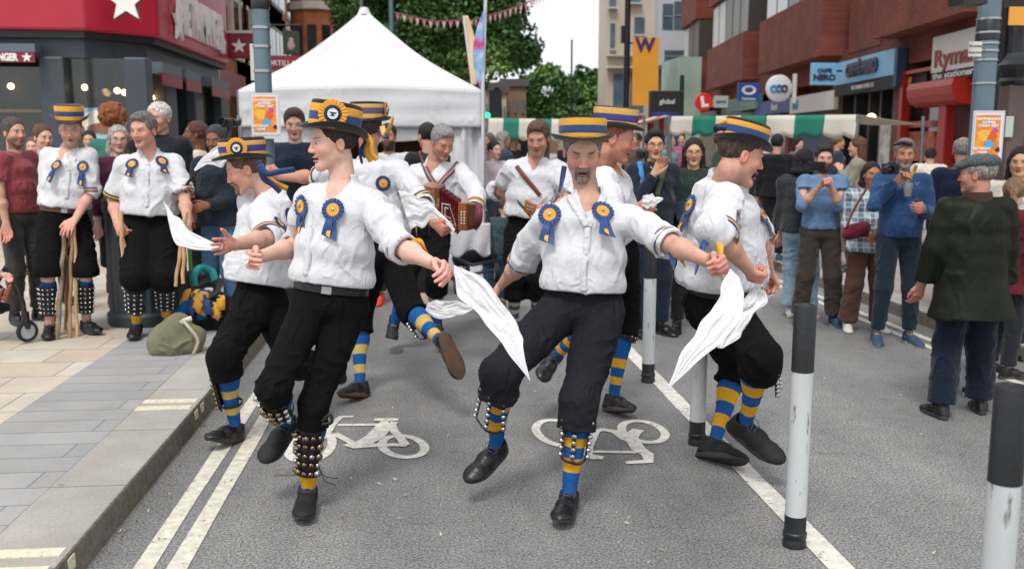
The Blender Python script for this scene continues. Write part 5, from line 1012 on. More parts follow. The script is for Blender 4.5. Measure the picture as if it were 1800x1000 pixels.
def beard(c, R, s, o, parent, h):
    b = o.get('beard')
    if not b: return
    T = lambda x, y, z: c+R@(V(x, y, z)*s); Fd = F(h); t = b.get('t', .005); dz = o.get('mouth', 0)
    if b['style'] == 'full':
        Fd.cap(T(-.052, .0, -.055), .019*s+t, T(-.012, .071, -.102-dz), .019*s+t, .02); Fd.cap(T(.052, .0, -.055), .019*s+t, T(.012, .071, -.102-dz), .019*s+t, .02); Fd.ell(T(0, .078, -.098-dz), R, V(.030, .022+t, .024)*s, .02); Fd.cap(T(-.024, .093, -.050), .008*s, T(.024, .093, -.050), .008*s, .01)
        for sg_ in (-1, 1): Fd.cap(T(sg_*.028, .088, -.052), .008*s, T(sg_*.03, .078, -.09-dz), .012*s, .01)
    else:
        Fd.ell(T(0, .081, -.098-dz), R, V(.030, .021+t, .024)*s, .01)
        for sg_ in (-1, 1): Fd.cap(T(0, .103, -.048), .0065*s, T(sg_*.026, .090, -.056), .0075*s, .006); Fd.cap(T(sg_*.027, .089, -.056), .0075*s, T(sg_*.026, .080, -.09-dz), .010*s, .008)
    Fd.ell(T(0, .10, -.0665-dz*.5), R, V(.021, .028, .0115+dz*.5)*s, .003, '-')
    v, f = Fd.mesh(1); n = normals(v, f); v = v+n*((vnoise((v-c)@R*220)-.5)*.006)[:, None]; npmesh('beard', v, f, HAIRM(b['col']), parent)
def eyes(c, R, s, o, parent):
    k = o.get('eyes', 'open')
    if k == 'none': return
    for sg_ in (-1, 1):
        e = c+R@(V(sg_*.031, .0745, .0015)*s); m1 = MB(); m1.sphere(e, .0120*s, 14, 10, 0)
        if k == 'open':
            g = R@nz(V(o.get('gaze', (0, 0))[0], 1, o.get('gaze', (0, 0))[1])); m1.sphere(e+g*.0085*s, .0062*s, 12, 8, 1); m1.build('eye', [EYEW, IRIS], parent, True)
        else:
            m1.tube([c+R@(V(sg_*.031+t*.014, .0850-abs(t)*.006, -.0035-.002*(1-t*t))*s) for t in (-1, -.5, 0, .5, 1)], .0011*s, 6, 1); m1.build('eyelid', [mat('lid_'+o.get('skin', '#c99a80'), tuple(x*.8 for x in lin(o.get('skin', '#c99a80'))), .5), mat('lash', '#2a1a14', .7)], parent, True)
def glasses(c, R, s, parent, col='#2a2a2c', rnd=.024, thin=.0014, up=0., name='glasses'):
    T = lambda x, y, z: c+R@(V(x, y, z+up)*s); m1 = MB(); m = mat('specs_'+col, col, .3)
    for sg_ in (-1, 1):
        m1.tube([T(sg_*.033+rnd*math.cos(a), .102-.15*abs(rnd*math.cos(a))*(sg_*math.cos(a) > 0), .0+rnd*.8*math.sin(a)) for a in [i*2*math.pi/20 for i in range(21)]], thin*s, 5, 0, False)
        m1.tube([T(sg_*.057, .098, .006), T(sg_*.076, .08, .008), T(sg_*.082, .0, .004)], thin*s, 5)
    m1.tube([T(-.01, .103, .002), T(0, .106, .005), T(.01, .103, .002)], thin*s, 5); m1.build(name, m, parent, True)
# ---------------------------------------------------------------- clothing
def torso(Fd, J, g, wd=1., dp=1., belly=0., bl=0., k=.04, hips=True, shg=None):
    s = J['s']; p, n = J['pel'], J['neck']; up = nz(n-p); side = nz(J['shL']-J['shR']); ps = nz(J['hpL']-J['hpR']); front = nz(np.cross(side, up)); L = np.linalg.norm(n-p)
    at = lambda t, fo=0.: p+up*L*t+front*fo*s
    if hips: Fd.cone(at(-.02), at(.22), ps, (.158*s*wd+g, .112*s*dp+g), (.150*s*wd+g+bl, .108*s*dp+g+bl), k)
    Fd.cone(at(.20, .0), at(.45, .01), nz(ps+side), (.150*s*wd+g+bl, .108*s*dp+g+bl), (.152*s*wd+g+bl*.5, .112*s*dp+g+bl*.5), k)
    Fd.cone(at(.45, .01), at(.74, .005), side, (.155*s*wd+g+bl*.5, .113*s*dp+g+bl*.5), (.150*s*wd+g, .105*s*dp+g), k)
    Fd.cone(at(.74, .005), at(.90, -.012), side, (.145*s*wd+g, .104*s*dp+g), (.10*s*wd+g, .07*s*dp+g), k)
    if belly: Fd.ell(at(.24, .05), mat3(side, front, up), V(.13*s+g, .075*s+belly+g, .14*s+g), .06)
    shg = g if shg is None else shg
    for q in 'RL': Fd.cap(at(.93, -.012)+(J['sh'+q]-n)*.25, .046*s+shg*.8, J['sh'+q]-up*.008*s, .050*s+shg, .045)
    return up, side, front, at
def coll(J):
    return nz(J['head']-J['neck']+nz(J['neck']-J['pel'])*.05)
def skinbody(J, o, root, h):
    s = J['s']; c = J['head']; R = frame(J['fd'], J['fu']); J['R'] = R; hs = s*o.get('hs', 1.04); J['hs'] = hs
    Fd = F(h); headF(Fd, c, R, hs, o); nb = J['neck']-nz(J['neck']-J['pel'])*.03*s
    Fd.cap(c+R@(V(0, -.028, -.075)*hs), .052*s*o.get('nk', 1), nb, .060*s*o.get('nk', 1), .03)
    if o.get('chest', True):
        up, side, front, at = torso_core(J)
        Fd.cone(at(.70, .004), at(.90, -.004), side, (.140*s, .1*s+o.get('cg', .012)), (.10*s, .074*s+o.get('cg', .012)), .03)
    v, f = Fd.mesh(1); C = headcol(v, c, R, hs, o); parts = [(v, f)]; cols = [C]; base = np.array(lin(o.get('skin', '#c99a80')))
    for q, sg_ in (('R', -1), ('L', 1)):
        hk = o.get('hand'+q, {}); ha = F(h if h < .006 else h*.9); e, w = J['el'+q], J['wr'+q]; am = o.get('arm', 1.)
        fp = e+(w-e)*.35; d = nz(J['tp'+q]-w); fa = nz(w-e)
        if o.get('bare', True): sh = J['sh'+q]; ha.cap(sh+(e-sh)*.45, .043*s*am, e, .038*s*am, .02); ha.cap(e, .038*s*am, fp, .042*s*am, .03)
        else: fp = e+(w-e)*.55; ha.cap(fp, .034*s, fp+fa*.02, .034*s, .02)
        lat = np.asarray(hk['thumb'], float) if 'thumb' in hk else (np.cross(d, V(0, -1, 0)) if abs(d[1]) < .8 else V(-sg_, 0, 0)); lat = nz(lat-d*(lat@d)); n = np.cross(lat, d)*(1 if q == 'R' else -1)
        # thumb = d x n (right hand), n x d (left hand)
        n = np.cross(lat, d) if q == 'R' else np.cross(d, lat)
        ha.cone(fp, w, lat, (.041*s*am, .040*s*am), (.028*s*am, .021*s*am), .03); hand(ha, w, d, n, lat, hk.get('kind', 'relax'), s*1.04*hk.get('sc', 1)); J['hn'+q] = n; J['hl'+q] = lat
        vv, ff = ha.mesh(1); t = np.clip(((vv-w)@d)/.09, 0, 1)[:, None]; cc = base*(1-t*.12*np.array([-.6, 1.3, 1.2])); cc = cc*(1+.10*(vnoise(vv*45)-.5))[:, None]; parts.append((vv, ff)); cols.append(cc)
    if o.get('barelegs'):
        lf = F(.010)
        for q in 'RL': lf.cap(J['kn'+q], .055*s, J['an'+q], .035*s, .02); lf.cap(J['kn'+q]+(J['hp'+q]-J['kn'+q])*.4, .066*s, J['kn'+q], .054*s, .02)
        vv, ff = lf.mesh(1); parts.append((vv, ff)); cols.append(np.tile(base, (len(vv), 1)))
    # covered core so that the body is one figure under its clothes
    cf = F(.014); torso(cf, J, -.03, k=.03)
    for q in 'RL': cf.cap(J['sh'+q], .036*s, J['el'+q], .030*s, .02); cf.cap(J['hp'+q], .06*s, J['kn'+q], .04*s, .02); cf.cap(J['kn'+q], .036*s, J['an'+q], .028*s, .02)
    vv, ff = cf.mesh(1); parts.append((vv, ff)); cols.append(np.tile(base, (len(vv), 1)))
    v, f = join(parts); return npmesh('body', v, f, SKIN, root, colors=np.concatenate(cols)), c, R, hs
def torso_core(J):
    s = J['s']; p, n = J['pel'], J['neck']; up = nz(n-p); side = nz(J['shL']-J['shR']); front = nz(np.cross(side, up)); L = np.linalg.norm(n-p)
    return up, side, front, (lambda t, fo=0.: p+up*L*t+front*fo*s)
def topwear(J, o, root, h):
    t = o['top']; s = J['s']; g = t.get('g', .018); Fd = F(h); hem = t.get('hem', .10)
    cf = t.get('cuff', .30); r0, r1, r2 = t.get('r', (.066, .058, .056))
    for q in 'RL':
        sh, e, w = J['sh'+q], J['el'+q], J['wr'+q]; c_ = e+(w-e)*cf if cf > 0 else e+(e-sh)*cf
        if cf > 0: Fd.cap(sh-nz(J['neck']-J['pel'])*.008*s, r0*.84*s, sh+(e-sh)*.4, r0*s, .03); Fd.cap(sh+(e-sh)*.4, r0*s, e, r1*s, .03); Fd.cap(e, r1*s, c_, r2*s, .02, flat=True)
        else: Fd.cap(sh, r0*.84*s, c_, r1*s, .03, flat=True)
        Fd.cut(c_, (w-e) if cf > 0 else (e-sh), .11)
        if t.get('roll', False): d = nz(w-e) if cf > 0 else nz(e-sh); Fd.cap(c_-d*.055, (r2+.004)*s, c_, (r2+.004)*s, .004, flat=True); Fd.cap(c_-d*.02, (r2-.008)*s, c_+d*.05, (r2-.008)*s, .003, '-')
    up, side, front, at = torso(Fd, J, g, t.get('wd', 1.), t.get('dp', 1.), t.get('belly', 0.), t.get('blouse', 0.), shg=t.get('shg'))
    if hem < 0: Fd.cone(at(.05), at(hem-.02), nz(J['hpL']-J['hpR']), (.165*s*t.get('wd', 1)+g, .125*s+g), (.175*s*t.get('wd', 1)+g+t.get('flare', 0), .135*s+g+t.get('flare', 0)), .03)
    else: Fd.cone(at(hem+.05), at(hem+.0), nz(J['hpL']-J['hpR']), (.160*s*t.get('wd', 1)+g+t.get('blouse', 0)*.9, .116*s*t.get('dp', 1)+g+t.get('blouse', 0)*.9), (.152*s*t.get('wd', 1)+g+t.get('blouse', 0)*.4, .11*s*t.get('dp', 1)+g+t.get('blouse', 0)*.4), .02)
    Fd.cut(at(hem), -up)
    nk = t.get('neck', 'crew'); hd = coll(J); nb = J['neck']
    if t.get('collar', .0): Fd.cap(nb-hd*.03, .071*s, nb+hd*t['collar'], .066*s, .012, flat=True); Fd.cap(nb-hd*.02, .057*s, nb+hd*(t['collar']+.05), .057*s, .004, '-')
    if nk == 'v': V_ = t.get('vl', .13); Fd.cap(at(1.03, .045), .054*s, at(.93, .082+g*.6), .036*s, .005, '-'); Fd.cap(at(.93, .082+g*.6), .036*s, at(1-V_*1.7, .110+g*.7), .009, .005, '-')
    if t.get('hood'): Fd.ell(at(.93, -.09), mat3(side, front, up), V(.11, .05, .07)*s, .02)
    v, f = Fd.mesh(1); v = folds(v, f, t.get('fold', .008), t.get('fsc', (15, 15, 7)), t.get('seed', 0), t.get('fold2', .003))
    cols = None
    if t.get('colfn'): cols = t['colfn'](v, J, at, side, front, up)
    return npmesh(t.get('name', 'shirt'), v, f, t['mat'], root, colors=cols), (v, f)
def legwear(J, o, root, h):
    t = o['legs']; s = J['s']; Fd = F(h); g = t.get('g', .012); wd = t.get('wd', 1.); up = nz(J['neck']-J['pel']); ps = nz(J['hpL']-J['hpR']); fr = nz(np.cross(ps, up)); p = J['pel']
    end = t.get('end', 1.); ra, rb, rc = t.get('r', (.088, .066, .062))
    for q in 'RL':
        hp, kn, an = J['hp'+q], J['kn'+q], J['an'+q]; e = kn+(an-kn)*end
        Fd.cap(hp, ra*s*wd+g, kn, rb*s+g, .03)
        if end > 0: Fd.cap(kn, rb*s+g, e, rc*s+g, .03, flat=True)
        if end < .6: Fd.cut(e, an-kn, .15)
        if t.get('gather'): d = nz(an-kn); Fd.cap(e-d*.06, rc*s+g+.008, e-d*.015, rc*s+g+.004, .015)
    Fd.cone(p+up*(t.get('top', .12))*s, p-up*.02*s, ps, (.145*s*wd+g, .105*s*wd+g), (.158*s*wd+g, .112*s*wd+g), .03)
    for q, sg_ in (('R', -1), ('L', 1)): Fd.ell(p-up*.03*s-fr*.045*s+ps*sg_*.07*s, np.eye(3), V(.075, .075, .075)*s*wd+g, .04)
    Fd.cut(p+up*t.get('top', .12)*s, up)
    if t.get('skirt'): pass
    v, f = Fd.mesh(1); v = folds(v, f, t.get('fold', .009), t.get('fsc', (13, 13, 13)), t.get('seed', 3), t.get('fold2', .003)); ob = npmesh(t.get('name', 'trousers'), v, f, t['mat'], root)
    if t.get('belt'): pass
    return ob
def socks(J, q, root, cols=None, t0=.12, t1=1., stripes=((.42, .52), (.62, .74)), h0=.052, bare=None):
    s = J['s']; kn, an = J['kn'+q], J['an'+q]; d = an-kn; L = np.linalg.norm(d); ax = d/L; n = 48; x = nz(np.cross(ax, V(.2, 1, .1))); y = np.cross(ax, x)
    fd = nz((J['to'+q]-an)-ax*((J['to'+q]-an)@ax)); m1 = MB(); ts = sorted(set([t0+(t1-t0)*i/26 for i in range(27)]+[a for st_ in stripes for a in st_])); prev = None
    prof = lambda t: (.052+.010*math.exp(-((t-.30)/.16)**2)-.022*max(0, (t-.35)/.65)**.8)*s
    vs = []
    for t in ts:
        c = kn+d*t-fd*.012*math.exp(-((t-.32)/.18)**2)*s
        if t > .95: c = c+fd*.004
        for k in range(n): a = 2*math.pi*k/n; r = prof(t)+.0011*(k % 2)+.0012*math.sin(t*60+k*.3); vs.append(c+(x*math.cos(a)+y*math.sin(a))*r)
    o = len(m1.v); m1.v += [tuple(v) for v in vs]
    for i in range(len(ts)-1):
        tm = (ts[i]+ts[i+1])/2; mi = 1 if any(a < tm < b for a, b in stripes) else 0
        for k in range(n): m1.f.append((i*n+k, i*n+(k+1) % n, (i+1)*n+(k+1) % n, (i+1)*n+k)); m1.m.append(mi)
    return m1.build('sock', cols or [SOCKB, SOCKY], root, True), (kn, d, ax, fd, prof)
SOCKB = mat('sock_blue', '#205896', .95, var=.08, vscale=60, bump=.5, bscale=220, spec=.1); SOCKY = mat('sock_yellow', '#d99f2c', .95, var=.08, vscale=60, bump=.5, bscale=220, spec=.1); SOCKP = mat('sock_pale_yellow', '#c9a960', .95, var=.08, bump=.5, bscale=220, spec=.1)
_shoe = {}
def shoe(J, q, root, m, sole, up=None, sc=1., lace='#4a4a52', high=False, tag_=None, kind='lace'):
    key = ('h' if high else 'l')+kind
    if key not in _shoe:
        Fd = F(.0045); Z = .020
        Fd.ell((0, -.030, .045), np.eye(3), (.033, .036, .042), .02); Fd.cap((0, -.005, .055), .032, (0, .075, .045), .031, .03); Fd.cap((0, .07, .040), .033, (0, .135, .027), .032, .03); Fd.ell((0, .155, .024), np.eye(3), (.040, .055, .026), .02); Fd.ell((0, .10, .015), np.eye(3), (.041, .12, .022), .02); Fd.ell((0, -.02, .02), np.eye(3), (.034, .055, .03), .02)
        Fd.cap((0, -.014, .07), .036, (0, -.012, .092 if not high else .15), .037 if not high else .042, .015, flat=True)
        Fd.cap((0, -.012, .085), .028, (0, -.01, .20), .036, .004, '-'); Fd.cut((0, 0, Z), (0, 0, -1))
        v, f = Fd.mesh(1); n = normals(v, f); 
        cr = np.exp(-((v[:, 1]-.118)/.004)**2)*(v[:, 2] > .03)*.0018+np.exp(-((v[:, 1]-.105)/.004)**2)*(v[:, 2] > .03)*.0012+np.exp(-((v[:, 1]-.16)/.003)**2)*.001; v = v-n*cr[:, None]
        _shoe[key] = (v, f)
    v, f = _shoe[key]; s = J['s']*sc*1.02; an = J['an'+q]; y = nz(J['to'+q]-an); shk = nz(J['kn'+q]-an) if up is None else nz(V(*up))
    # the toe point lies ahead of and below the ankle: tip the foot so its sole runs heel-to-toe
    z = nz(shk-y*(shk@y)); x = np.cross(y, z); a = math.atan2(.055, .18)
    y2 = nz(y*math.cos(a)+z*math.sin(a)); z2 = nz(np.cross(x, y2)); M = mat3(x, y2, z2); o0 = an-z2*.088*s
    if abs(z2[2]) > .985 and J.get('ground') is not None and abs(o0[2]-J['ground']) < .06: o0[2] = J['ground']+.001
    tf = lambda p: o0+(M@((np.asarray(p)*V(1.16, 1.0, 1.1)).T*s)).T
    ob = npmesh('shoe', tf(v), f, m, root)
    pts = []; n = 28; hw = lambda y_: .0
    for i in range(n):
        a = 2*math.pi*i/n; cy = math.cos(a); sx_ = math.sin(a); yy = .068+.142*cy; ww = (.043+.003*cy) if cy > 0 else .036+.008*(1+cy)
        ww = .036+.009*max(0, 1-abs(yy-.13)/.09); pts.append((math.copysign(abs(sx_)**.75, sx_)*ww, yy))
    m1 = MB()
    rings = [(.97, 0), (1.03, .003), (1.04, .020), (1.0, .0235)]; vs = []
    for k, z_ in rings:
        for (px_, py_) in pts: toe = max(0, (py_-.13)/.08)**2*.012; vs.append(tf(np.array([px_*k, .068+(py_-.068)*k, z_+toe*(1 if z_ < .01 else .6)])))
    m1.add(vs, [tuple(range(n))[::-1], tuple(range(3*n, 4*n))]+[(i*n+k, i*n+(k+1) % n, (i+1)*n+(k+1) % n, (i+1)*n+k) for i in range(3) for k in range(n)])
    m1.build('sole', sole, ob, True)
    if kind == 'lace':
        m1 = MB()
        for i in range(5): yy = .035+i*.017; zz = .0905-i*.0068; w_ = .016+.001*i; m1.tube([tf(np.array(p)) for p in ((-w_, yy-.004, zz-.008), (-w_*.5, yy, zz), (w_*.5, yy+.003, zz), (w_, yy+.006, zz-.008))], .0032*s, 5)
        if not high: m1.tube([tf(np.array(p)) for p in ((0, .028, .092), (.02, .02, .105), (.03, .035, .09), (.022, .05, .08))], .0015*s, 5); m1.tube([tf(np.array(p)) for p in ((0, .028, .092), (-.018, .022, .107), (-.03, .04, .088), (-.024, .055, .078))], .0015*s, 5)
        m1.build('lace', mat('lace_'+lace, lace, .6), ob, True)
    return ob
def feet(J, o, root):
    t = o['shoes']; fsk = t.get('ups', {})
    for q in 'RL': shoe(J, q, root, t['mat'], t['sole'], fsk.get(q), t.get('sc', 1.), t.get('lace', '#4a4a52'), t.get('high', False), kind=t.get('kind', 'lace'))
def person(label, J, o, group=None, h=.009, hb=None, cat='person'):
    base = (J['anR']+J['anL'])/2; base[2] = J.get('ground', 0)
    root = empty('person', base, label, cat, group); hb = hb or h
    body, c, R, hs = skinbody(J, o, root, hb); eyes(c, R, hs, o, root); hairmesh(c, R, hs, o, root, max(.004, hb)); beard(c, R, hs, o, root, max(.0035, hb*.8))
    tw = topwear(J, o, root, h) if 'top' in o else None
    if 'legs' in o: legwear(J, o, root, h)
    if 'shoes' in o: feet(J, o, root)
    if o.get('glasses'): glasses(c, R, hs, root, o['glasses'])
    J['root'] = root; J['shirt'] = tw; J['hc'] = c; J['o'] = o
    return root
# ---------------------------------------------------------------- dance kit
YEL = mat('ribbon_yellow', '#dfa026', .6, var=.06, vscale=20, bump=.2, bscale=50, sheen=.2); BLU2 = mat('ribbon_blue', '#103c78', .55, var=.08, vscale=20, bump=.2, bscale=50, sheen=.2); NAVY = mat('ribbon_navy', '#1d2c58', .6, var=.08, vscale=20); FELT = mat('hat_felt', '#0e0e11', .8, var=.15, vscale=20, bump=.3, bscale=120, sheen=.2); YPALE = mat('ribbon_pale', '#d6a657', .65, var=.06, vscale=20)
def hat(J, root, z=.052, tilt=(0, 0), hgt=.105, r=.098, brim=.040, ell=1.16, bands=((.0, .25, 0), (.25, .62, 1), (.62, .98, 0)), curl=.012, flare=.004, cols=None, yel=None, blu=None, col=None):
    c, R, s = J['hc'], J['R'], J['hs']; a, b = tilt; Rx = np.array([[1, 0, 0], [0, math.cos(a), -math.sin(a)], [0, math.sin(a), math.cos(a)]]); Ry = np.array([[math.cos(b), 0, math.sin(b)], [0, 1, 0], [-math.sin(b), 0, math.cos(b)]]); M = R@Rx@Ry; o = c+R@(V(0, -.012, z)*s)
    m1 = MB(); n = 44; prof = [(r*.80, -.004), (r+brim*.6, -.006), (r+brim, -.002), (r+brim+.002, .002), (r+brim, .006), (r+brim*.5, .004), (r+.001, .006)]; vs = []
    for rr, zz in prof:
        for k in range(n):
            t = 2*math.pi*k/n; ext = max(0, rr-r)/brim; side_ = abs(math.cos(t)); zz2 = zz+curl*ext**1.5*(side_**2)*1.6-curl*ext*.5*(1-side_); vs.append(o+M@(V(rr*math.cos(t), rr*ell*math.sin(t), zz2)*s))
    m1.add(vs, [(i*n+k, i*n+(k+1) % n, (i+1)*n+(k+1) % n, (i+1)*n+k) for i in range(len(prof)-1) for k in range(n)])
    ht = m1.build('hat', [col or FELT], root, True); m1 = MB()
    m1.lathe([(r, .004), (r+flare*.5, hgt*.5), (r+flare, hgt-.008), (r+flare-.006, hgt), (r*.6, hgt-.002), (.001, hgt-.003)], (0, 0, 0), n, ell=ell); m1.v = [tuple(o+M@(V(*v)*s)) for v in m1.v]; m1.build('crown', col or FELT, ht, True)
    for t0, t1, ci in bands:
        m1 = MB(); z0, z1 = .008+t0*(hgt-.014), .008+t1*(hgt-.014); e = .0028; rr = lambda z_: r+flare*z_/hgt+e+(.0012 if ci else 0)+.0006
        m1.lathe([(rr(z0)-e*.8, z0), (rr(z0), z0+.001), (rr((z0+z1)/2)+.0006, (z0+z1)/2), (rr(z1), z1-.001), (rr(z1)-e*.8, z1)], (0, 0, 0), n, ell=ell)
        m1.v = [tuple(o+M@((V(*v)*(1+.006*math.sin(37*v[0]+23*v[1]+i_*0)))*s)) for i_, v in enumerate(m1.v)]; m1.build('hat_band', [yel or YEL, blu or BLU2][ci], ht, True)
    J['hatf'] = (o, M, r, ell, hgt, s); return ht
def rosette(c, n, up, r, parent, cols, tails=True, pleats=16, name='rosette', tl=.085, anvil=False, sw=(0, 0), rings=None):
    """pleated rosette: cols = outer, inner, centre"""
    n = nz(n); up = nz(up-n*(up@n)); x = np.cross(up, n); rings = rings or ((1., .50, 0), (.56, .12, 1)); ob = None
    for k, (ra, rb, ci) in enumerate(rings):
        m1 = MB(); N_ = pleats*4; vs = []
        for rr, lift in ((rb, .004), ((ra+rb)/2, .004), (ra, .0)):
            for i in range(N_):
                a = 2*math.pi*i/N_; ph = (i % 4); zz = (.0045 if ph in (0, 1) else 0.)*rr*(r/.045); rad = rr*r*(1+.025*math.sin(i*2.1)+.03*(ph == 0)); vs.append(c+(x*math.cos(a)+up*math.sin(a))*rad+n*(.004+.003*k+zz+lift*.5))
        m1.add(vs, [(i*N_+j, i*N_+(j+1) % N_, (i+1)*N_+(j+1) % N_, (i+1)*N_+j) for i in range(2) for j in range(N_)]); ob_ = m1.build(name if k == 0 else 'pleated_ring', cols[ci], parent if k == 0 else ob); s_ = ob_.modifiers.new('s', 'SOLIDIFY'); s_.thickness = .0015
        if k == 0: ob = ob_
    R = mat3(x, up, n); q = len(rings)
    if anvil:
        m1 = MB(); m1.lathe([(.001, .004), (r*.40, .004), (r*.41, .002), (r*.41, 0)], c+n*(.008+.003*q), 28, R=R); m1.build('badge', mat('badge_white', '#dcdcda', .4), ob)
        pts = [(-.24, .10), (-.05, .10), (.25, .10), (.25, .05), (.08, .0), (.06, -.08), (.17, -.16), (-.17, -.16), (-.06, -.08), (-.08, .0), (-.20, .05)]; m1 = MB(); m1.prism([c+n*(.0135+.003*q)+(x*a*1.05+up*b*1.05)*r for a, b in pts], n*.001); m1.build('anvil_mark', BLK, ob)
        m1 = MB(); m1.tube([c+n*(.0125+.003*q)+(x*math.cos(a)+up*math.sin(a))*r*.41 for a in [i*2*math.pi/24 for i in range(25)]], r*.02, 5, 0, False); m1.build('badge_rim', NAVY, ob)
    else:
        m1 = MB(); m1.lathe([(r*.13, 0), (r*.13, .004), (r*.05, .005), (.001, .005)], c+n*(.008+.003*q), 14, R=R); m1.build('button', mat('silver_button', '#9aa0b0', .3, metal=.8), ob)
    if tails:
        for k, (dx, m_) in enumerate(((-.26, 0), (.30, 0), (-.02, 1))):
            m1 = MB(); W_ = .016*(r/.045) if k < 2 else .008; L = tl*(1 if k == 1 else .9); pts = []
            for i in range(9):
                t = i/8; cc = c-up*(r*.55+L*t)+x*(dx*r*.35+dx*t*r*.8+sw[0]*t*L)+n*(.003-.001*k+.006*math.sin(t*4+k*2)); pts.append((cc-x*W_*(.8+.35*t), cc+x*W_*(.8+.35*t)))
            pts[-1] = (pts[-1][0]+up*.006, pts[-1][1]-up*.008); vs = [q_ for p in pts for q_ in p]; m1.add(vs, [(2*i, 2*i+1, 2*i+3, 2*i+2) for i in range(8)]); t_ = m1.build('tail', cols[m_], ob); s_ = t_.modifiers.new('s', 'SOLIDIFY'); s_.thickness = .001
    return ob
def cast(J, px, py):
    v, f = J['shirt'][1]
    if 'bvh' not in J: J['bvh'] = BVHTree.FromPolygons([tuple(p) for p in v], [tuple(map(int, q)) for q in f])
    loc, n, i, d = J['bvh'].ray_cast(Vector(CC), Vector(ray(px, py)).normalized())
    return (np.array(loc), np.array(n)) if loc is not None else (None, None)
def onshirt(J, pts, off=.004):
    o = []; last = None
    for x, y in pts:
        l, n = cast(J, x, y)
        if l is None: l = P(x, y, last[1] if last is not None else J['neck'][1]-.08)
        last = l; o.append(l-nz(ray(x, y))*off)
    return o
def placket(J, pts, nb=4, collar=()):
    s = J['s']; p = onshirt(J, pts); m = ribbon('placket', p, .030*s, SHIRTW, J['root'], nrm=tuple(nz(-ray(*pts[0]))), th=.002)
    for i in range(nb):
        t = (i+.6)/nb*(len(p)-1); k = min(int(t), len(p)-2); c = p[k]*(1-t+k)+p[k+1]*(t-k)-nz(ray(*pts[0]))*.002; m1 = MB(); m1.sphere(c, (.0055, .002, .0055), 10, 6); m1.build('button', mat('shirt_button', '#b9b7b2', .3), m, True)
    for q in collar: ribbon('collar', onshirt(J, q, .003), .030*s, SHIRTW, J['root'], nrm=tuple(nz(-ray(*q[0])+V(0, 0, .5))), th=.003)
def shirt_rosettes(J, lst, r=.045, cols=None, up=None, **k):
    upv = nz(J['neck']-J['pel']) if up is None else V(*up)
    for px, py in lst:
        l, n = cast(J, px, py)
        if l is None: print('MISS', px, py); continue
        # average the normal over the area the rosette covers
        v, f = J['shirt'][1]; nn = J.setdefault('vn', normals(v, f)); w = np.linalg.norm(v-l, axis=1) < .04; n2 = nz(nn[w].mean(0)); rosette(l+n2*.006, n2, upv, r, J['root'], cols or [BLU2, YEL], **k)
def ribbon(name, pts, w, m, parent, nrm=None, th=.001, tw=0., tag_=None):
    pts = [np.asarray(p, float) for p in pts]
    # smooth the polyline
    P_ = []; n = len(pts)
    for i in range(n-1):
        p0, p1, p2, p3 = pts[max(i-1, 0)], pts[i], pts[i+1], pts[min(i+2, n-1)]
        for t in np.linspace(0, 1, 7)[:-1]: P_.append(.5*((2*p1)+(-p0+p2)*t+(2*p0-5*p1+4*p2-p3)*t*t+(-p0+3*p1-3*p2+p3)*t**3))
    P_.append(pts[-1]); vs = []; N_ = len(P_); nr = V(0, -1, 0) if nrm is None else V(*nrm)
    for i, p in enumerate(P_):
        t = nz(P_[min(i+1, N_-1)]-P_[max(i-1, 0)]); sd_ = nz(np.cross(t, nr)); sd_ = rotv(sd_, t, tw*i/N_); vs += [p-sd_*w/2, p+sd_*w/2]
    m1 = MB(); m1.add(vs, [(2*i, 2*i+1, 2*i+3, 2*i+2) for i in range(N_-1)]); o = m1.build(name, m, parent, True); s_ = o.modifiers.new('s', 'SOLIDIFY'); s_.thickness = th; return o
def armband(J, q, t=.93, w=.036, r=.064, cols=None, on_el=True, grp='armband'):
    """striped ribbon tied round the sleeve; t runs 0..1 shoulder-elbow, above 1 on the forearm"""
    s = J['s']; sh, e, w_ = J['sh'+q], J['el'+q], J['wr'+q]; c = sh+(e-sh)*t if t <= 1 else e+(w_-e)*(t-1); d = nz(e-sh) if t <= 1 else nz(w_-e); x = nz(np.cross(d, V(.3, .2, 1))); R = mat3(x, np.cross(d, x), d); ob = None
    for k, (z0, z1, ci) in enumerate(((-.5, -.15, 0), (-.15, .2, 1), (.2, .5, 0))):
        m1 = MB(); m1.lathe([(r*s, z0*w), (r*s+.0025+.0005*ci, z0*w+.001), (r*s+.0025+.0005*ci, z1*w-.001), (r*s, z1*w)], c, 32, R=R); o_ = m1.build('armband' if k == 0 else 'stripe', (cols or [BLU2, YEL])[ci], J['root'] if k == 0 else ob, True); ob = ob or o_
    return ob, c, R
BELL = {}
def bellmesh(col='silver'):
    if col in BELL: return BELL[col]
    m1 = MB(); m1.sphere((0, 0, 0), 1, 14, 10); m1.v = [v for v in m1.v]
    mi = []
    for f in m1.f:
        c = np.mean([m1.v[i] for i in f], 0); mi.append(1 if (abs(c[0]) < .14 and c[2] > .5) or (abs(c[2]) < .12) and False else 0)
    m1.m = mi; o = m1.build('bell', [mat('bell_'+col, {'silver': '#c2c2c6', 'bronze': '#8f7964'}[col], .22, metal=1., var=.2, vscale=50), mat('bell_slot', '#0c0b0a', .6)], None, True); me = o.data; bpy.data.objects.remove(o); BELL[col] = me; return me
def bell(p, r, parent, col, n=(0, -1, 0)):
    o = bpy.data.objects.new('bell', bellmesh(col)); COL.objects.link(o); o.parent = parent; o.matrix_parent_inverse = world(parent).inverted()
    z = Vector(n).normalized().to_track_quat('Z', 'Y').to_matrix().to_4x4(); o.matrix_basis = Matrix.Translation(Vector(p))@z@Matrix.Rotation(random.uniform(-.6, .6), 4, 'Z')@Matrix.Scale(r, 4); return o
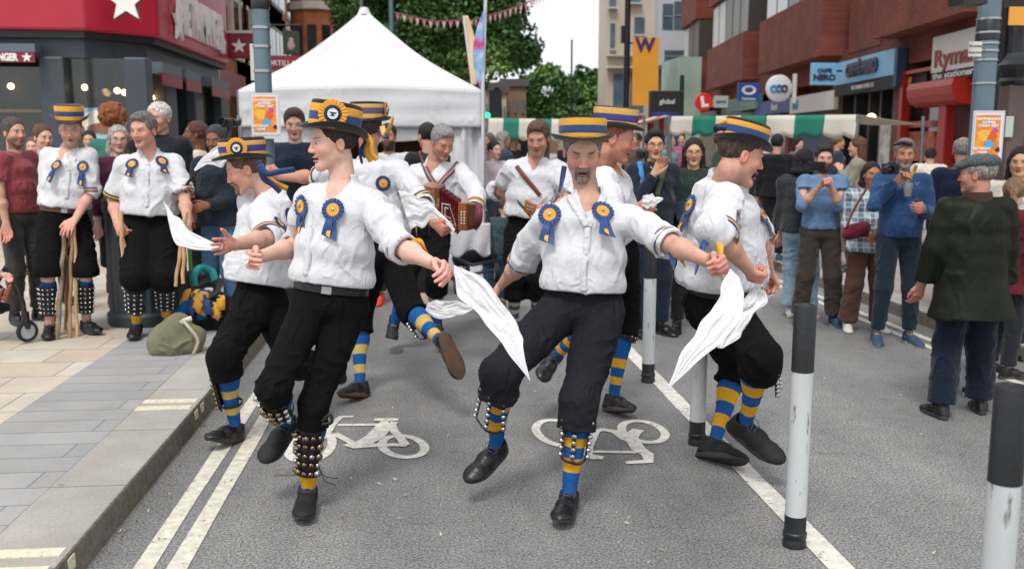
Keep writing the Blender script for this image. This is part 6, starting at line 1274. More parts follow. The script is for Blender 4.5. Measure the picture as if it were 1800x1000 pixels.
LEATH = mat('pad_leather', '#121113', .6, var=.2, vscale=20, bump=.4, bscale=60); STRAP = mat('strap_leather', '#2f211a', .55, var=.25, vscale=30)
def bellpad(J, q, face, t0=.16, t1=.66, half=70, cols=5, rows=6, r=.009, col='silver', rad=.064, mixc=None, big=.0, lift=.012):
    """leather pad wrapped round the shin with rows of bells. face = direction the pad's middle looks"""
    s = J['s']; kn, an = J['kn'+q], J['an'+q]; d = an-kn; ax = nz(d); f = nz(V(*face)-ax*(V(*face)@ax)); x = np.cross(ax, f); m1 = MB(); nu, nv = 12, 6; vs = []
    rr = lambda t: (rad-.018*(t-.2))*s
    for off in (0, .004):
        for i in range(nu+1):
            a = math.radians(-half+2*half*i/nu)
            for j in range(nv+1): t = t0+(t1-t0)*j/nv; vs.append(kn+d*t+(f*math.cos(a)+x*math.sin(a))*(rr(t)+off+.002*math.sin(i*1.7+j)))
    K = (nu+1)*(nv+1); fs = [(i*(nv+1)+j+o, (i+1)*(nv+1)+j+o, (i+1)*(nv+1)+j+1+o, i*(nv+1)+j+1+o) for o in (0, K) for i in range(nu) for j in range(nv)]
    for i in range(nu): fs += [(i*(nv+1), (i+1)*(nv+1), (i+1)*(nv+1)+K, i*(nv+1)+K), (i*(nv+1)+nv, (i+1)*(nv+1)+nv, (i+1)*(nv+1)+nv+K, i*(nv+1)+nv+K)]
    for j in range(nv): fs += [(j, j+1, j+1+K, j+K), (nu*(nv+1)+j, nu*(nv+1)+j+1, nu*(nv+1)+j+1+K, nu*(nv+1)+j+K)]
    m1.add(vs, fs); pad = m1.build('bell_pad', LEATH, J['root'], True)
    for i in range(cols):
        a = math.radians((-half+2*half*(i+.5)/cols)*.98)
        for j in range(rows):
            t = t0+(t1-t0)*(j+.6)/(rows+.2)+random.uniform(-.006, .006); dn = f*math.cos(a)+x*math.sin(a); r_ = r*(1+random.choice([0, 0, 0, big])) if big else r*random.uniform(.95, 1.1)
            bell(kn+d*t+dn*(rr(t)+.004+r_*.85), r_, pad, (mixc[random.randrange(len(mixc))] if mixc else col), dn)
    for t in (t0+.03, t1-.06):
        m1 = MB(); R = mat3(f, x, ax) if np.cross(f, x)@ax > 0 else mat3(x, f, ax); m1.lathe([((rr(t))-.006, -.007), (rr(t)-.002, -.007), (rr(t)-.002, .007), (rr(t)-.006, .007)], kn+d*t, 26, R=R); m1.build('strap', LEATH, pad, True)
    return pad
def hanky(name, left, right, depth, label, n=46, m=26, amp=.018, k=5, seed=0., tw=0., sc=1.):
    """cloth between two pixel edge curves; depth(t) gives street distance along it, folds run lengthwise"""
    def crv(pts, t):
        pts = np.array(pts, float); L = len(pts)-1; x = t*L; i = min(int(x), L-1); u = x-i; p0, p1, p2, p3 = pts[max(i-1, 0)], pts[i], pts[i+1], pts[min(i+2, L)]; return .5*((2*p1)+(-p0+p2)*u+(2*p0-5*p1+4*p2-p3)*u*u+(-p0+3*p1-3*p2+p3)*u**3)
    vs = []
    for i in range(n+1):
        t = i/n; a = crv(left, t); b = crv(right, t); dv = b-a; ln = max(1e-6, float(np.linalg.norm(dv))); dv = dv/ln; e1, e2 = [(vnoise([(t*7.3+seed*3+z_, z_*5, seed)])[0]-.5)*.34*min(ln, 50)*min(1, 5*t)*min(1, 5*(1-t)) for z_ in (0., 9.)]; a = a-dv*e1; b = b+dv*e2
        for j in range(m+1):
            u = j/m; p = a*(1-u)+b*u; w = np.linalg.norm(b-a)/60; q = vnoise([(t*3.1+seed, u*k*.9+seed+t*1.5, seed)])[0]; q2 = vnoise([(t*9+seed, u*k*2.3, seed+4)])[0]
            q3 = 1-abs(2*vnoise([(t*5+seed, u*k*2.6+t*3+q*2, seed+8)])[0]-1); y = depth(t)+.42*amp*min(1, w+.25)*(math.sin(u*k*1.3+q*7+t*2+seed)*.45+(q-.5)*1.6+(q2-.5)*1.0+q3**3*1.1); vs.append(P(p[0], p[1], y))
    f = np.array([(i*(m+1)+j, (i+1)*(m+1)+j, (i+1)*(m+1)+j+1, i*(m+1)+j+1) for i in range(n) for j in range(m)])
    o = npmesh(name, np.array(vs), f, HANK, None); tag(o, label, 'handkerchief', 'white handkerchiefs held by the dancers'); s_ = o.modifiers.new('s', 'SOLIDIFY'); s_.thickness = .0015; return o
HANK = mat('handkerchief_cloth', '#f6f6f8', .95, bump=.6, bscale=40, spec=.1)
_n = HANK.node_tree; _t = _n.nodes.new('ShaderNodeBsdfTranslucent'); _t.inputs[0].default_value = (.93, .93, .95, 1); _m = _n.nodes.new('ShaderNodeMixShader'); _m.inputs[0].default_value = .3; _o = _n.nodes['Material Output']
_n.links.new(_n.nodes['Principled BSDF'].outputs[0], _m.inputs[1]); _n.links.new(_t.outputs[0], _m.inputs[2]); _n.links.new(_m.outputs[0], _o.inputs[0])
SHIRTW = mat('white_shirt', '#cfd0d4', .88, var=.04, vscale=9, bump=.3, bscale=30, sheen=.1, spec=.2, detail=8, crease=.52, cscale=6)
# ================================================================ THE DANCERS
CORD = mat('black_corduroy', '#08080a', .9, var=.3, vscale=6, bump=.4, bscale=140, spec=.18, crease=.8, cscale=5); CORDG = mat('charcoal_corduroy', '#201f25', .9, var=.2, vscale=6, bump=.4, bscale=140, spec=.2, crease=.8, cscale=5)
BLSH = mat('black_leather', '#0e0f11', .38, var=.2, vscale=25, bump=.25, bscale=60); BSOLE = mat('black_sole', '#3a3a3d', .6); GSOLE = mat('grey_sole', '#333333', .75); BRSOLE = mat('brown_sole', '#5c4638', .75, var=.2, vscale=20)
DT = dict(mat=SHIRTW, g=.018, shg=.012, blouse=.015, hem=.15, neck='v', collar=.035, cuff=.16, roll=True, r=(.066, .064, .062), fold=.016, fsc=(9, 9, 3.5), fold2=.007)
DL = dict(mat=CORD, end=.27, r=(.094, .074, .078), g=.010, fold=.014, name='breeches', top=.10)
GD = 'dancers in white shirts and black breeches'
def belt(J, m=None, buckle=True, t=.10, w=.035, r=(.156, .118)):
    s = J['s']; up = nz(J['neck']-J['pel']); ps = nz(J['hpL']-J['hpR']); fr = nz(np.cross(ps, up)); ps = np.cross(up, fr)*-1 if False else nz(np.cross(up, fr)); R = mat3(ps, fr, up); c = J['pel']+up*t*s; m1 = MB()
    m1.lathe([(r[0]*s, -w/2), (r[0]*s+.004, -w/2), (r[0]*s+.004, w/2), (r[0]*s, w/2)], c, 44, R=R, ell=r[1]/r[0]); b = m1.build('belt', m or BLSH, J['root'], True)
    if buckle: m1 = MB(); m1.box(c+fr*(r[1]*s+.005), (.045, .006, .036), mat3(ps, fr, up)); m1.build('buckle', CLAMP, b, bevel=.003)
def bandtails(J, q, d, cols=None, n=2, L=.11, t=.9):
    ob, c, R = J['ab'+q]; 
    for i in range(n):
        p0 = c+V(*d[i])*.066*J['s']; dr = V(*d[i]); ribbon('ribbon_tail', [p0, p0+dr*L*.35+V(0, 0, .01*(i-.5)), p0+dr*L*.6+V(0, 0, -L*.35), p0+dr*L*.8+V(.01*i, 0, -L*.75)], .030, (cols or [BLU2, YEL])[i % 2], ob, tw=1.8)
# ---- B: bearded man, centre
JB = pose(3.95, (1022, 538), (1035, 343, -1), (1024, 264, -1), (-.10, -1, -.42), (962, 385, 1), (1110, 385, -1),
  [(918, 460, 1), (880, 502, 1), (858, 530, 1)], [(1172, 425, -1), (1248, 461, -1), (1285, 466, -1)],
  [(988, 545, -1), (880, 655, -1), (872, 782, 1), (828, 835, -1)], [(1058, 548, 1), (1018, 705, -1), (1000, 868, 1), (986, 905, -1)], s=1.0, tl=.49, plant='L')
person('person dancing with grey goatee, boater hat and two rosettes, centre of the street', JB, dict(skin='#c99a86', red=.7, stubble=.3, stubcol='#8d8178', brow='#2a221e', browk=1., eyes='down', hair=dict(col='#77726c', style='short', t=.009), beard=dict(style='goatee', col='#8a7d72', t=.0035), wrinkle=True, mouth=.005, lip='#a8665a', hs=1.05,
  handR=dict(kind='grip', thumb=(0, -1, .3)), handL=dict(kind='fist', thumb=(-.2, -.4, 1)), top=dict(DT, wd=1.02, belly=.012, cuff=.10), legs=dict(DL, mat=CORDG, r=(.096, .074, .080), end=.30), shoes=dict(mat=BLSH, sole=BSOLE)), GD, h=.006, hb=.0038)
hat(JB, JB['root'], z=.045, tilt=(.42, 0), hgt=.092, bands=((-.03, .22, 0), (.22, .62, 1), (.62, 1.0, 0)))
for q in 'RL': socks(JB, q, JB['root'], t0=.16, stripes=((.38, .48), (.60, .75)))
JB['abL'] = armband(JB, 'L', 1.0, r=.069, w=.03); JB['abR'] = armband(JB, 'R', 1.0, r=.069); bandtails(JB, 'L', [(.1, -.8, -.6), (.5, -.6, -.5)], L=.06)
placket(JB, [(1033, 400), (1031, 440), (1026, 480), (1026, 512)], 4, [[(1032, 398), (1016, 372), (1001, 346)], [(1034, 398), (1050, 372), (1062, 346)]]); shirt_rosettes(JB, [(967, 379), (1058, 374)], r=.052, tl=.105); ribbon('hat_ribbon', [P(992, 292, 3.85), P(988, 318, 3.84), P(984, 338, 3.80)], .022, NAVY, JB['root'], tw=1.6)
def strapbells(J, q, face, t0=.18, t1=.72, col='silver', n=6, angs=(-62, 0, 48), out=.0, r=.012):
    """three leather straps with a row of bells each, joined by a curved bottom strap"""
    s = J['s']; kn, an = J['kn'+q], J['an'+q]; d = an-kn; ax = nz(d); f = nz(V(*face)-ax*(V(*face)@ax)); x = np.cross(ax, f); top = None; rr = lambda t: (.068-.012*(t-.2))*s
    m1 = MB(); R = mat3(f, x, ax) if np.cross(f, x)@ax > 0 else mat3(x, f, ax); m1.lathe([(.062*s, -.008), (.066*s, -.008), (.066*s, .008), (.062*s, .008)], kn+d*t0, 28, R=R); pad = m1.build('bell_pad', STRAP, J['root'], True)
    ends = []
    for a_ in angs:
        a = math.radians(a_); dn = f*math.cos(a)+x*math.sin(a); pts = [kn+d*(t0+(t1-t0)*i/6)+dn*(rr(t0+(t1-t0)*i/6)+out*i/6) for i in range(7)]; ends.append(pts[-1]); ribbon('strap', pts, .018, STRAP, pad, nrm=tuple(dn), th=.002)
        for i in range(n): t = t0+(t1-t0)*(i+.45)/n; u = (i+.45)/n; bell(kn+d*t+dn*(rr(t)+out*u+.010), r*random.uniform(.95, 1.05), pad, col, dn)
    mid = (ends[0]+ends[1])/2+ax*.018; mid2 = (ends[1]+ends[2])/2+ax*.012; ribbon('strap', [ends[0], mid, ends[1]+ax*.012, mid2, ends[2]], .014, STRAP, pad, nrm=tuple(f))
strapbells(JB, 'L', (-.25, -1, 0), .17, .60); strapbells(JB, 'R', (-.75, -.8, 0), .17, .60, angs=(-55, -10, 40), out=.035)
# ---- A: young man, left of centre
JA = pose(3.95, (580, 528), (604, 322, -1), (585, 250, -1), (-1, -.42, -.10), (545, 352, 1), (655, 358, -1),
  [(522, 432, 1), (455, 452, -1), (428, 457, -1)], [(700, 432, -1), (765, 466, -1), (795, 474, -1)],
  [(548, 540, 1), (478, 682, -1), (505, 742, 1), (468, 800, -1)], [(612, 545, -1), (552, 708, -1), (541, 862, 1), (533, 902, -1)], s=1.0, plant='L')
person('person dancing, young man in profile with a tall anvil-badge hat, smiling', JA, dict(skin='#dab09e', red=1.0, stubble=.12, brow='#4a3526', eyes='open', hair=dict(col='#2c211a', style='short', t=.007), mouth=.005, teeth=True, nose=1.05, hs=.97, lip='#b56b62',
  handR=dict(kind='pinch', thumb=(0, -.3, 1)), handL=dict(kind='pinch', thumb=(-.3, -.6, .8)), top=dict(DT, seed=4, cuff=.2, wd=.98), legs=dict(DL, r=(.082, .058, .060), end=.28, seed=8, g=.007), shoes=dict(mat=mat('black_trainer', '#101114', .7, var=.2, vscale=30, bump=.4, bscale=150), sole=BSOLE)), GD, h=.006, hb=.0036)
ht = hat(JA, JA['root'], z=.052, tilt=(.26, .02), hgt=.125, r=.098, bands=((-.0, .24, 0), (.24, .56, 1), (.56, .88, 0)), curl=.02)
def hatrosette(J, ht, ang, zf=.5, r=.048, cols=None, **k):
    o, M, rr, ell, hg, s = J['hatf']; a = math.radians(ang); n = M@nz(V(math.cos(a)*ell, math.sin(a), 0)); p = o+M@(V((rr+.006)*math.cos(a), (rr+.006)*ell*math.sin(a), hg*zf)*s); return rosette(p, n, M@V(0, 0, 1), r, ht, cols or [YEL, NAVY], tails=False, anvil=True, rings=((1.02, .55, 0), (.62, .3, 1)), pleats=22, **k)
hatrosette(JA, ht, 22, .53, .060); o_, M_, *_ = JA['hatf']
for k, (dx, m_) in enumerate(((.0, NAVY), (.02, YEL), (.035, YEL), (.01, BLU2))): b = o_+M_@V(-.02+dx, -.145, .005); ribbon('hat_ribbon', [b, b+V(.01+dx*.3, 0, -.03), b+V(-.015+dx, -.005, -.075), b+V(-.01+dx*1.6, 0, -.13+.01*k)], .024, m_, ht, tw=1.2-.5*k)
belt(JA, r=(.165, .122), t=.058, w=.030)
for q in 'RL': socks(JA, q, JA['root'], t0=.16, stripes=((.40, .48), (.60, .68)) if q == 'R' else ((.80, .95),), cols=[SOCKB, SOCKY])
bellpad(JA, 'L', (-.25, -1, 0), .28, .80, 66, 5, 5, .0125, mixc=['bronze']*6+['silver'], big=.35, rad=.060); bellpad(JA, 'R', (-.4, -1, -.2), .18, .62, 75, 6, 3, .0125, mixc=['bronze', 'bronze', 'silver'], big=.3, rad=.066)
ribbon('tie_loop', [P(566, 741, 3.98), P(580, 728, 3.98), P(583, 742, 3.98), P(566, 746, 3.98)], .014, LEATH, JA['root']); ribbon('bootlace', [P(560, 822, 4.02), P(572, 845, 3.98), P(590, 852, 3.95)], .004, LEATH, JA['root']); ribbon('bootlace', [P(560, 818, 4.02), P(570, 836, 3.98), P(594, 840, 3.95)], .004, LEATH, JA['root'])
JA['abL'] = armband(JA, 'L', 1.02, r=.068); bandtails(JA, 'L', [(.6, -.7, .2), (.9, -.4, .2)], L=.09); placket(JA, [(556, 345), (548, 385), (543, 430), (538, 485)], 6); shirt_rosettes(JA, [(587, 370), (533, 363)], r=.050, tl=.10)
# ---- C: right, profile with open mouth
JC = pose(4.8, (1262, 525), (1268, 322, -1), (1303, 272, -1), (1, .04, -.30), (1276, 350, -1), (1254, 336, 1),
  [(1262, 412, -1), (1316, 474, 1), (1332, 500, 1)], [(1330, 410, 1), (1350, 480, 1), (1352, 506, 1)],
  [(1274, 545, -1), (1340, 628, -1), (1310, 742, 1), (1366, 800, -1)], [(1252, 545, 1), (1296, 645, 1), (1256, 776, -1), (1300, 800, -1)], s=1.04, tl=.57, plant='L')
person('person dancing, heavy man in right-facing profile with open mouth and tilted hat', JC, dict(skin='#cb9985', red=.9, stubble=.1, brow='#4a3526', eyes='open', hair=dict(col='#4a3d35', style='short', t=.004), mouth=.015, nose=1.1, hs=.99, nk=1.12, lip='#a05a50', arm=1.15,
  handR=dict(kind='fist', thumb=(.8, -.5, -.3)), handL=dict(kind='fist', thumb=(.8, -.5, 0)), top=dict(DT, dp=1.35, belly=.07, g=.03, seed=9, r=(.086, .080, .072), cuff=.06, collar=.045), legs=dict(DL, r=(.094, .068, .080), g=.014, end=.24, wd=1.08, seed=5), shoes=dict(mat=mat('black_trainer'), sole=GSOLE, sc=1.08)), GD, h=.007, hb=.0042)
ht = hat(JC, JC['root'], z=.056, tilt=(.02, .0), hgt=.095, r=.090, brim=.034, ell=1.14, bands=((.02, .22, 0), (.22, .60, 1), (.60, .90, 0)), curl=.016); o_, M_, *_ = JC['hatf']
ribbon('hat_ribbon', [o_+M_@V(-.03, -.10, .04), o_+M_@V(-.02, -.15, .03), o_+M_@V(0, -.135, .012)], .03, NAVY, ht); ribbon('hat_ribbon', [o_+M_@V(-.02, -.11, .075), o_+M_@V(-.02, -.14, .05), o_+M_@V(0, -.12, .02)], .02, YEL, ht)
belt(JC, r=(.190, .150), buckle=False, t=.07)
for q in 'RL': socks(JC, q, JC['root'], t0=.10, stripes=((.34, .50), (.66, .82)), h0=.06)
strapbells(JC, 'R', (1, -.1, 0), .10, .42, n=6, angs=(-22, 8, 38), out=.04, r=.0115)
JC['abR'] = armband(JC, 'R', .97, r=.088); bandtails(JC, 'R', [(-.7, -.6, -.3), (-.2, -.9, -.4)], L=.15)
shirt_rosettes(JC, [(1216, 362), (1337, 378)], r=.052, tl=.10, cols=[BLU2, YEL])
# ---- D: left, profile with anvil hat
JD = pose(5.2, (455, 522), (478, 342, -1), (432, 296, -1), (-1, -.10, -.42), (462, 372, -1), (452, 362, 1),
  [(480, 420, 1), (440, 440, -1), (415, 445, -1)], [(478, 415, -1), (412, 428, -1), (385, 433, -1)],
  [(472, 538, 1), (520, 640, -1), (575, 640, 1), (598, 668, 1)], [(448, 540, -1), (392, 628, -1), (414, 748, 1), (372, 766, -1)], s=1.0, tl=.54, plant='L')
JD['shL'], JD['shR'] = JD['shR'], JD['shL']; JD['shL'] = on(458, 372, JD['neck'], .185, -1); JD['shR'] = on(440, 352, JD['neck'], .185, 1); JD['elL'] = on(472, 418, JD['shL'], .29, -1); JD['wrL'] = on(412, 430, JD['elL'], .255, -1); JD['tpL'] = on(388, 433, JD['wrL'], .12, -1)
JD['elR'] = on(450, 425, JD['shR'], .29, 1); JD['wrR'] = on(425, 450, JD['elR'], .255, 1); JD['tpR'] = on(412, 462, JD['wrR'], .12, 1)
person('person dancing, man in left-facing profile looking down under an anvil-badge hat', JD, dict(skin='#cf9f8c', red=.9, stubble=.2, stubcol='#9b7a60', brow='#6b5240', eyes='down', hair=dict(col='#5d4636', style='short', t=.007), beard=dict(style='goatee', col='#8a6a50', t=.003), hs=1.08, arm=1.12,
  handL=dict(kind='open', thumb=(-.2, -.3, 1)), handR=dict(kind='fist', thumb=(0, 0, 1)), top=dict(DT, dp=1.3, belly=.05, g=.026, seed=14, cuff=.08, r=(.078, .074, .068)), legs=dict(DL, r=(.094, .070, .076), g=.014, end=.28, seed=11), shoes=dict(mat=BLSH, sole=mat('welt_sole', '#3a332d', .7))), GD, h=.007, hb=.0042)
ht = hat(JD, JD['root'], z=.056, tilt=(.33, 0), hgt=.105, r=.100, bands=((-.0, .26, 0), (.26, .60, 1), (.60, .86, 0)), yel=YPALE, blu=mat('ribbon_violet', '#33387c', .6)); hatrosette(JD, ht, 8, .5, .056); o_, M_, *_ = JD['hatf']
for k, (m_, pts) in enumerate(((YEL, [(455, 283), (462, 300), (480, 320), (506, 332)]), (NAVY, [(455, 282), (463, 312), (480, 325), (493, 338)]), (BLU2, [(455, 290), (470, 305), (490, 302), (518, 298)]))): ribbon('hat_ribbon', [P(x, y, 4.95-.02*k) for x, y in pts], .032, m_, ht, tw=.5)
for q in 'RL': socks(JD, q, JD['root'], cols=[SOCKB, SOCKP], t0=.14, stripes=((.45, .56), (.68, .80)))
bellpad(JD, 'L', (-1, .1, 0), .22, .72, 50, 3, 7, .010, 'bronze', rad=.072)
JD['abL'] = armband(JD, 'L', .93, r=.080); shirt_rosettes(JD, [(490, 395), (508, 380), (401, 395)], r=.046, tl=.08, cols=[NAVY, YEL])
# ---- E: dancer seen from behind, kicking
JE = pose(5.9, (672, 440), (650, 285, 1), (648, 226, 1), (.25, 1, -.05), (700, 298, -1), (596, 298, 1),
  [(742, 355, -1), (762, 392, -1), (787, 412, -1)], [(560, 312, 1), (492, 310, 1), (462, 300, -1)],
  [(690, 455, 1), (722, 545, -1), (778, 603, -1), (808, 660, -1)], [(655, 455, -1), (630, 560, 1), (633, 674, -1), (603, 688, -1)], s=1.04, plant='L')
person('person dancing with his back turned and one foot kicked up, sole showing', JE, dict(skin='#c08b76', red=.5, eyes='none', hair=dict(col='#3a322d', style='short', t=.004), hs=1.04,
  handR=dict(kind='fist', thumb=(.2, -.5, 1)), handL=dict(kind='fist', thumb=(0, 0, 1)), top=dict(DT, seed=22, cuff=.15, neck='crew'), legs=dict(DL, end=.22, seed=31), shoes=dict(mat=BLSH, sole=BRSOLE)), GD, h=.008, hb=.0045)
ht = hat(JE, JE['root'], z=.048, tilt=(.06, 0), hgt=.105, yel=YPALE, blu=mat('ribbon_faded', '#54506e', .6), bands=((.0, .3, 0), (.3, .66, 1), (.66, .9, 0))); hatrosette(JE, ht, 175, .55, .05, [YPALE, NAVY])
ribbon('hat_ribbon', [P(672, 222, 5.7), P(676, 238, 5.65), P(684, 226, 5.6), P(690, 208, 5.6), P(684, 204, 5.62)], .03, YPALE, ht, tw=1.5); ribbon('hat_ribbon', [P(668, 226, 5.7), P(676, 240, 5.65), P(684, 240, 5.6)], .03, MATS['ribbon_violet'], ht)
for q in 'RL': socks(JE, q, JE['root'], cols=[SOCKB, SOCKP], t0=.16, stripes=((.42, .56), (.72, .85)))
strapbells(JE, 'R', (-.6, -.2, -.7), .25, .5, n=3, angs=(-30, 10, 50), out=.02); JE['abR'] = armband(JE, 'R', .95, r=.070, cols=[NAVY, YPALE]); JE['abL'] = armband(JE, 'L', .9, r=.070, cols=[NAVY, YPALE]); bandtails(JE, 'R', [(.3, -.8, -.6), (-.2, -.8, -.6)], cols=[NAVY, YEL], L=.14)
shirt_rosettes(JE, [(673, 323)], r=.048, tails=False, cols=[NAVY, mat('rosette_orange', '#cf9038', .6)])
# ---- F: dancer behind B, profile
JF = pose(5.7, (1076, 430), (1066, 294, -1), (1080, 242, -1), (1, -.12, -.25), (1062, 314, -1), (1060, 305, 1),
  [(1078, 385, -1), (1118, 374, -1), (1136, 360, -1)], [(1090, 370, 1), (1120, 400, 1), (1130, 410, 1)],
  [(1075, 450, -1), (1040, 560, -1), (978, 625, 1), (955, 660, -1)], [(1092, 450, 1), (1100, 565, 1), (1078, 697, 1), (1108, 714, -1)], s=1.04, plant='L')
person('person dancing, ginger man in profile partly behind the goateed dancer', JF, dict(skin='#cb917b', red=1., stubble=.5, stubcol='#a5694a', brow='#8a5a40', eyes='down', hair=dict(col='#8f5b3c', style='short', t=.005), hs=1.05,
  handR=dict(kind='fist', thumb=(.3, -.5, 1)), handL=dict(kind='fist', thumb=(0, 0, 1)), top=dict(DT, seed=27), legs=dict(DL, end=.18, seed=33), shoes=dict(mat=BLSH, sole=mat('taupe_sole', '#4d453e', .75))), GD, h=.008, hb=.0045)
ht = hat(JF, JF['root'], z=.050, tilt=(.16, 0), hgt=.10, r=.092, brim=.034, yel=YPALE, blu=MATS['ribbon_violet'], col=mat('grey_felt', '#3c3a3b', .85, var=.15, vscale=20))
for q in 'RL': socks(JF, q, JF['root'], t0=.14, stripes=((.50, .62), (.74, .84)))
bellpad(JF, 'L', (1, -.3, 0), .14, .26, 60, 6, 1, .009, 'bronze', rad=.075)
# ---- hats' friends standing at the kerb with sticks
JS = pose(7.35, (112, 382), (121, 263, -1), (124, 227, -1), (.28, -1, -.22), (86, 272, 1), (156, 272, -1),
  [(82, 338, 1), (104, 392, -1), (112, 410, -1)], [(160, 338, -1), (132, 386, -1), (118, 402, -1)],
  [(92, 392, 1), (84, 480, -1), (88, 572, 1), (84, 590, -1)], [(134, 392, -1), (150, 478, -1), (152, 566, 1), (172, 580, -1)], s=1.0, plant='L', gz=PV)
person('person in a striped top hat and clear glasses leaning with both hands on long sticks', JS, dict(skin='#d3a392', red=.9, stubble=.6, stubcol='#7d6a5a', brow='#6b5240', eyes='down', hair=dict(col='#5d4636', style='short', t=.004), hs=1.04, glasses='#8a8a8c', lip='#b5695e', mouth=.003,
  handR=dict(kind='relax', thumb=(1, 0, .2)), handL=dict(kind='relax', thumb=(-1, 0, .2)), top=dict(DT, seed=41, cuff=.12, r=(.066, .062, .060), vl=.17), legs=dict(DL, end=.06, r=(.098, .092, .09), seed=44), shoes=dict(mat=BLSH, sole=BSOLE), barelegs=True), GD, h=.009, hb=.005)
ht = hat(JS, JS['root'], z=.058, tilt=(.12, 0), hgt=.125, curl=.03, bands=((.02, .30, 0), (.30, .62, 1), (.62, .98, 0))); belt(JS, mat('brown_leather', '#4a2f22', .5), t=.06, r=(.172, .128))
for q in 'RL': socks(JS, q, JS['root'], t0=.16, stripes=((.26, .30), (.42, .55), (.80, .88)) if q == 'L' else ((.82, .88),)); bellpad(JS, q, (-.2 if q == 'R' else .3, -1, 0), .24, .80, 68, 5, 6, .0095, 'silver', rad=.066)
for q in 'RL': JS['ab'+q] = armband(JS, q, .93, r=.068, cols=[BLU2, YEL])
placket(JS, [(121, 302), (119, 325), (117, 350)], 2, [[(121, 300), (110, 280), (103, 262)], [(122, 300), (132, 280), (138, 262)]]); shirt_rosettes(JS, [(101, 292), (147, 294)], r=.048, tl=.13, cols=[BLU2, YEL])
JT = pose(7.3, (262, 395), (262, 268, -1), (252, 229, -1), (-.30, -1, -.14), (217, 290, 1), (306, 286, -1),
  [(200, 350, 1), (206, 396, -1), (212, 412, -1)], [(324, 345, -1), (330, 392, -1), (328, 410, -1)],
  [(242, 408, 1), (240, 490, -1), (240, 572, 1), (234, 590, -1)], [(286, 408, -1), (290, 488, -1), (292, 560, 1), (300, 575, -1)], s=1.03, plant='R', gz=PV)
person('person with short grey hair, bareheaded, holding two short sticks in each hand', JT, dict(skin='#cf9c88', red=1., stubble=.15, brow='#6d6058', eyes='open', hair=dict(col='#6f6b68', style='short', t=.009, top=.006), hs=1.06, lip='#a8665a', wrinkle=True, nk=1.1, arm=1.1,
  handR=dict(kind='grip', thumb=(.6, -.8, 0)), handL=dict(kind='grip', thumb=(-.6, -.8, 0)), top=dict(DT, seed=51, cuff=-.10, wd=1.1, dp=1.2, belly=.04, r=(.078, .080, .074), vl=.10), legs=dict(DL, end=.12, wd=1.12, r=(.112, .098, .094), seed=54), shoes=dict(mat=BLSH, sole=BSOLE)), GD, h=.009, hb=.005)
for q in 'RL': socks(JT, q, JT['root'], t0=.16, stripes=((.74, .92),)); bellpad(JT, q, (-.15 if q == 'R' else .15, -1, 0), .18, .68, 68, 4, 5, .0105, 'silver', rad=.072); JT['ab'+q] = armband(JT, q, .86, r=.084, cols=[FELT, YEL])
placket(JT, [(260, 292), (259, 325), (258, 365)], 3, [[(260, 290), (252, 275), (243, 262)], [(261, 290), (270, 275), (280, 262)]]); shirt_rosettes(JT, [(233, 290), (284, 285)], r=.050, tl=.09, cols=[NAVY, YEL])
# ---- musicians
JM = pose(6.9, (752, 408), (764, 284, -1), (778, 250, -1), (.45, -1, -.55), (732, 303, 1), (808, 300, -1),
  [(716, 352, 1), (738, 352, -1), (756, 345, -1)], [(838, 345, -1), (832, 385, -1), (818, 388, -1)],
  [(738, 420, 1), (712, 490, -1), (692, 572, 1), (690, 590, -1)], [(768, 420, -1), (768, 490, -1), (768, 570, 1), (774, 588, -1)], s=1.0, plant='R')
person('person with cropped grey hair playing a red and brown squeezebox', JM, dict(skin='#bd8c78', red=.6, stubble=.2, brow='#7d7672', eyes='down', hair=dict(col='#8d8a88', style='short', t=.008, top=.004), hs=1.04, nk=1.1,
  handR=dict(kind='grip', thumb=(0, -.4, 1)), handL=dict(kind='grip', thumb=(0, -.4, 1)), top=dict(DT, seed=61, cuff=.5, r=(.072, .068, .064)), legs=dict(DL, end=.3, seed=64), shoes=dict(mat=mat('boot_dark', '#1d1b19', .6), sole=BSOLE, lace='#a5713a', high=True)), GD.replace('dancers', 'musicians'), h=.009, hb=.005)
for q in 'RL': socks(JM, q, JM['root'], t0=.3, stripes=((.40, .48),)); 
JM['abL'] = armband(JM, 'L', 1.35, r=.068, cols=[YEL, NAVY])
JN = pose(7.2, (928, 400), (940, 278, -1), (946, 243, -1), (-.35, -1, -.35), (900, 296, 1), (982, 296, -1),
  [(878, 338, 1), (914, 352, -1), (932, 346, -1)], [(1000, 350, -1), (965, 372, -1), (945, 372, -1)],
  [(908, 412, 1), (905, 490, -1), (903, 575, 1), (900, 592, -1)], [(948, 412, -1), (945, 490, -1), (942, 572, 1), (944, 590, -1)], s=1.05, plant='R')
person('person with brown hair and a diagonal brown strap playing a small concertina', JN, dict(skin='#bf8d77', red=.5, stubble=.3, brow='#5d4636', eyes='down', hair=dict(col='#5a4433', style='short', t=.010, top=.012), hs=1.04,
  handR=dict(kind='grip', thumb=(.3, 0, 1)), handL=dict(kind='grip', thumb=(-.3, 0, 1)), top=dict(DT, seed=71, cuff=.02, r=(.076, .072, .068), wd=1.05), legs=dict(DL, end=.38, seed=74), shoes=dict(mat=BLSH, sole=BSOLE)), GD.replace('dancers', 'musicians'), h=.009, hb=.005)
for q in 'RL': socks(JN, q, JN['root'], cols=[SOCKB, SOCKP], t0=.3, stripes=((.45, .52), (.6, .68), (.78, .86)))
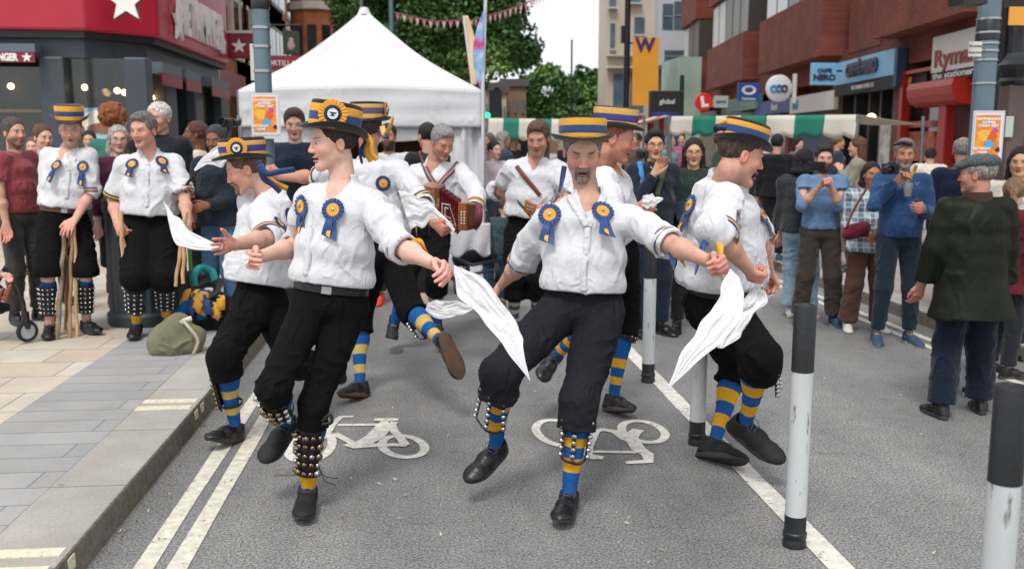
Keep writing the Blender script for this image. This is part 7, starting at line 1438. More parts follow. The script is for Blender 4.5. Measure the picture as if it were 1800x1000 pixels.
# ================================================================ THINGS HELD AND STANDING ABOUT
def lerp(a, b): return lambda t: a+(b-a)*t
def yof(p): return float(p[1])
yA, yB, yC, yD, yE, yF = [yof(j['wrL'] if k in 'ABDE' else j['wrR']) for k, j in zip('ABCDEF', (JA, JB, JC, JD, JE, JF))]
hanky('handkerchief', [(798, 466), (806, 512), (850, 560), (890, 612), (931, 668)], [(802, 468), (838, 486), (912, 566), (917, 610), (932, 670)], lerp(yof(JA['tpL'])+.03, 3.55), 'white handkerchief hanging from the fingers of the young dancer in the tall hat', seed=1.3, amp=.022)
hanky('handkerchief', [(868, 506), (835, 540), (795, 561), (770, 560), (748, 545)], [(862, 528), (842, 538), (800, 532), (775, 528), (752, 532)], lerp(yof(JB['tpR']), yof(JB['tpR'])+.1), 'white handkerchief flung sideways from the lowered hand of the goateed dancer', seed=4.2, k=3)
hanky('handkerchief', [(1284, 472), (1262, 520), (1240, 560), (1205, 610), (1172, 684)], [(1300, 488), (1305, 525), (1300, 570), (1245, 622), (1173, 685)], lerp(yof(JB['tpL'])+.02, yof(JB['tpL'])-.22), 'long white handkerchief trailing from the raised fist of the goateed dancer', seed=7.7, amp=.02)
hanky('handkerchief', [(1328, 502), (1308, 520), (1275, 552), (1248, 568), (1262, 612)], [(1346, 512), (1345, 530), (1332, 548), (1300, 588), (1270, 612)], lerp(yof(JC['tpR']), yof(JC['tpR'])-.12), 'crumpled white handkerchief held by the fist of the open-mouthed dancer on the right', seed=9.1, k=7, amp=.03)
hanky('handkerchief', [(1342, 496), (1350, 494), (1360, 498), (1366, 508)], [(1340, 516), (1348, 522), (1358, 521), (1364, 514)], lerp(yof(JC['wrL']), yof(JC['wrL'])+.1), 'small white handkerchief end behind the fist of the open-mouthed dancer', seed=2.2, n=16, m=12)
hanky('handkerchief', [(392, 430), (372, 424), (335, 404), (308, 376), (287, 354)], [(388, 440), (366, 440), (328, 436), (304, 418), (290, 358)], lerp(yof(JD['tpL'])-.02, 5.05), 'white handkerchief swung to the left by the dancer looking down', seed=3.4, k=4, amp=.02)
hanky('handkerchief', [(700, 335), (728, 346), (760, 360), (785, 384), (800, 404)], [(722, 405), (738, 398), (765, 386), (785, 396), (798, 408)], lerp(yof(JE['tpR'])+.12, yof(JE['tpR'])-.02), 'white handkerchief draped from the sleeve to the fist of the dancer with his back turned', seed=5.9, amp=.022)
hanky('handkerchief', [(400, 250), (382, 255), (364, 267), (350, 284), (341, 298)], [(402, 284), (388, 290), (372, 289), (356, 294), (343, 301)], lerp(yof(JE['tpL']), yof(JE['tpL'])-.15), 'white handkerchief waved beyond the anvil hat by the far hand of the back-turned dancer', seed=8.8)
hanky('handkerchief', [(1130, 345), (1145, 343), (1158, 346), (1166, 350)], [(1128, 362), (1142, 366), (1155, 360), (1164, 352)], lerp(yof(JF['tpR']), yof(JF['tpR'])-.05), 'small white handkerchief above the armband of the goateed dancer', seed=6.1, n=16, m=12)
hanky('handkerchief', [(425, 448), (430, 444), (438, 450)], [(424, 462), (432, 466), (438, 458)], lerp(yof(JA['tpR'])-.02, yof(JA['tpR'])-.03), 'crumpled white handkerchief tucked in the near fist of the young dancer', seed=11, n=12, m=10, amp=.012)
# sticks
WOOD = mat('hazel_wood', '#a07b55', .7, var=.4, vscale=9, bump=.8, bscale=30, stretch=(1, 1, .3), detail=8); WOODL = mat('peeled_wood', '#c19a70', .65, var=.25, vscale=12, bump=.6, bscale=30, stretch=(1, 1, .3)); WOODG = mat('bark_wood', '#80705a', .75, var=.4, vscale=14, bump=.9, bscale=35)
def stick(a, b, r, m, label, grp='wooden dancing sticks', n=14):
    a = np.asarray(a); b = np.asarray(b); pts = [a+(b-a)*i/n+V(.004*math.sin(i*1.3+a[0]*9), .004*math.cos(i*1.7), 0) for i in range(n+1)]; m1 = MB(); m1.tube(pts, [r*(1+.06*math.sin(i*2.1+a[0]*5)+.05*(i % 4 == 0))*(1.05-.15*i/n) for i in range(n+1)], 12)
    o = m1.build('wooden_stick', m, None, True); tag(o, label, 'stick', grp); return o
ys = JS['Y']-.28
for (bx, by), (tx, ty), m_, r, lab in (((100, 597), (114, 404), WOODG, .019, 'thickest grey-barked stick under the hands of the hatted man, leftmost of his four'), ((122, 594), (127, 392), WOOD, .015, 'knotty brown stick leaning second from left under the hatted man'), ((115, 580), (122, 400), WOOD, .013, 'thin brown stick behind the others under the hatted man'), ((135, 592), (131, 398), WOODL, .014, 'pale smooth stick, rightmost of the four under the hatted man')):
    b0 = G(bx, by, PV); stick(b0, P(tx, ty, ys+.1), r, m_, lab)
for q, px0, py0, px1, py1, lab in (('R', 213, 372, 217, 508, 'short pale stick in the right fist of the bareheaded man, hanging straight'), ('R', 214, 410, 229, 508, 'short pale stick in the right fist of the bareheaded man, slanting'), ('L', 327, 372, 308, 503, 'short pale stick in the left fist of the bareheaded man, slanting'), ('L', 326, 380, 321, 498, 'short pale stick in the left fist of the bareheaded man, hanging straight')):
    w = JT['tp'+q]; stick(P(px0, py0, w[1]), P(px1, py1, w[1]-.05), .0155, WOODL, lab)
# squeezebox
AC = P(792, 362, 6.55); acc = empty('squeezebox', P(792, 405, 6.55), 'red bellows squeezebox with wooden ends and white beaded diamond', 'accordion')
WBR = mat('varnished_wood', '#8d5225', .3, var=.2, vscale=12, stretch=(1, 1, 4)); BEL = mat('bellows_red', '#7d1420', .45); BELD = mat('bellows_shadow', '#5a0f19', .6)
pL0, pL1, pL2, pL3 = P(746, 325, 6.75), P(741, 372, 6.75), P(775, 395, 6.42), P(772, 336, 6.42)
pR0, pR1, pR2, pR3 = P(805, 356, 6.42), P(805, 405, 6.42), P(838, 404, 6.62), P(838, 358, 6.62)
dk = V(.05, .22, 0)
m1 = MB(); m1.prism([P(742, 326, 6.6), P(742, 372, 6.6), P(764, 384, 6.48), P(764, 330, 6.48)], V(.05, .16, .02)); w_ = m1.build('wooden_end', WBR, acc, bevel=.004)
m1 = MB(); m1.prism([P(764.5, 330, 6.48), P(764.5, 384, 6.48), P(771, 388, 6.45), P(771, 332, 6.45)], V(.05, .16, .02)); m1.build('end_frame', mat('dark_wood', '#5f3216', .4), acc)
for i in range(9):
    t0, t1 = i/9, (i+1)/9; a0 = np.array([771+34*t0, 333+24*t0]); a1 = np.array([771+34*t1, 333+24*t1]); m1 = MB(); am = 3 
    tp0, bt0, tp1, bt1 = P(a0[0], a0[1], 6.45), P(a0[0], a0[1]+55-3*t0, 6.45), P(a1[0], a1[1], 6.45), P(a1[0], a1[1]+55-3*t1, 6.45); mt, mb_ = P((a0[0]+a1[0])/2, (a0[1]+a1[1])/2-am, 6.43), P((a0[0]+a1[0])/2, (a0[1]+a1[1])/2+56+am*.5, 6.43)
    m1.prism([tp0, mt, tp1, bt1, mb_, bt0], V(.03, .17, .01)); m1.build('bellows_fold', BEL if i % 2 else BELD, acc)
m1 = MB(); m1.prism([P(805, 357, 6.42), P(805, 405, 6.42), P(820, 406, 6.42), P(820, 357, 6.42)], V(.03, .18, 0)); e_ = m1.build('wooden_end', WBR, acc, bevel=.003)
m1 = MB(); m1.prism([P(820.4, 358, 6.44), P(820.4, 406, 6.44), P(835, 402, 6.5), P(835, 360, 6.5)], V(.02, .15, 0)); m1.build('keyboard', mat('dark_wood'), acc)
for i in range(5):
    for j in range(2): m1 = MB(); m1.sphere(P(811+j*5, 373+i*5, 6.405), .006, 10, 6); m1.build('button', mat('button_white', '#dcd8cc', .3), e_, True)
m1 = MB()
for (x, y) in [(777+i*1.6, 356-i*.2+.5*i) for i in range(9)]+[(777, 356+i*2.6) for i in range(11)]+[(777+i*3.0, 382+i*1.6) for i in range(9)]+[(790+i*1.25, 358+i*4.1) for i in range(9)]+[(782+i*1.4, 363+i*.4) for i in range(5)]+[(782, 363+i*2.6) for i in range(6)]+[(782+i*2.4, 377+i*1.3) for i in range(5)]: m1.sphere(P(x, y+2, 6.405), .0042, 6, 4)
m1.build('white_beads', mat('button_white'), acc, True)
text('lettering', 'Castagnari', .028, P(768, 362, 6.40), V(.25, 0, 1), V(-1, 0, .25), mat('gold_letter', '#b79a5c', .4), w_, ext=.0008, sx=.9)
STRP = mat('strap_burgundy', '#6e1f2c', .6)
for pts in ([(737, 266), (744, 285), (752, 305), (764, 324)], [(806, 286), (795, 300), (782, 313), (772, 325)]):
    q = onshirt(JM, pts, .012); ribbon('shoulder_strap', q, .042, STRP, acc, th=.004); ribbon('strap_centre', [p-V(0, .005, 0) for p in q], .018, mat('strap_grey', '#8a7f84', .6), acc, th=.002)
ribbon('hand_strap', [P(838, 358, 6.5), P(843, 372, 6.42), P(841, 390, 6.42), P(833, 402, 6.48)], .045, STRP, acc, th=.004)
# concertina and strap
cc_ = empty('concertina', P(938, 372, 6.88), 'small brown and green concertina held by the musician with the diagonal strap', 'concertina'); m1 = MB(); m1.prism([P(923, 352, 6.9), P(920, 372, 6.9), P(936, 380, 6.88), P(944, 362, 6.88)], V(.02, .12, 0)); m1.build('wooden_end', WBR, cc_, bevel=.003)
m1 = MB(); m1.prism([P(908, 352, 6.92), P(912, 360, 6.92), P(932, 383, 6.9), P(926, 372, 6.9)], V(.02, .1, 0)); m1.build('bellows', mat('bellows_green', '#2f4a3b', .5), cc_)
for i in range(8): m1 = MB(); m1.sphere(P(927+(i % 4)*3.2, 362+(i//4)*5+(i % 4)*1.2, 6.875), .006, 8, 6); m1.build('button', CLAMP, cc_, True)
ribbon('shoulder_strap', onshirt(JN, [(908, 292), (920, 308), (935, 326), (950, 344)], .010), .034, mat('strap_brown', '#6b2b25', .6, var=.2, vscale=20), cc_, th=.004)
# ---------------------------------------------------------------- litter bin and the pile of bags
BINM = mat('bin_slate', '#2f363c', .5, var=.1, vscale=6)
b0 = G(232, 578, PV); c = V(b0[0]+.03, b0[1]+.32, PV); bn = empty('litter_bin', c, 'round dark ribbed litter bin behind the bareheaded man with sticks', 'bin'); m1 = MB(); R0 = .29
m1.lathe([(R0*1.05, PV), (R0*1.08, PV+.02), (R0*1.08, PV+.09), (R0*1.02, PV+.11), (R0*.98, PV+.12)], c*V(1, 1, 0), 40); m1.build('plinth', BINM, bn, True)
m1 = MB(); n = 96; vs = [c*V(1, 1, 0)+V((R0*(.97+.03*((k//2) % 2)))*math.cos(2*math.pi*k/n), (R0*(.97+.03*((k//2) % 2)))*math.sin(2*math.pi*k/n), z) for z in (PV+.11, PV+.95) for k in range(n)]; m1.add(vs, [(k, (k+1) % n, n+(k+1) % n, n+k) for k in range(n)]+[tuple(range(n, 2*n))]); m1.build('ribbed_body', BINM, bn)
m1 = MB(); m1.lathe([(R0*1.02, PV+.95), (R0*1.05, PV+.97), (R0*1.05, PV+1.05), (R0*.8, PV+1.12), (.001, PV+1.13)], c*V(1, 1, 0), 40); m1.build('lid', BINM, bn, True)
LIME = mat('lime_plastic', '#6fbf2a', .4); m1 = MB(); m1.box(P(335, 478, c[1]-.12), (.025, .03, .42)); m1.build('lime_edge', LIME, bn); m1 = MB(); m1.box(P(191, 430, c[1]-.12), (.02, .03, .9)); m1.build('lime_edge', LIME, bn)
def blob(name, prims, m, parent=None, h=.008, fold=.012, sc=(9, 9, 9), f2=.006, seed=0, **k):
    Fd = F(h)
    for p in prims: Fd.cap(*p) if len(p) >= 5 and not hasattr(p[1], '__len__') else Fd.ell(*p)
    Fd.cut(V(0, 0, k.get('z', PV)), V(0, 0, -1)); v, f = Fd.mesh(1); v = folds(v, f, fold, sc, seed, f2); v[:, 2] = np.maximum(v[:, 2], k.get('z', PV)+.001); return npmesh(name, v, f, m, parent)
OLV = mat('olive_canvas', '#6f6d55', .9, var=.12, vscale=8, bump=.5, bscale=60)
g = G(308, 628, PV); dfl = empty('kit_bag', g, 'olive canvas drawstring kit bag lying on the slate paving', 'bag'); yb = g[1]+.18
blob('bag_body', [(P(292, 605, yb), .115, P(330, 606, yb), .105, .08), (P(300, 600, yb), .12, P(312, 575, yb), .10, .08), (P(305, 590, yb), .11, P(318, 565, yb), .045, .05), (P(330, 600, yb), .10, P(345, 590, yb), .07, .05)], OLV, dfl, .008, .022, (8, 8, 8), .008, 3)
ribbon('drawstring', [P(320, 562, yb-.1), P(332, 575, yb-.16), P(348, 598, yb-.15), P(340, 622, yb-.12)], .022, mat('pale_cord', '#b8b09a', .9), dfl, th=.004); ribbon('bag_label', [P(318, 568, yb-.08), P(328, 562, yb-.12), P(337, 559, yb-.13)], .035, mat('cream_label', '#ddd3bd', .8), dfl, th=.003)
g = G(372, 588, PV); yp = g[1]+.30; BKB = cloth('#17181b', .2, .6, 40)
bp_ = empty('black_holdall', V(P(380, 560, yp)[0], yp, PV), 'black holdall slumped beneath the pile of blue and yellow ribbons', 'bag'); blob('bag_body', [(P(365, 568, yp), .13, P(425, 565, yp), .13, .08), (P(370, 540, yp), .13, P(420, 545, yp), .12, .08)], BKB, bp_, .010, .02, (8, 8, 8), .006, 6)
yq = yp+.12; rk = empty('rucksack', V(P(350, 520, yq)[0], yq, PV), 'dark rucksack with turquoise straps behind the pile of ribbons', 'rucksack'); blob('bag_body', [(P(342, 540, yq), .12, P(362, 540, yq), .12, .05), (P(340, 500, yq), .12, P(362, 498, yq), .11, .05)], cloth('#3a3a35', .2, .6, 40), rk, .010, .015, (8, 8, 8), .005, 8)
TQ = mat('turquoise_web', '#1f8c8f', .7, var=.1); ribbon('shoulder_strap', [P(343, 505, yq-.16), P(341, 485, yq-.16), P(350, 472, yq-.14), P(362, 471, yq-.10)], .06, TQ, rk, th=.012); ribbon('shoulder_strap', [P(362, 471, yq-.10), P(374, 478, yq-.14), P(378, 495, yq-.16)], .06, TQ, rk, th=.012)
rb = empty('ribbon_coat', P(370, 560, yp-.15), 'heap of blue and yellow ribbon tatters on the black holdall', 'coat')
random.seed(5)
for k in range(26):
    x0, y0 = 335+random.uniform(0, 55), 512+random.uniform(0, 26); dx = random.uniform(-26, 26); dy = random.uniform(6, 26); yy = yp-.17-.004*k; ribbon('tatter', [P(x0, y0, yy), P(x0+dx*.4, y0+dy*.2-3, yy-.02), P(x0+dx*.8, y0+dy*.7, yy-.02), P(x0+dx, y0+dy, yy)], random.uniform(.05, .08), [BLU2, YEL, SOCKB, YEL][k % 4], rb, th=.003, tw=random.uniform(-.6, .6))
blob('lining', [(P(350, 530, yp), .07, P(392, 528, yp), .07, .05)], SOCKB, rb, .010, .01, z=.2)
tophat = empty('upturned_hat', P(362, 515, yp-.15), 'black felt hat lying upside down on the ribbon heap with a white cloth inside', 'hat'); hc_ = P(362, 510, yp-.13); u_ = nz(V(-.25, -.45, .85)); xx = nz(np.cross(u_, V(0, 1, 0))); RR = mat3(xx, np.cross(u_, xx), u_)
m1 = MB(); m1.lathe([(.085, -.10), (.10, -.02), (.10, 0), (.115, .004), (.150, .010), (.152, .016), (.115, .012), (.094, .006), (.088, -.03), (.080, -.07), (.001, -.07)], hc_, 36, R=RR, ell=1.1); m1.build('felt', FELT, tophat, True)
m1 = MB(); m1.sphere(hc_-u_*.01, (.06, .03, .025), 14, 8, R=RR); m1.build('white_cloth', HANK, tophat, True)
# ---------------------------------------------------------------- pushchairs
def wheel(c, r, ax, parent, w=.03):
    R = mat3(nz(np.cross(ax, V(0, 0, 1))), V(0, 0, 1), nz(ax)) ; m1 = MB(); m1.lathe([(r*.72, -w/2), (r*.95, -w/2), (r, 0), (r*.95, w/2), (r*.72, w/2), (r*.72, -w/2)], c, 26, R=R); t = m1.build('tyre', mat('tyre', '#1a1b1d', .7), parent, True)
    m1 = MB(); m1.lathe([(.001, -w*.3), (r*.7, -w*.3), (r*.7, w*.3), (.001, w*.3)], c, 20, R=R); m1.build('rim', mat('rim_pale', '#a7a9ac', .4), t, True)
FR = mat('frame_black', '#1b1e22', .4)
g = G(48, 603, PV); yw = g[1]; pc = empty('pushchair', V(g[0]-.35, yw, PV), 'black pushchair with a baby at the left edge', 'pushchair')
wc = P(48, 582, yw); m1 = MB(); m1.tube([P(-40, 560, yw), P(10, 470, yw+.1), P(25, 500, yw), P(40, 530, yw), P(44, 556, yw)], [.018]*5, 10); m1.tube([P(44, 548, yw), P(46, 572, yw)], [.028, .03], 10); m1.build('frame', FR, pc, True); wheel(wc, .085, V(.8, -.6, 0), pc)
m1 = MB(); m1.tube([P(48, 566, yw), wc+V(0, 0, .02)], [.03, .022], 10); m1.build('caster_fork', FR, pc, True); wheel(P(-60, 600, yw+.1), .085, V(.8, -.6, 0), pc)
blob('basket', [(P(-40, 545, yw+.05), .10, P(10, 540, yw+.05), .035, .05)], cloth('#141518', .2, .5, 40), pc, .010, .008, z=.2); blob('seat', [(P(-60, 505, yw+.1), .14, P(-10, 515, yw+.1), .08, .05)], cloth('#1e2024', .2, .5, 40), pc, .010, .008, z=.3)
ba = dict(s=.5, pel=P(-50, 495, yw+.05), neck=P(-45, 440, yw+.1)); 
for q, o_ in (('R', (-60, -30)), ('L', (-40, -20))): pass
ba.update(head=P(-45, 415, yw+.1), fd=nz(V(.7, -.6, 0)), fu=V(0, 0, 1.), shR=P(-60, 455, yw+.05), shL=P(-28, 455, yw), elR=P(-50, 480, yw-.05), elL=P(-12, 480, yw-.08), wrR=P(-30, 490, yw-.1), wrL=P(5, 482, yw-.1), tpR=P(-25, 494, yw-.1), tpL=P(12, 487, yw-.1), hpR=P(-55, 498, yw+.05), hpL=P(-42, 500, yw), knR=P(-30, 505, yw-.1), knL=P(-22, 510, yw-.12), anR=P(-10, 522, yw-.1), anL=P(5, 520, yw-.12), toR=P(-2, 515, yw-.12), toL=P(14, 508, yw-.14))
person('person, baby in a grey top and tan shoes sitting in the black pushchair', ba, dict(skin='#d8a894', hair=dict(col='#6b5240', style='short', t=.006), top=dict(mat=cloth('#9aa0a6'), g=.012, cuff=.85, hem=.05, fold=.004, fold2=.002, r=(.07, .065, .06)), legs=dict(mat=cloth('#7fa3b0'), g=.01, end=.9, fold=.004, fold2=.002), shoes=dict(mat=mat('tan_shoe', '#8a4c38', .6), sole=mat('tan_sole', '#6e4436', .7), sc=1.1), handL=dict(kind='relax', thumb=(0, 0, 1), sc=1.1)), h=.008, hb=.005)
g = G(818, 512); yk = 8.3; p2 = empty('pushchair', V(P(820, 400, yk)[0], yk, 0), 'grey framed pushchair under a white blanket left of the musician with the strap', 'pushchair')
m1 = MB(); m1.tube([P(795, 385, yk), P(792, 420, yk), P(800, 460, yk), P(806, 500, yk)], .014, 8); m1.tube([P(855, 370, yk), P(862, 400, yk), P(868, 440, yk), P(872, 478, yk)], .014, 8); m1.tube([P(798, 452, yk-.05), P(830, 466, yk-.1), P(868, 458, yk-.05)], .016, 8); m1.tube([P(800, 476, yk-.05), P(832, 482, yk-.1), P(868, 474, yk-.05)], .014, 8); m1.build('frame', mat('frame_steel', '#4c5257', .35, metal=.5), p2, True)
for px, py, yy in ((803, 500, yk-.1), (872, 480, yk-.1), (820, 470, yk+.5)): wheel(P(px, py, yy), .09, V(1, .1, 0), p2, .04)
blob('basket', [(P(808, 455, yk), .07, P(862, 448, yk), .07, .05)], cloth('#25282c', .2, .5, 40), p2, .012, .008, z=.2)
def fb(u, v): q = P(790+72*u, 392+(52+8*math.sin(u*9))*v, yk-.12); return q+V(0, -.05*math.sin(u*math.pi)-.02*math.sin(u*16+v*3)*v, 0)
o = sheet(fb, 30, 16, 'blanket', HANK, p2, .006)
# ================================================================ THE CROWD
def st(px, pytop, Y, z=0., hair=.01):
    f = P(px, 300, Y); f[2] = z; t = P(px, pytop, Y); return f, t[2]-z-hair
TR = mat('trainer_white', '#c9c5c0', .6); TRS = mat('trainer_sole', '#b9b5ae', .7); NB = mat('trainer_blue', '#26405f', .7)
def garb(col, **k): d = dict(mat=cloth(col), g=.016, cuff=.93, hem=.05, fold=.010, fold2=.005, r=(.062, .055, .046)); d.update(k); return d
def legs(col, **k): d = dict(mat=cloth(col), g=.008, end=.93, fold=.010, fold2=.004, r=(.090, .066, .056)); d.update(k); return d
def by(label, px, top, Y, face, o, z=0., h=.011, hb=.0062, grp='onlookers in the street', **k):
    o.setdefault('hs', 1.0); r_ = random.Random(label); o.setdefault('wide', r_.uniform(.93, 1.07)); o.setdefault('nose', r_.uniform(.85, 1.3)); o.setdefault('jaw', r_.uniform(.85, 1.12))
    ft, H = st(px, top, Y, z); J = stand(ft, H, face, z=z, **k); J['ground'] = z; o.setdefault('shoes', dict(mat=BLSH, sole=BSOLE)); o.setdefault('bare', False); o.setdefault('chest', o['top'].get('neck') == 'v'); person(label, J, o, grp, h=h, hb=hb); return J
gy = lambda x, y, z=0: float(G(x, y, z)[1])
H_ = lambda c, st_='short', **k: dict(col=c, style=st_, **k)
SK = dict(a='#c99a84', b='#b98469', c='#7d5138', d='#d3aa96', e='#c79c7c', f='#a87558')
# -- left side
by('person in a dusty red t-shirt with greying beard looking right, at the far left edge', 28, 210, gy(28, 566, PV), 55, dict(skin=SK['a'], stubble=.8, stubcol='#5a4a42', hair=H_('#4d4742', t=.010), nose=1.1, bare=True, top=garb('#8b4145', cuff=-.35, r=(.07, .07, .06)), legs=legs('#3a3938')), z=PV, hL=(.26, .05, .82), h=.010, hb=.0055, fd=(.8, -.6, -.05), turn=-20)
by('person with reddish brown hair tied back, half hidden behind the red t-shirt man', 80, 222, 9.2, 30, dict(skin=SK['d'], hair=H_('#5f4533', 'bun'), top=garb('#5b6068'), legs=legs('#2a2f3a')), z=PV, fd=(.7, -.7, -.1))
by('person, smiling young woman with long brown hair far behind the red t-shirt man', 61, 243, 11.5, 10, dict(skin=SK['d'], mouth=.004, teeth=True, hair=H_('#6b4c36', 'long'), top=garb('#b9b0a8'), legs=legs('#2a2f3a')), z=PV)
by('person seen from behind with curly ginger hair and a teal jumper', 206, 190, 9.0, 165, dict(skin=SK['d'], hair=H_('#8a4f2c', 'curly', nape=-.08), top=garb('#2f6b5f', g=.024), legs=legs('#252a33')), z=PV, fd=(.3, 1, .05))
by('person with grey bobbed hair, glasses and plum jacket behind the bareheaded stick man', 212, 224, 8.4, 20, dict(skin=SK['d'], glasses='#3a3a3e', hair=H_('#a7a39c', 'bob', t=.014), barelegs=True, top=garb('#4a1f38', g=.03), legs=dict(mat=cloth('#17171b'), g=.03, end=-.0, fold=.01, r=(.10, .09, .07), name='skirt'), shoes=dict(mat=mat('teal_trainer', '#3f7f8c', .7), sole=TRS)), z=PV, hR=(.22, .12, .86))
by('person, dark haired boy in front of the shop window poster', 161, 232, 12.5, 10, dict(skin=SK['e'], hair=H_('#241d1a', t=.012), top=garb('#5d7ea8'), legs=legs('#2a2f3a')), z=PV)
by('person, elderly man with white hair in a black waterproof jacket', 286, 184, 8.4, -10, dict(skin='#cf9a85', red=1., hair=H_('#cfcbc4', 'short', t=.008, line=.075), browk=.2, wrinkle=True, top=garb('#1d2127', g=.035, hem=-.05, collar=.05), legs=legs('#2b2b2e')), z=PV, h=.010, hb=.0055, fd=(-.35, -1, -.1))
by('person with a brown ponytail and black headband, face in profile to the left', 350, 216, 9.3, -80, dict(skin=SK['c'], lip='#6b3a34', hair=H_('#5a3524', 'pony', tail=(0, -.06, -.30)), top=garb('#cbbfa8', g=.02), legs=legs('#2a2f3a')), z=PV, fd=(-1, -.2, .1))
JG = by('person in a dark waterproof and jeans filming with a camera on a handheld rig', 384, 224, 8.0, -25, dict(skin='#8a5e45', hair=H_('#3b3e44', 'short', t=.014, nape=-.06), top=garb('#1f2731', g=.04, hem=-.06, hood=True), legs=legs('#4d6c8c')), z=PV, hR=(.10, .30, 1.18), hL=(.06, .25, 1.10), h=.010, hb=.0055, fd=(-.2, -1, -.15))
by('person with short brown hair, navy jacket and white top in front of the marquee', 521, 195, gy(521, 560), 0, dict(skin=SK['d'], browk=.9, hair=H_('#4a3226', 'short', t=.016, top=.01, rec=False), top=garb('#1e2a3a', g=.034, hem=-.06, cuff=.9), legs=legs('#3a3f4a')), h=.010, hb=.0055, fd=(.1, -1, -.2), hR=(.12, .22, .98), hL=(.12, .22, .98))
by('person with dark beard, white t-shirt and orange trainers at the marquee', 684, 220, gy(650, 530), 0, dict(skin=SK['b'], stubble=1., stubcol='#2a1e18', hair=H_('#2b211c', t=.006), bare=True, top=garb('#c9c9c9', cuff=-.4, r=(.068, .068, .06)), legs=legs('#1b1c20'), shoes=dict(mat=mat('trainer_orange', '#e2452c', .6), sole=mat('sole_orange', '#d4502f', .6))), fd=(-.2, -1, -.05), steps=(.15, 0))
by('person with dark cropped hair and black t-shirt turned away behind the squeezebox player', 752, 219, gy(745, 530), -150, dict(skin=SK['a'], hair=H_('#211a17', t=.007, nape=-.06), bare=True, top=garb('#22262b', cuff=-.3, r=(.07, .07, .06)), legs=legs('#1a1a1d'), shoes=dict(mat=mat('trainer_beige', '#b5a48d', .7), sole=TRS)), steps=(.1, -.05))
by('person, girl with very long brown hair bending over the pushchair', 868, 352, 8.7, 160, dict(skin=SK['d'], hair=H_('#4a2f20', 'long', len=.42, t=.016), top=garb('#33484a', g=.02), legs=legs('#2b4860')), lean=(.12, -.12), fd=(-.3, .4, -.6), hR=(.2, .35, .8), hL=(.2, .35, .8))
# -- right of centre
J1 = by('person in a navy jacket with round glasses raising a small black camera', 1148, 232, gy(1140, 588), 15, dict(skin=SK['e'], mouth=.003, teeth=True, glasses='#1b1b1d', hair=H_('#141315', t=.016, top=.008, rec=False), top=garb('#1d232e', g=.03, hem=0., collar=.04), legs=legs('#16202f', r=(.094, .07, .062))), h=.010, hb=.0055, hR=(.10, .20, 1.42), hL=(.20, .20, 1.0), fd=(-.1, -1, -.05))
tw_ = J1['shirt'][1]; m1 = MB()
ribbon('shirt_front', onshirt(J1, [(1150, 270), (1149, 284), (1147, 298)], .004), .05, mat('light_blue_shirt', '#8fb2d6', .8), J1['root'], th=.004); ribbon('blue_strap', onshirt(J1, [(1124, 284), (1128, 310), (1135, 345)], .008), .045, mat('sky_blue_strap', '#3d86c4', .7), J1['root'], th=.004); ribbon('bag_strap', onshirt(J1, [(1172, 280), (1164, 310), (1154, 345)], .008), .045, mat('khaki_web', '#4c553a', .8), J1['root'], th=.004)
by('person with long dark hair, thin glasses and dark green coat', 1218, 246, gy(1212, 582), -5, dict(skin=SK['e'], glasses='#4a4a4e', hair=H_('#231a18', 'mid', t=.016), top=garb('#26302a', g=.032, hem=-.1), legs=legs('#17181b')), h=.010, hb=.0055, fd=(-.25, -1, -.08))
by('person dressed all in black with blue trainers walking away on the far pavement', 1364, 238, gy(1366, 463, PV), 165, dict(skin=SK['a'], hair=H_('#1c1817', t=.014, nape=-.07), top=garb('#111215', g=.04, hem=-.02, hood=True), legs=legs('#121316'), shoes=dict(mat=NB, sole=TRS)), z=PV, steps=(.15, -.1))
by('person with dark hair, grey black jacket and pale jeans behind the phone photographer', 1412, 264, gy(1395, 562), 140, dict(skin=SK['a'], hair=H_('#15121a', 'bob', t=.012), top=garb('#2d3034', g=.035, hem=-.03), legs=legs('#8fa9bd', r=(.095, .085, .085)), shoes=dict(mat=TR, sole=TRS)), steps=(0, .12))
J2 = by('person in a light blue jumper photographing with a phone held at face height', 1447, 258, gy(1420, 572), -12, dict(skin=SK['a'], stubble=1., stubcol='#33261f', hair=H_('#2f2721', t=.012, top=.012), handR=dict(kind='grip', thumb=(1, 0, .3)), handL=dict(kind='grip', thumb=(-1, 0, .3)), bare=True, top=garb('#607d9f', cuff=.25), legs=legs('#3c332e', r=(.094, .078, .074)), shoes=dict(mat=NB, sole=TRS)), h=.009, hb=.005, hR=(.08, .27, 1.40), hL=(.02, .27, 1.40), stance=.17, fd=(-.25, -1, -.1))
q = (J2['tpR']+J2['tpL'])/2; q = q+V(.0, -.01, .035); m1 = MB(); m1.box(P(1436, 291, q[1]-.02), (.078, .009, .155), None); m1.v = [tuple(v) for v in m1.v]; ph = empty('phone', q, 'black phone held up by the man in the light blue jumper', 'phone')
c = P(1436, 292, q[1]-.03); m1 = MB(); m1.box(c, (.155, .009, .075)); m1.build('phone_body', mat('phone_black', '#101114', .3), ph, bevel=.006); m1 = MB(); m1.box(c+V(.05, -.008, .012), (.034, .006, .034)); m1.build('camera_bump', mat('bump_black', '#1d1e22', .2), ph, bevel=.004)
by('person with long chestnut hair and beige jacket on the far pavement', 1507, 243, gy(1500, 500, PV)+1., -120, dict(skin=SK['a'], hair=H_('#5a3a26', 'long', t=.014), top=garb('#8a8375', g=.03), legs=legs('#1e1f24')), z=PV, hL=(.1, .2, 1.35), hR=(.15, .2, 1.1))
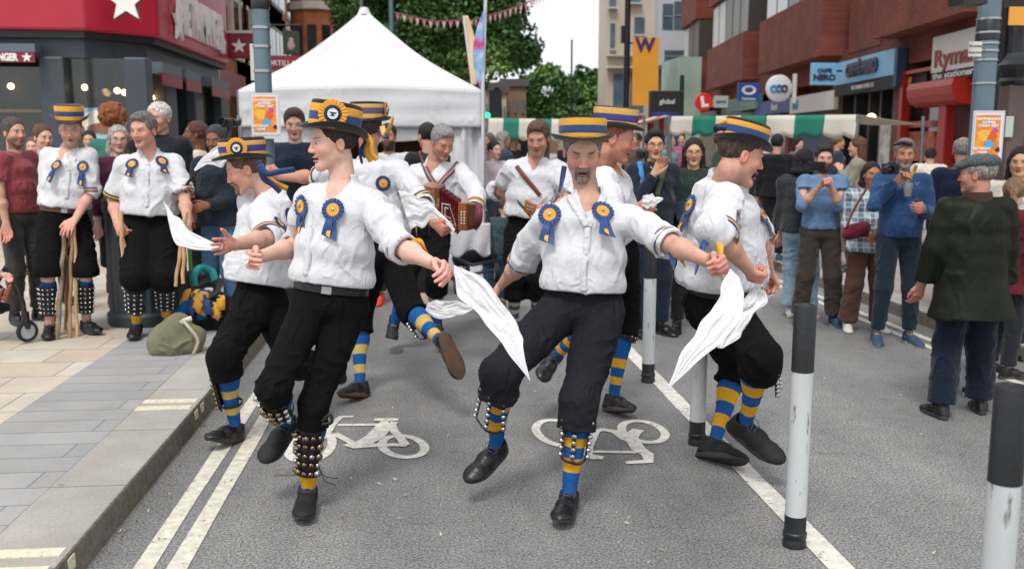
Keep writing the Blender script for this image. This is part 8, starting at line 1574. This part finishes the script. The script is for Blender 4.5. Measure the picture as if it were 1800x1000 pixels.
J3 = by('person in a checked shirt-jacket and wide brown trousers carrying a crimson bag', 1532, 287, gy(1545, 580), -8, dict(skin=SK['f'], lip='#8a4a40', hair=H_('#1d1716', 'mid', t=.008, len=.08), top=garb('#7f97a3', hem=-.16, g=.024, cuff=.7, flare=.02), legs=legs('#54392f', r=(.10, .082, .088), end=.97), shoes=dict(mat=TR, sole=TRS), bare=True), h=.010, hb=.0055, hR=(.10, .20, 1.05), hL=(.06, .22, 1.08), stance=.16)
n_ = MATS['cloth_#7f97a3'].node_tree; 
def plaid(m, a, b, c, sc=11):
    n = m.node_tree; L = n.links; bs = n.nodes['Principled BSDF']; tcn = n.nodes.new('ShaderNodeTexCoord'); out = None; cur = (*lin(a), 1)
    prev = None
    for i, (ax, col, th, s2) in enumerate((('X', b, .62, sc), ('Z', b, .62, sc), ('X', c, .93, sc*2), ('Z', c, .93, sc*2))):
        w = n.nodes.new('ShaderNodeTexWave'); w.bands_direction = ax; w.inputs['Scale'].default_value = s2/3; r = n.nodes.new('ShaderNodeMath'); r.operation = 'GREATER_THAN'; r.inputs[1].default_value = th; L.new(tcn.outputs['Object'], w.inputs['Vector']); L.new(w.outputs['Fac'], r.inputs[0])
        x = n.nodes.new('ShaderNodeMixRGB'); k = n.nodes.new('ShaderNodeMath'); k.operation = 'MULTIPLY'; k.inputs[1].default_value = .6; L.new(r.outputs[0], k.inputs[0]); L.new(k.outputs[0], x.inputs[0])
        if prev is None: x.inputs[1].default_value = cur
        else: L.new(prev, x.inputs[1])
        x.inputs[2].default_value = (*lin(col), 1); prev = x.outputs[0]
    L.new(prev, bs.inputs['Base Color'])
plaid(MATS['cloth_#7f97a3'], '#a9bcc4', '#3c5a70', '#e2ddd2')
cb = empty('shoulder_bag', P(1503, 408, J3['pel'][1]-.24), 'crimson fabric bag worn across by the woman in the checked jacket', 'bag'); yb = J3['pel'][1]-.2; blob('bag_body', [(P(1490, 412, yb), .045, P(1516, 405, yb), .055, .04), (P(1500, 402, yb), .04, P(1520, 398, yb), .04, .04)], cloth('#5f1524', .1, .4, 40), cb, .008, .006, z=.1); ribbon('bag_strap', [P(1487, 402, yb-.02), P(1500, 370, yb+.02), P(1524, 330, yb+.05)], .02, mat('strap_burgundy'), cb, th=.004)
J4 = by('person in a royal blue sweatshirt and jeans holding a black camera and a plastic cup', 1587, 248, gy(1572, 603), -8, dict(skin='#b5846c', stubble=.9, stubcol='#8d8580', wrinkle=True, hair=H_('#77716c', t=.012, top=.010), handR=dict(kind='grip', thumb=(1, 0, .3)), handL=dict(kind='grip', thumb=(0, -.3, 1)), top=garb('#27456e', cuff=.95, hem=.02, belly=.03, g=.018), legs=legs('#182836', r=(.092, .068, .052), end=.90), shoes=dict(mat=mat('deck_shoe', '#2c4560', .7), sole=mat('cream_sole', '#c3bbaa', .7), lace='#c9b79a')), h=.008, hb=.0048, hR=(.13, .22, 1.43), hL=(.08, .30, 1.20), stance=.14, fd=(-.35, -1, -.1))
s0 = J4['neck'][1]-.15; text('lettering', 'BLAKELY', .085, onshirt(J4, [(1583, 327)], .012)[0], V(1, .1, 0), V(0, 0, 1), mat('faded_print', '#7d8794', .8), J4['root'], ext=.002, sx=1.)
cy = J4['tpR'][1]-.03; cm = empty('camera', P(1564, 300, cy), 'black photo camera raised beside the face of the man in royal blue', 'camera'); m1 = MB(); m1.box(P(1565, 297, cy), (.125, .06, .085)); m1.box(P(1567, 288, cy), (.05, .06, .03)); m1.build('camera_body', mat('camera_black', '#111214', .45), cm, bevel=.01); m1 = MB(); R = np.array([[1, 0, 0], [0, 0, -1], [0, 1, 0.]])
m1.lathe([(.034, 0), (.036, .06), (.038, .075), (.031, .076), (.027, .06)], P(1558, 298, cy-.02), 26, R=R); m1.build('lens', mat('camera_black'), cm, True); m1 = MB(); m1.lathe([(.029, .055), (.02, .063), (.001, .066)], P(1558, 298, cy-.02), 22, R=R); m1.build('lens_glass', mat('lens_glass', '#20202c', .05), cm, True)
ribbon('camera_strap', onshirt(J4, [(1580, 312), (1590, 322), (1603, 308), (1611, 290)], .010), .03, mat('strap_yellow_black', '#a3892a', .6, var=.6, vscale=30), cm, th=.003)
q = J4['tpL']; cu = empty('cup', P(1596, 346, q[1]-.02), 'clear plastic cup in the hand of the man in royal blue', 'cup'); m1 = MB(); m1.lathe([(.026, -.05), (.036, .05), (.037, .052), (.034, .05), (.025, -.047)], P(1596, 334, q[1]-.03), 20); pm = mat('clear_plastic', '#d5d8da', .1, trans=.85); m1.build('cup_wall', pm, cu, True); m1 = MB(); m1.lathe([(.001, -.04), (.025, -.04), (.030, .0), (.001, .0)], P(1596, 334, q[1]-.03), 16); m1.build('drink', mat('clear_drink', '#b9b3a0', .1), cu, True)
ribbon('sunglasses', [P(1571, 254, J4['head'][1]-.09), P(1587, 251, J4['head'][1]-.10), P(1603, 254, J4['head'][1]-.09)], .028, mat('shades', '#1c1b1d', .15), J4['root'], th=.006)
by('person in a cream puffer jacket and black leggings on the far pavement', 1634, 262, gy(1640, 458, PV), 170, dict(skin=SK['a'], hair=H_('#1d1816', 'bun', t=.01), top=garb('#c9c2b6', g=.05, hem=-.02, fold=.02), legs=legs('#141518', r=(.08, .055, .045)), shoes=dict(mat=TR, sole=mat('sole_orange'))), z=PV)
by('person in a navy jumper turned away beside the right steel post', 1690, 244, 7.9, 150, dict(skin='#c48a78', red=1, hair=H_('#8d8782', 'bald', t=.006), top=garb('#131c33', g=.035, hem=-.04, shg=.03), legs=legs('#1c1d22'), handL=dict(kind='relax', thumb=(0, -1, 0))), h=.010)
# flat capped man, close on the right
WAX = mat('waxed_olive', '#1b1f14', .5, var=.22, vscale=5, bump=.3, bscale=14, spec=.12, detail=8, crease=.4, cscale=4, cstretch=(1, 1, .4)); BRC = mat('brown_corduroy', '#3a241c', .9, bump=.5, bscale=120)
fc, Hc = st(1716, 277, 5.25); J5 = stand(fc+V(.03, 0, 0), Hc, 172, lean=(.03, 0), stance=.16, fd=(-.68, .75, -.08), hR=(.27, .10, .80), hL=(.33, .10, .76), steps=(.10, -.02)); J5['ground'] = 0
person('person, elderly man seen from behind in a grey flat cap and dark olive waxed coat', J5, dict(skin='#b98573', red=.8, wrinkle=True, hair=H_('#8b857e', t=.008, nape=-.06), chest=False, bare=False, hs=1.04, top=dict(mat=WAX, g=.034, hem=-.46, cuff=.9, flare=.06, wd=1.04, dp=1.15, fold=.018, fsc=(8, 8, 2.0), fold2=.006, r=(.080, .074, .070), shg=.022, name='coat'), legs=legs('#131c2c', r=(.10, .082, .082), end=.97), shoes=dict(mat=BLSH, sole=BSOLE)), 'onlookers in the street', h=.008, hb=.0045)
c, R, s = J5['hc'], J5['R'], J5['hs']; T = lambda x, y, z: c+R@(V(x, y, z)*s); Fd = F(.005); Fd.ell(T(0, -.02, .075), R, V(.094, .118, .052)*s, .01); Fd.ell(T(0, .07, .058), R, V(.08, .07, .028)*s, .02); Fd.ell(T(0, .115, .040), R, V(.066, .045, .012)*s, .01); Fd.cut(T(0, 0, .030), -R[:, 2]); v, f = Fd.mesh(1); v = folds(v, f, .006, (20, 20, 20), 1, .003); npmesh('flat_cap', v, f, mat('tweed_grey', '#4f5255', .95, var=.45, vscale=90, bump=.8, bscale=150), J5['root'])
Fd = F(.006); up = V(0, 0, 1); nb = J5['neck']+V(0, 0, .02); Fd.cap(nb-V(0, 0, .03), .090, nb+V(0, 0, .035), .078, .01, flat=True); Fd.cap(nb+V(0, 0, .0), .066, nb+V(0, 0, .1), .066, .004, '-'); v, f = Fd.mesh(1); npmesh('coat_collar', v, f, BRC, J5['root'])
by('person in an orange high-visibility vest and grey cap beyond the ornate column', 1762, 236, 8.8, 20, dict(skin=SK['a'], hair=H_('#55504c', t=.016, nape=-.05), top=garb('#e0592a', g=.03), legs=legs('#22252b')))
by('person with dark hair, sunglasses on her head and white collar at the right edge', 1792, 262, 6.8, -35, dict(skin=SK['e'], browk=.9, hair=H_('#1b1517', 'mid', t=.012), top=garb('#c3bdb4', g=.02), legs=legs('#2a2d33')), fd=(-.6, -.8, -.05), hb=.0055)
by('person, fair haired girl with a ponytail in front of the dark haired woman', 1782, 316, 6.2, 100, dict(skin=SK['d'], hair=H_('#7d6247', 'pony', tail=(0, -.05, -.22), t=.012), top=garb('#5a1620', g=.03, hem=-.3, flare=.04), legs=legs('#22252b')), fd=(.5, .8, 0), hb=.0055)
by('person, small child in pale trousers and black and white trainers behind the waxed coat', 1733, 470, 5.75, 0, dict(skin=SK['b'], hair=H_('#2b211c', t=.012), top=garb('#a3242c', g=.02), legs=legs('#a9b3c4', r=(.085, .08, .075)), shoes=dict(mat=mat('trainer_black', '#17171a', .7), sole=TR)), stance=.05, hR=(.17, .05, .8), hL=(.17, .05, .8))
# -- far crowd between the marquee and the stalls
cols = ['#6d5a66', '#2e4053', '#b3a8ad', '#3c3a3c', '#8a7f8a', '#1f2a33', '#5d4b45', '#7f8c95', '#a0527a', '#3d5a4a']; hc = ['#6a6460', '#8d8883', '#2a211c', '#4a382c', '#1b1614', '#7a6247']
descs = ['grey haired figure in mauve', 'grey bearded man in slate blue', 'figure in a pale lilac top', 'dark clothed figure', 'figure in dusty purple', 'figure in dark navy', 'figure in brown', 'figure in pale blue grey', 'figure in a pink top', 'figure in dark green']
far_ = [(860, 236, 15), (884, 233, 14.5), (868, 250, 12.5), (903, 238, 17), (918, 242, 18), (1000, 240, 19), (1118, 236, 17), (1176, 240, 18), (1196, 236, 20), (1262, 238, 17), (1400, 244, 17), (1470, 240, 15.5), (1332, 242, 19)]
wh_ = ['right against the marquee corner', 'just right of the marquee corner', 'low beside the marquee corner', 'behind the strap musician', 'far behind the strap musician', 'behind the goateed dancer', 'behind the camera man in navy', 'under the red striped awning', 'far off under the red striped awning', 'under the green awning behind the open-mouthed dancer', 'under the green awning behind the dark haired woman', 'beyond the phone photographer', 'far off under the green awning']
for i, (x, y, Y) in enumerate(far_):
    by('person, distant %s %s' % (descs[i % 10], wh_[i]), x, y, Y, random.uniform(-120, 120), dict(skin=SK['abde'[i % 4]], eyes='none', hair=H_(hc[i % 6], ['short', 'mid', 'short'][i % 3], t=.012), top=garb(cols[i % 10], g=.03), legs=legs(['#1f2430', '#2c2c30', '#3a4150'][i % 3])), z=PV if x > 1240 else 0., h=.02, hb=.011, grp='distant people among the stalls')
# camera rig of the person filming
q = P(402, 216, JG['wrR'][1]-.05); rg = empty('camera_rig', JG['tpR'], 'black video camera on a handheld stabiliser above the anvil hat', 'camera'); m1 = MB(); m1.box(q, (.10, .16, .07)); m1.box(q+V(.06, 0, 0), (.07, .05, .05)); m1.build('camera_body', mat('camera_black'), rg, bevel=.01)
m1 = MB(); m1.lathe([(.03, 0), (.033, .07), (.028, .07)], q+V(-.03, -.07, .01), 20, R=R if False else np.array([[1, 0, 0], [0, 0, -1], [0, 1, 0.]])); m1.build('lens', mat('camera_black'), rg, True); m1 = MB(); m1.tube([q+V(0, 0, -.04), q+V(-.04, .02, -.12), JG['tpR']+V(0, 0, .08), JG['tpR']-V(0, 0, .1)], .012, 8); m1.build('handle', mat('camera_black'), rg, True)
# pocket camera of the man in navy
q = P(1129, 272, J1['wrR'][1]-.06); kc = empty('camera', q, 'small black pocket camera held up by the man in the navy jacket', 'camera'); m1 = MB(); m1.box(q, (.10, .035, .065)); m1.build('camera_body', mat('camera_black'), kc, bevel=.006); m1 = MB(); m1.lathe([(.022, 0), (.022, .03), (.016, .03)], q+V(0, -.015, 0), 18, R=np.array([[1, 0, 0], [0, 0, -1], [0, 1, 0.]])); m1.build('lens', mat('camera_black'), kc, True)
# ---------------------------------------------------------------- origins of one-mesh things to their base
for o in list(COL.objects):
    if o.type == 'MESH' and o.parent is None and not o.children and o.get('kind') != 'structure' and len(o.data.vertices):
        co = np.empty(len(o.data.vertices)*3, np.float32); o.data.vertices.foreach_get('co', co); co = co.reshape(-1, 3)
        c = (co.min(0)+co.max(0))/2; c[2] = co[:, 2].min(); co -= c; o.data.vertices.foreach_set('co', co.ravel()); o.location = Vector(tuple(map(float, c))); o.data.update()
print('objects', len(COL.objects), 'polys', sum(len(o.data.polygons) for o in COL.objects if o.type == 'MESH'))
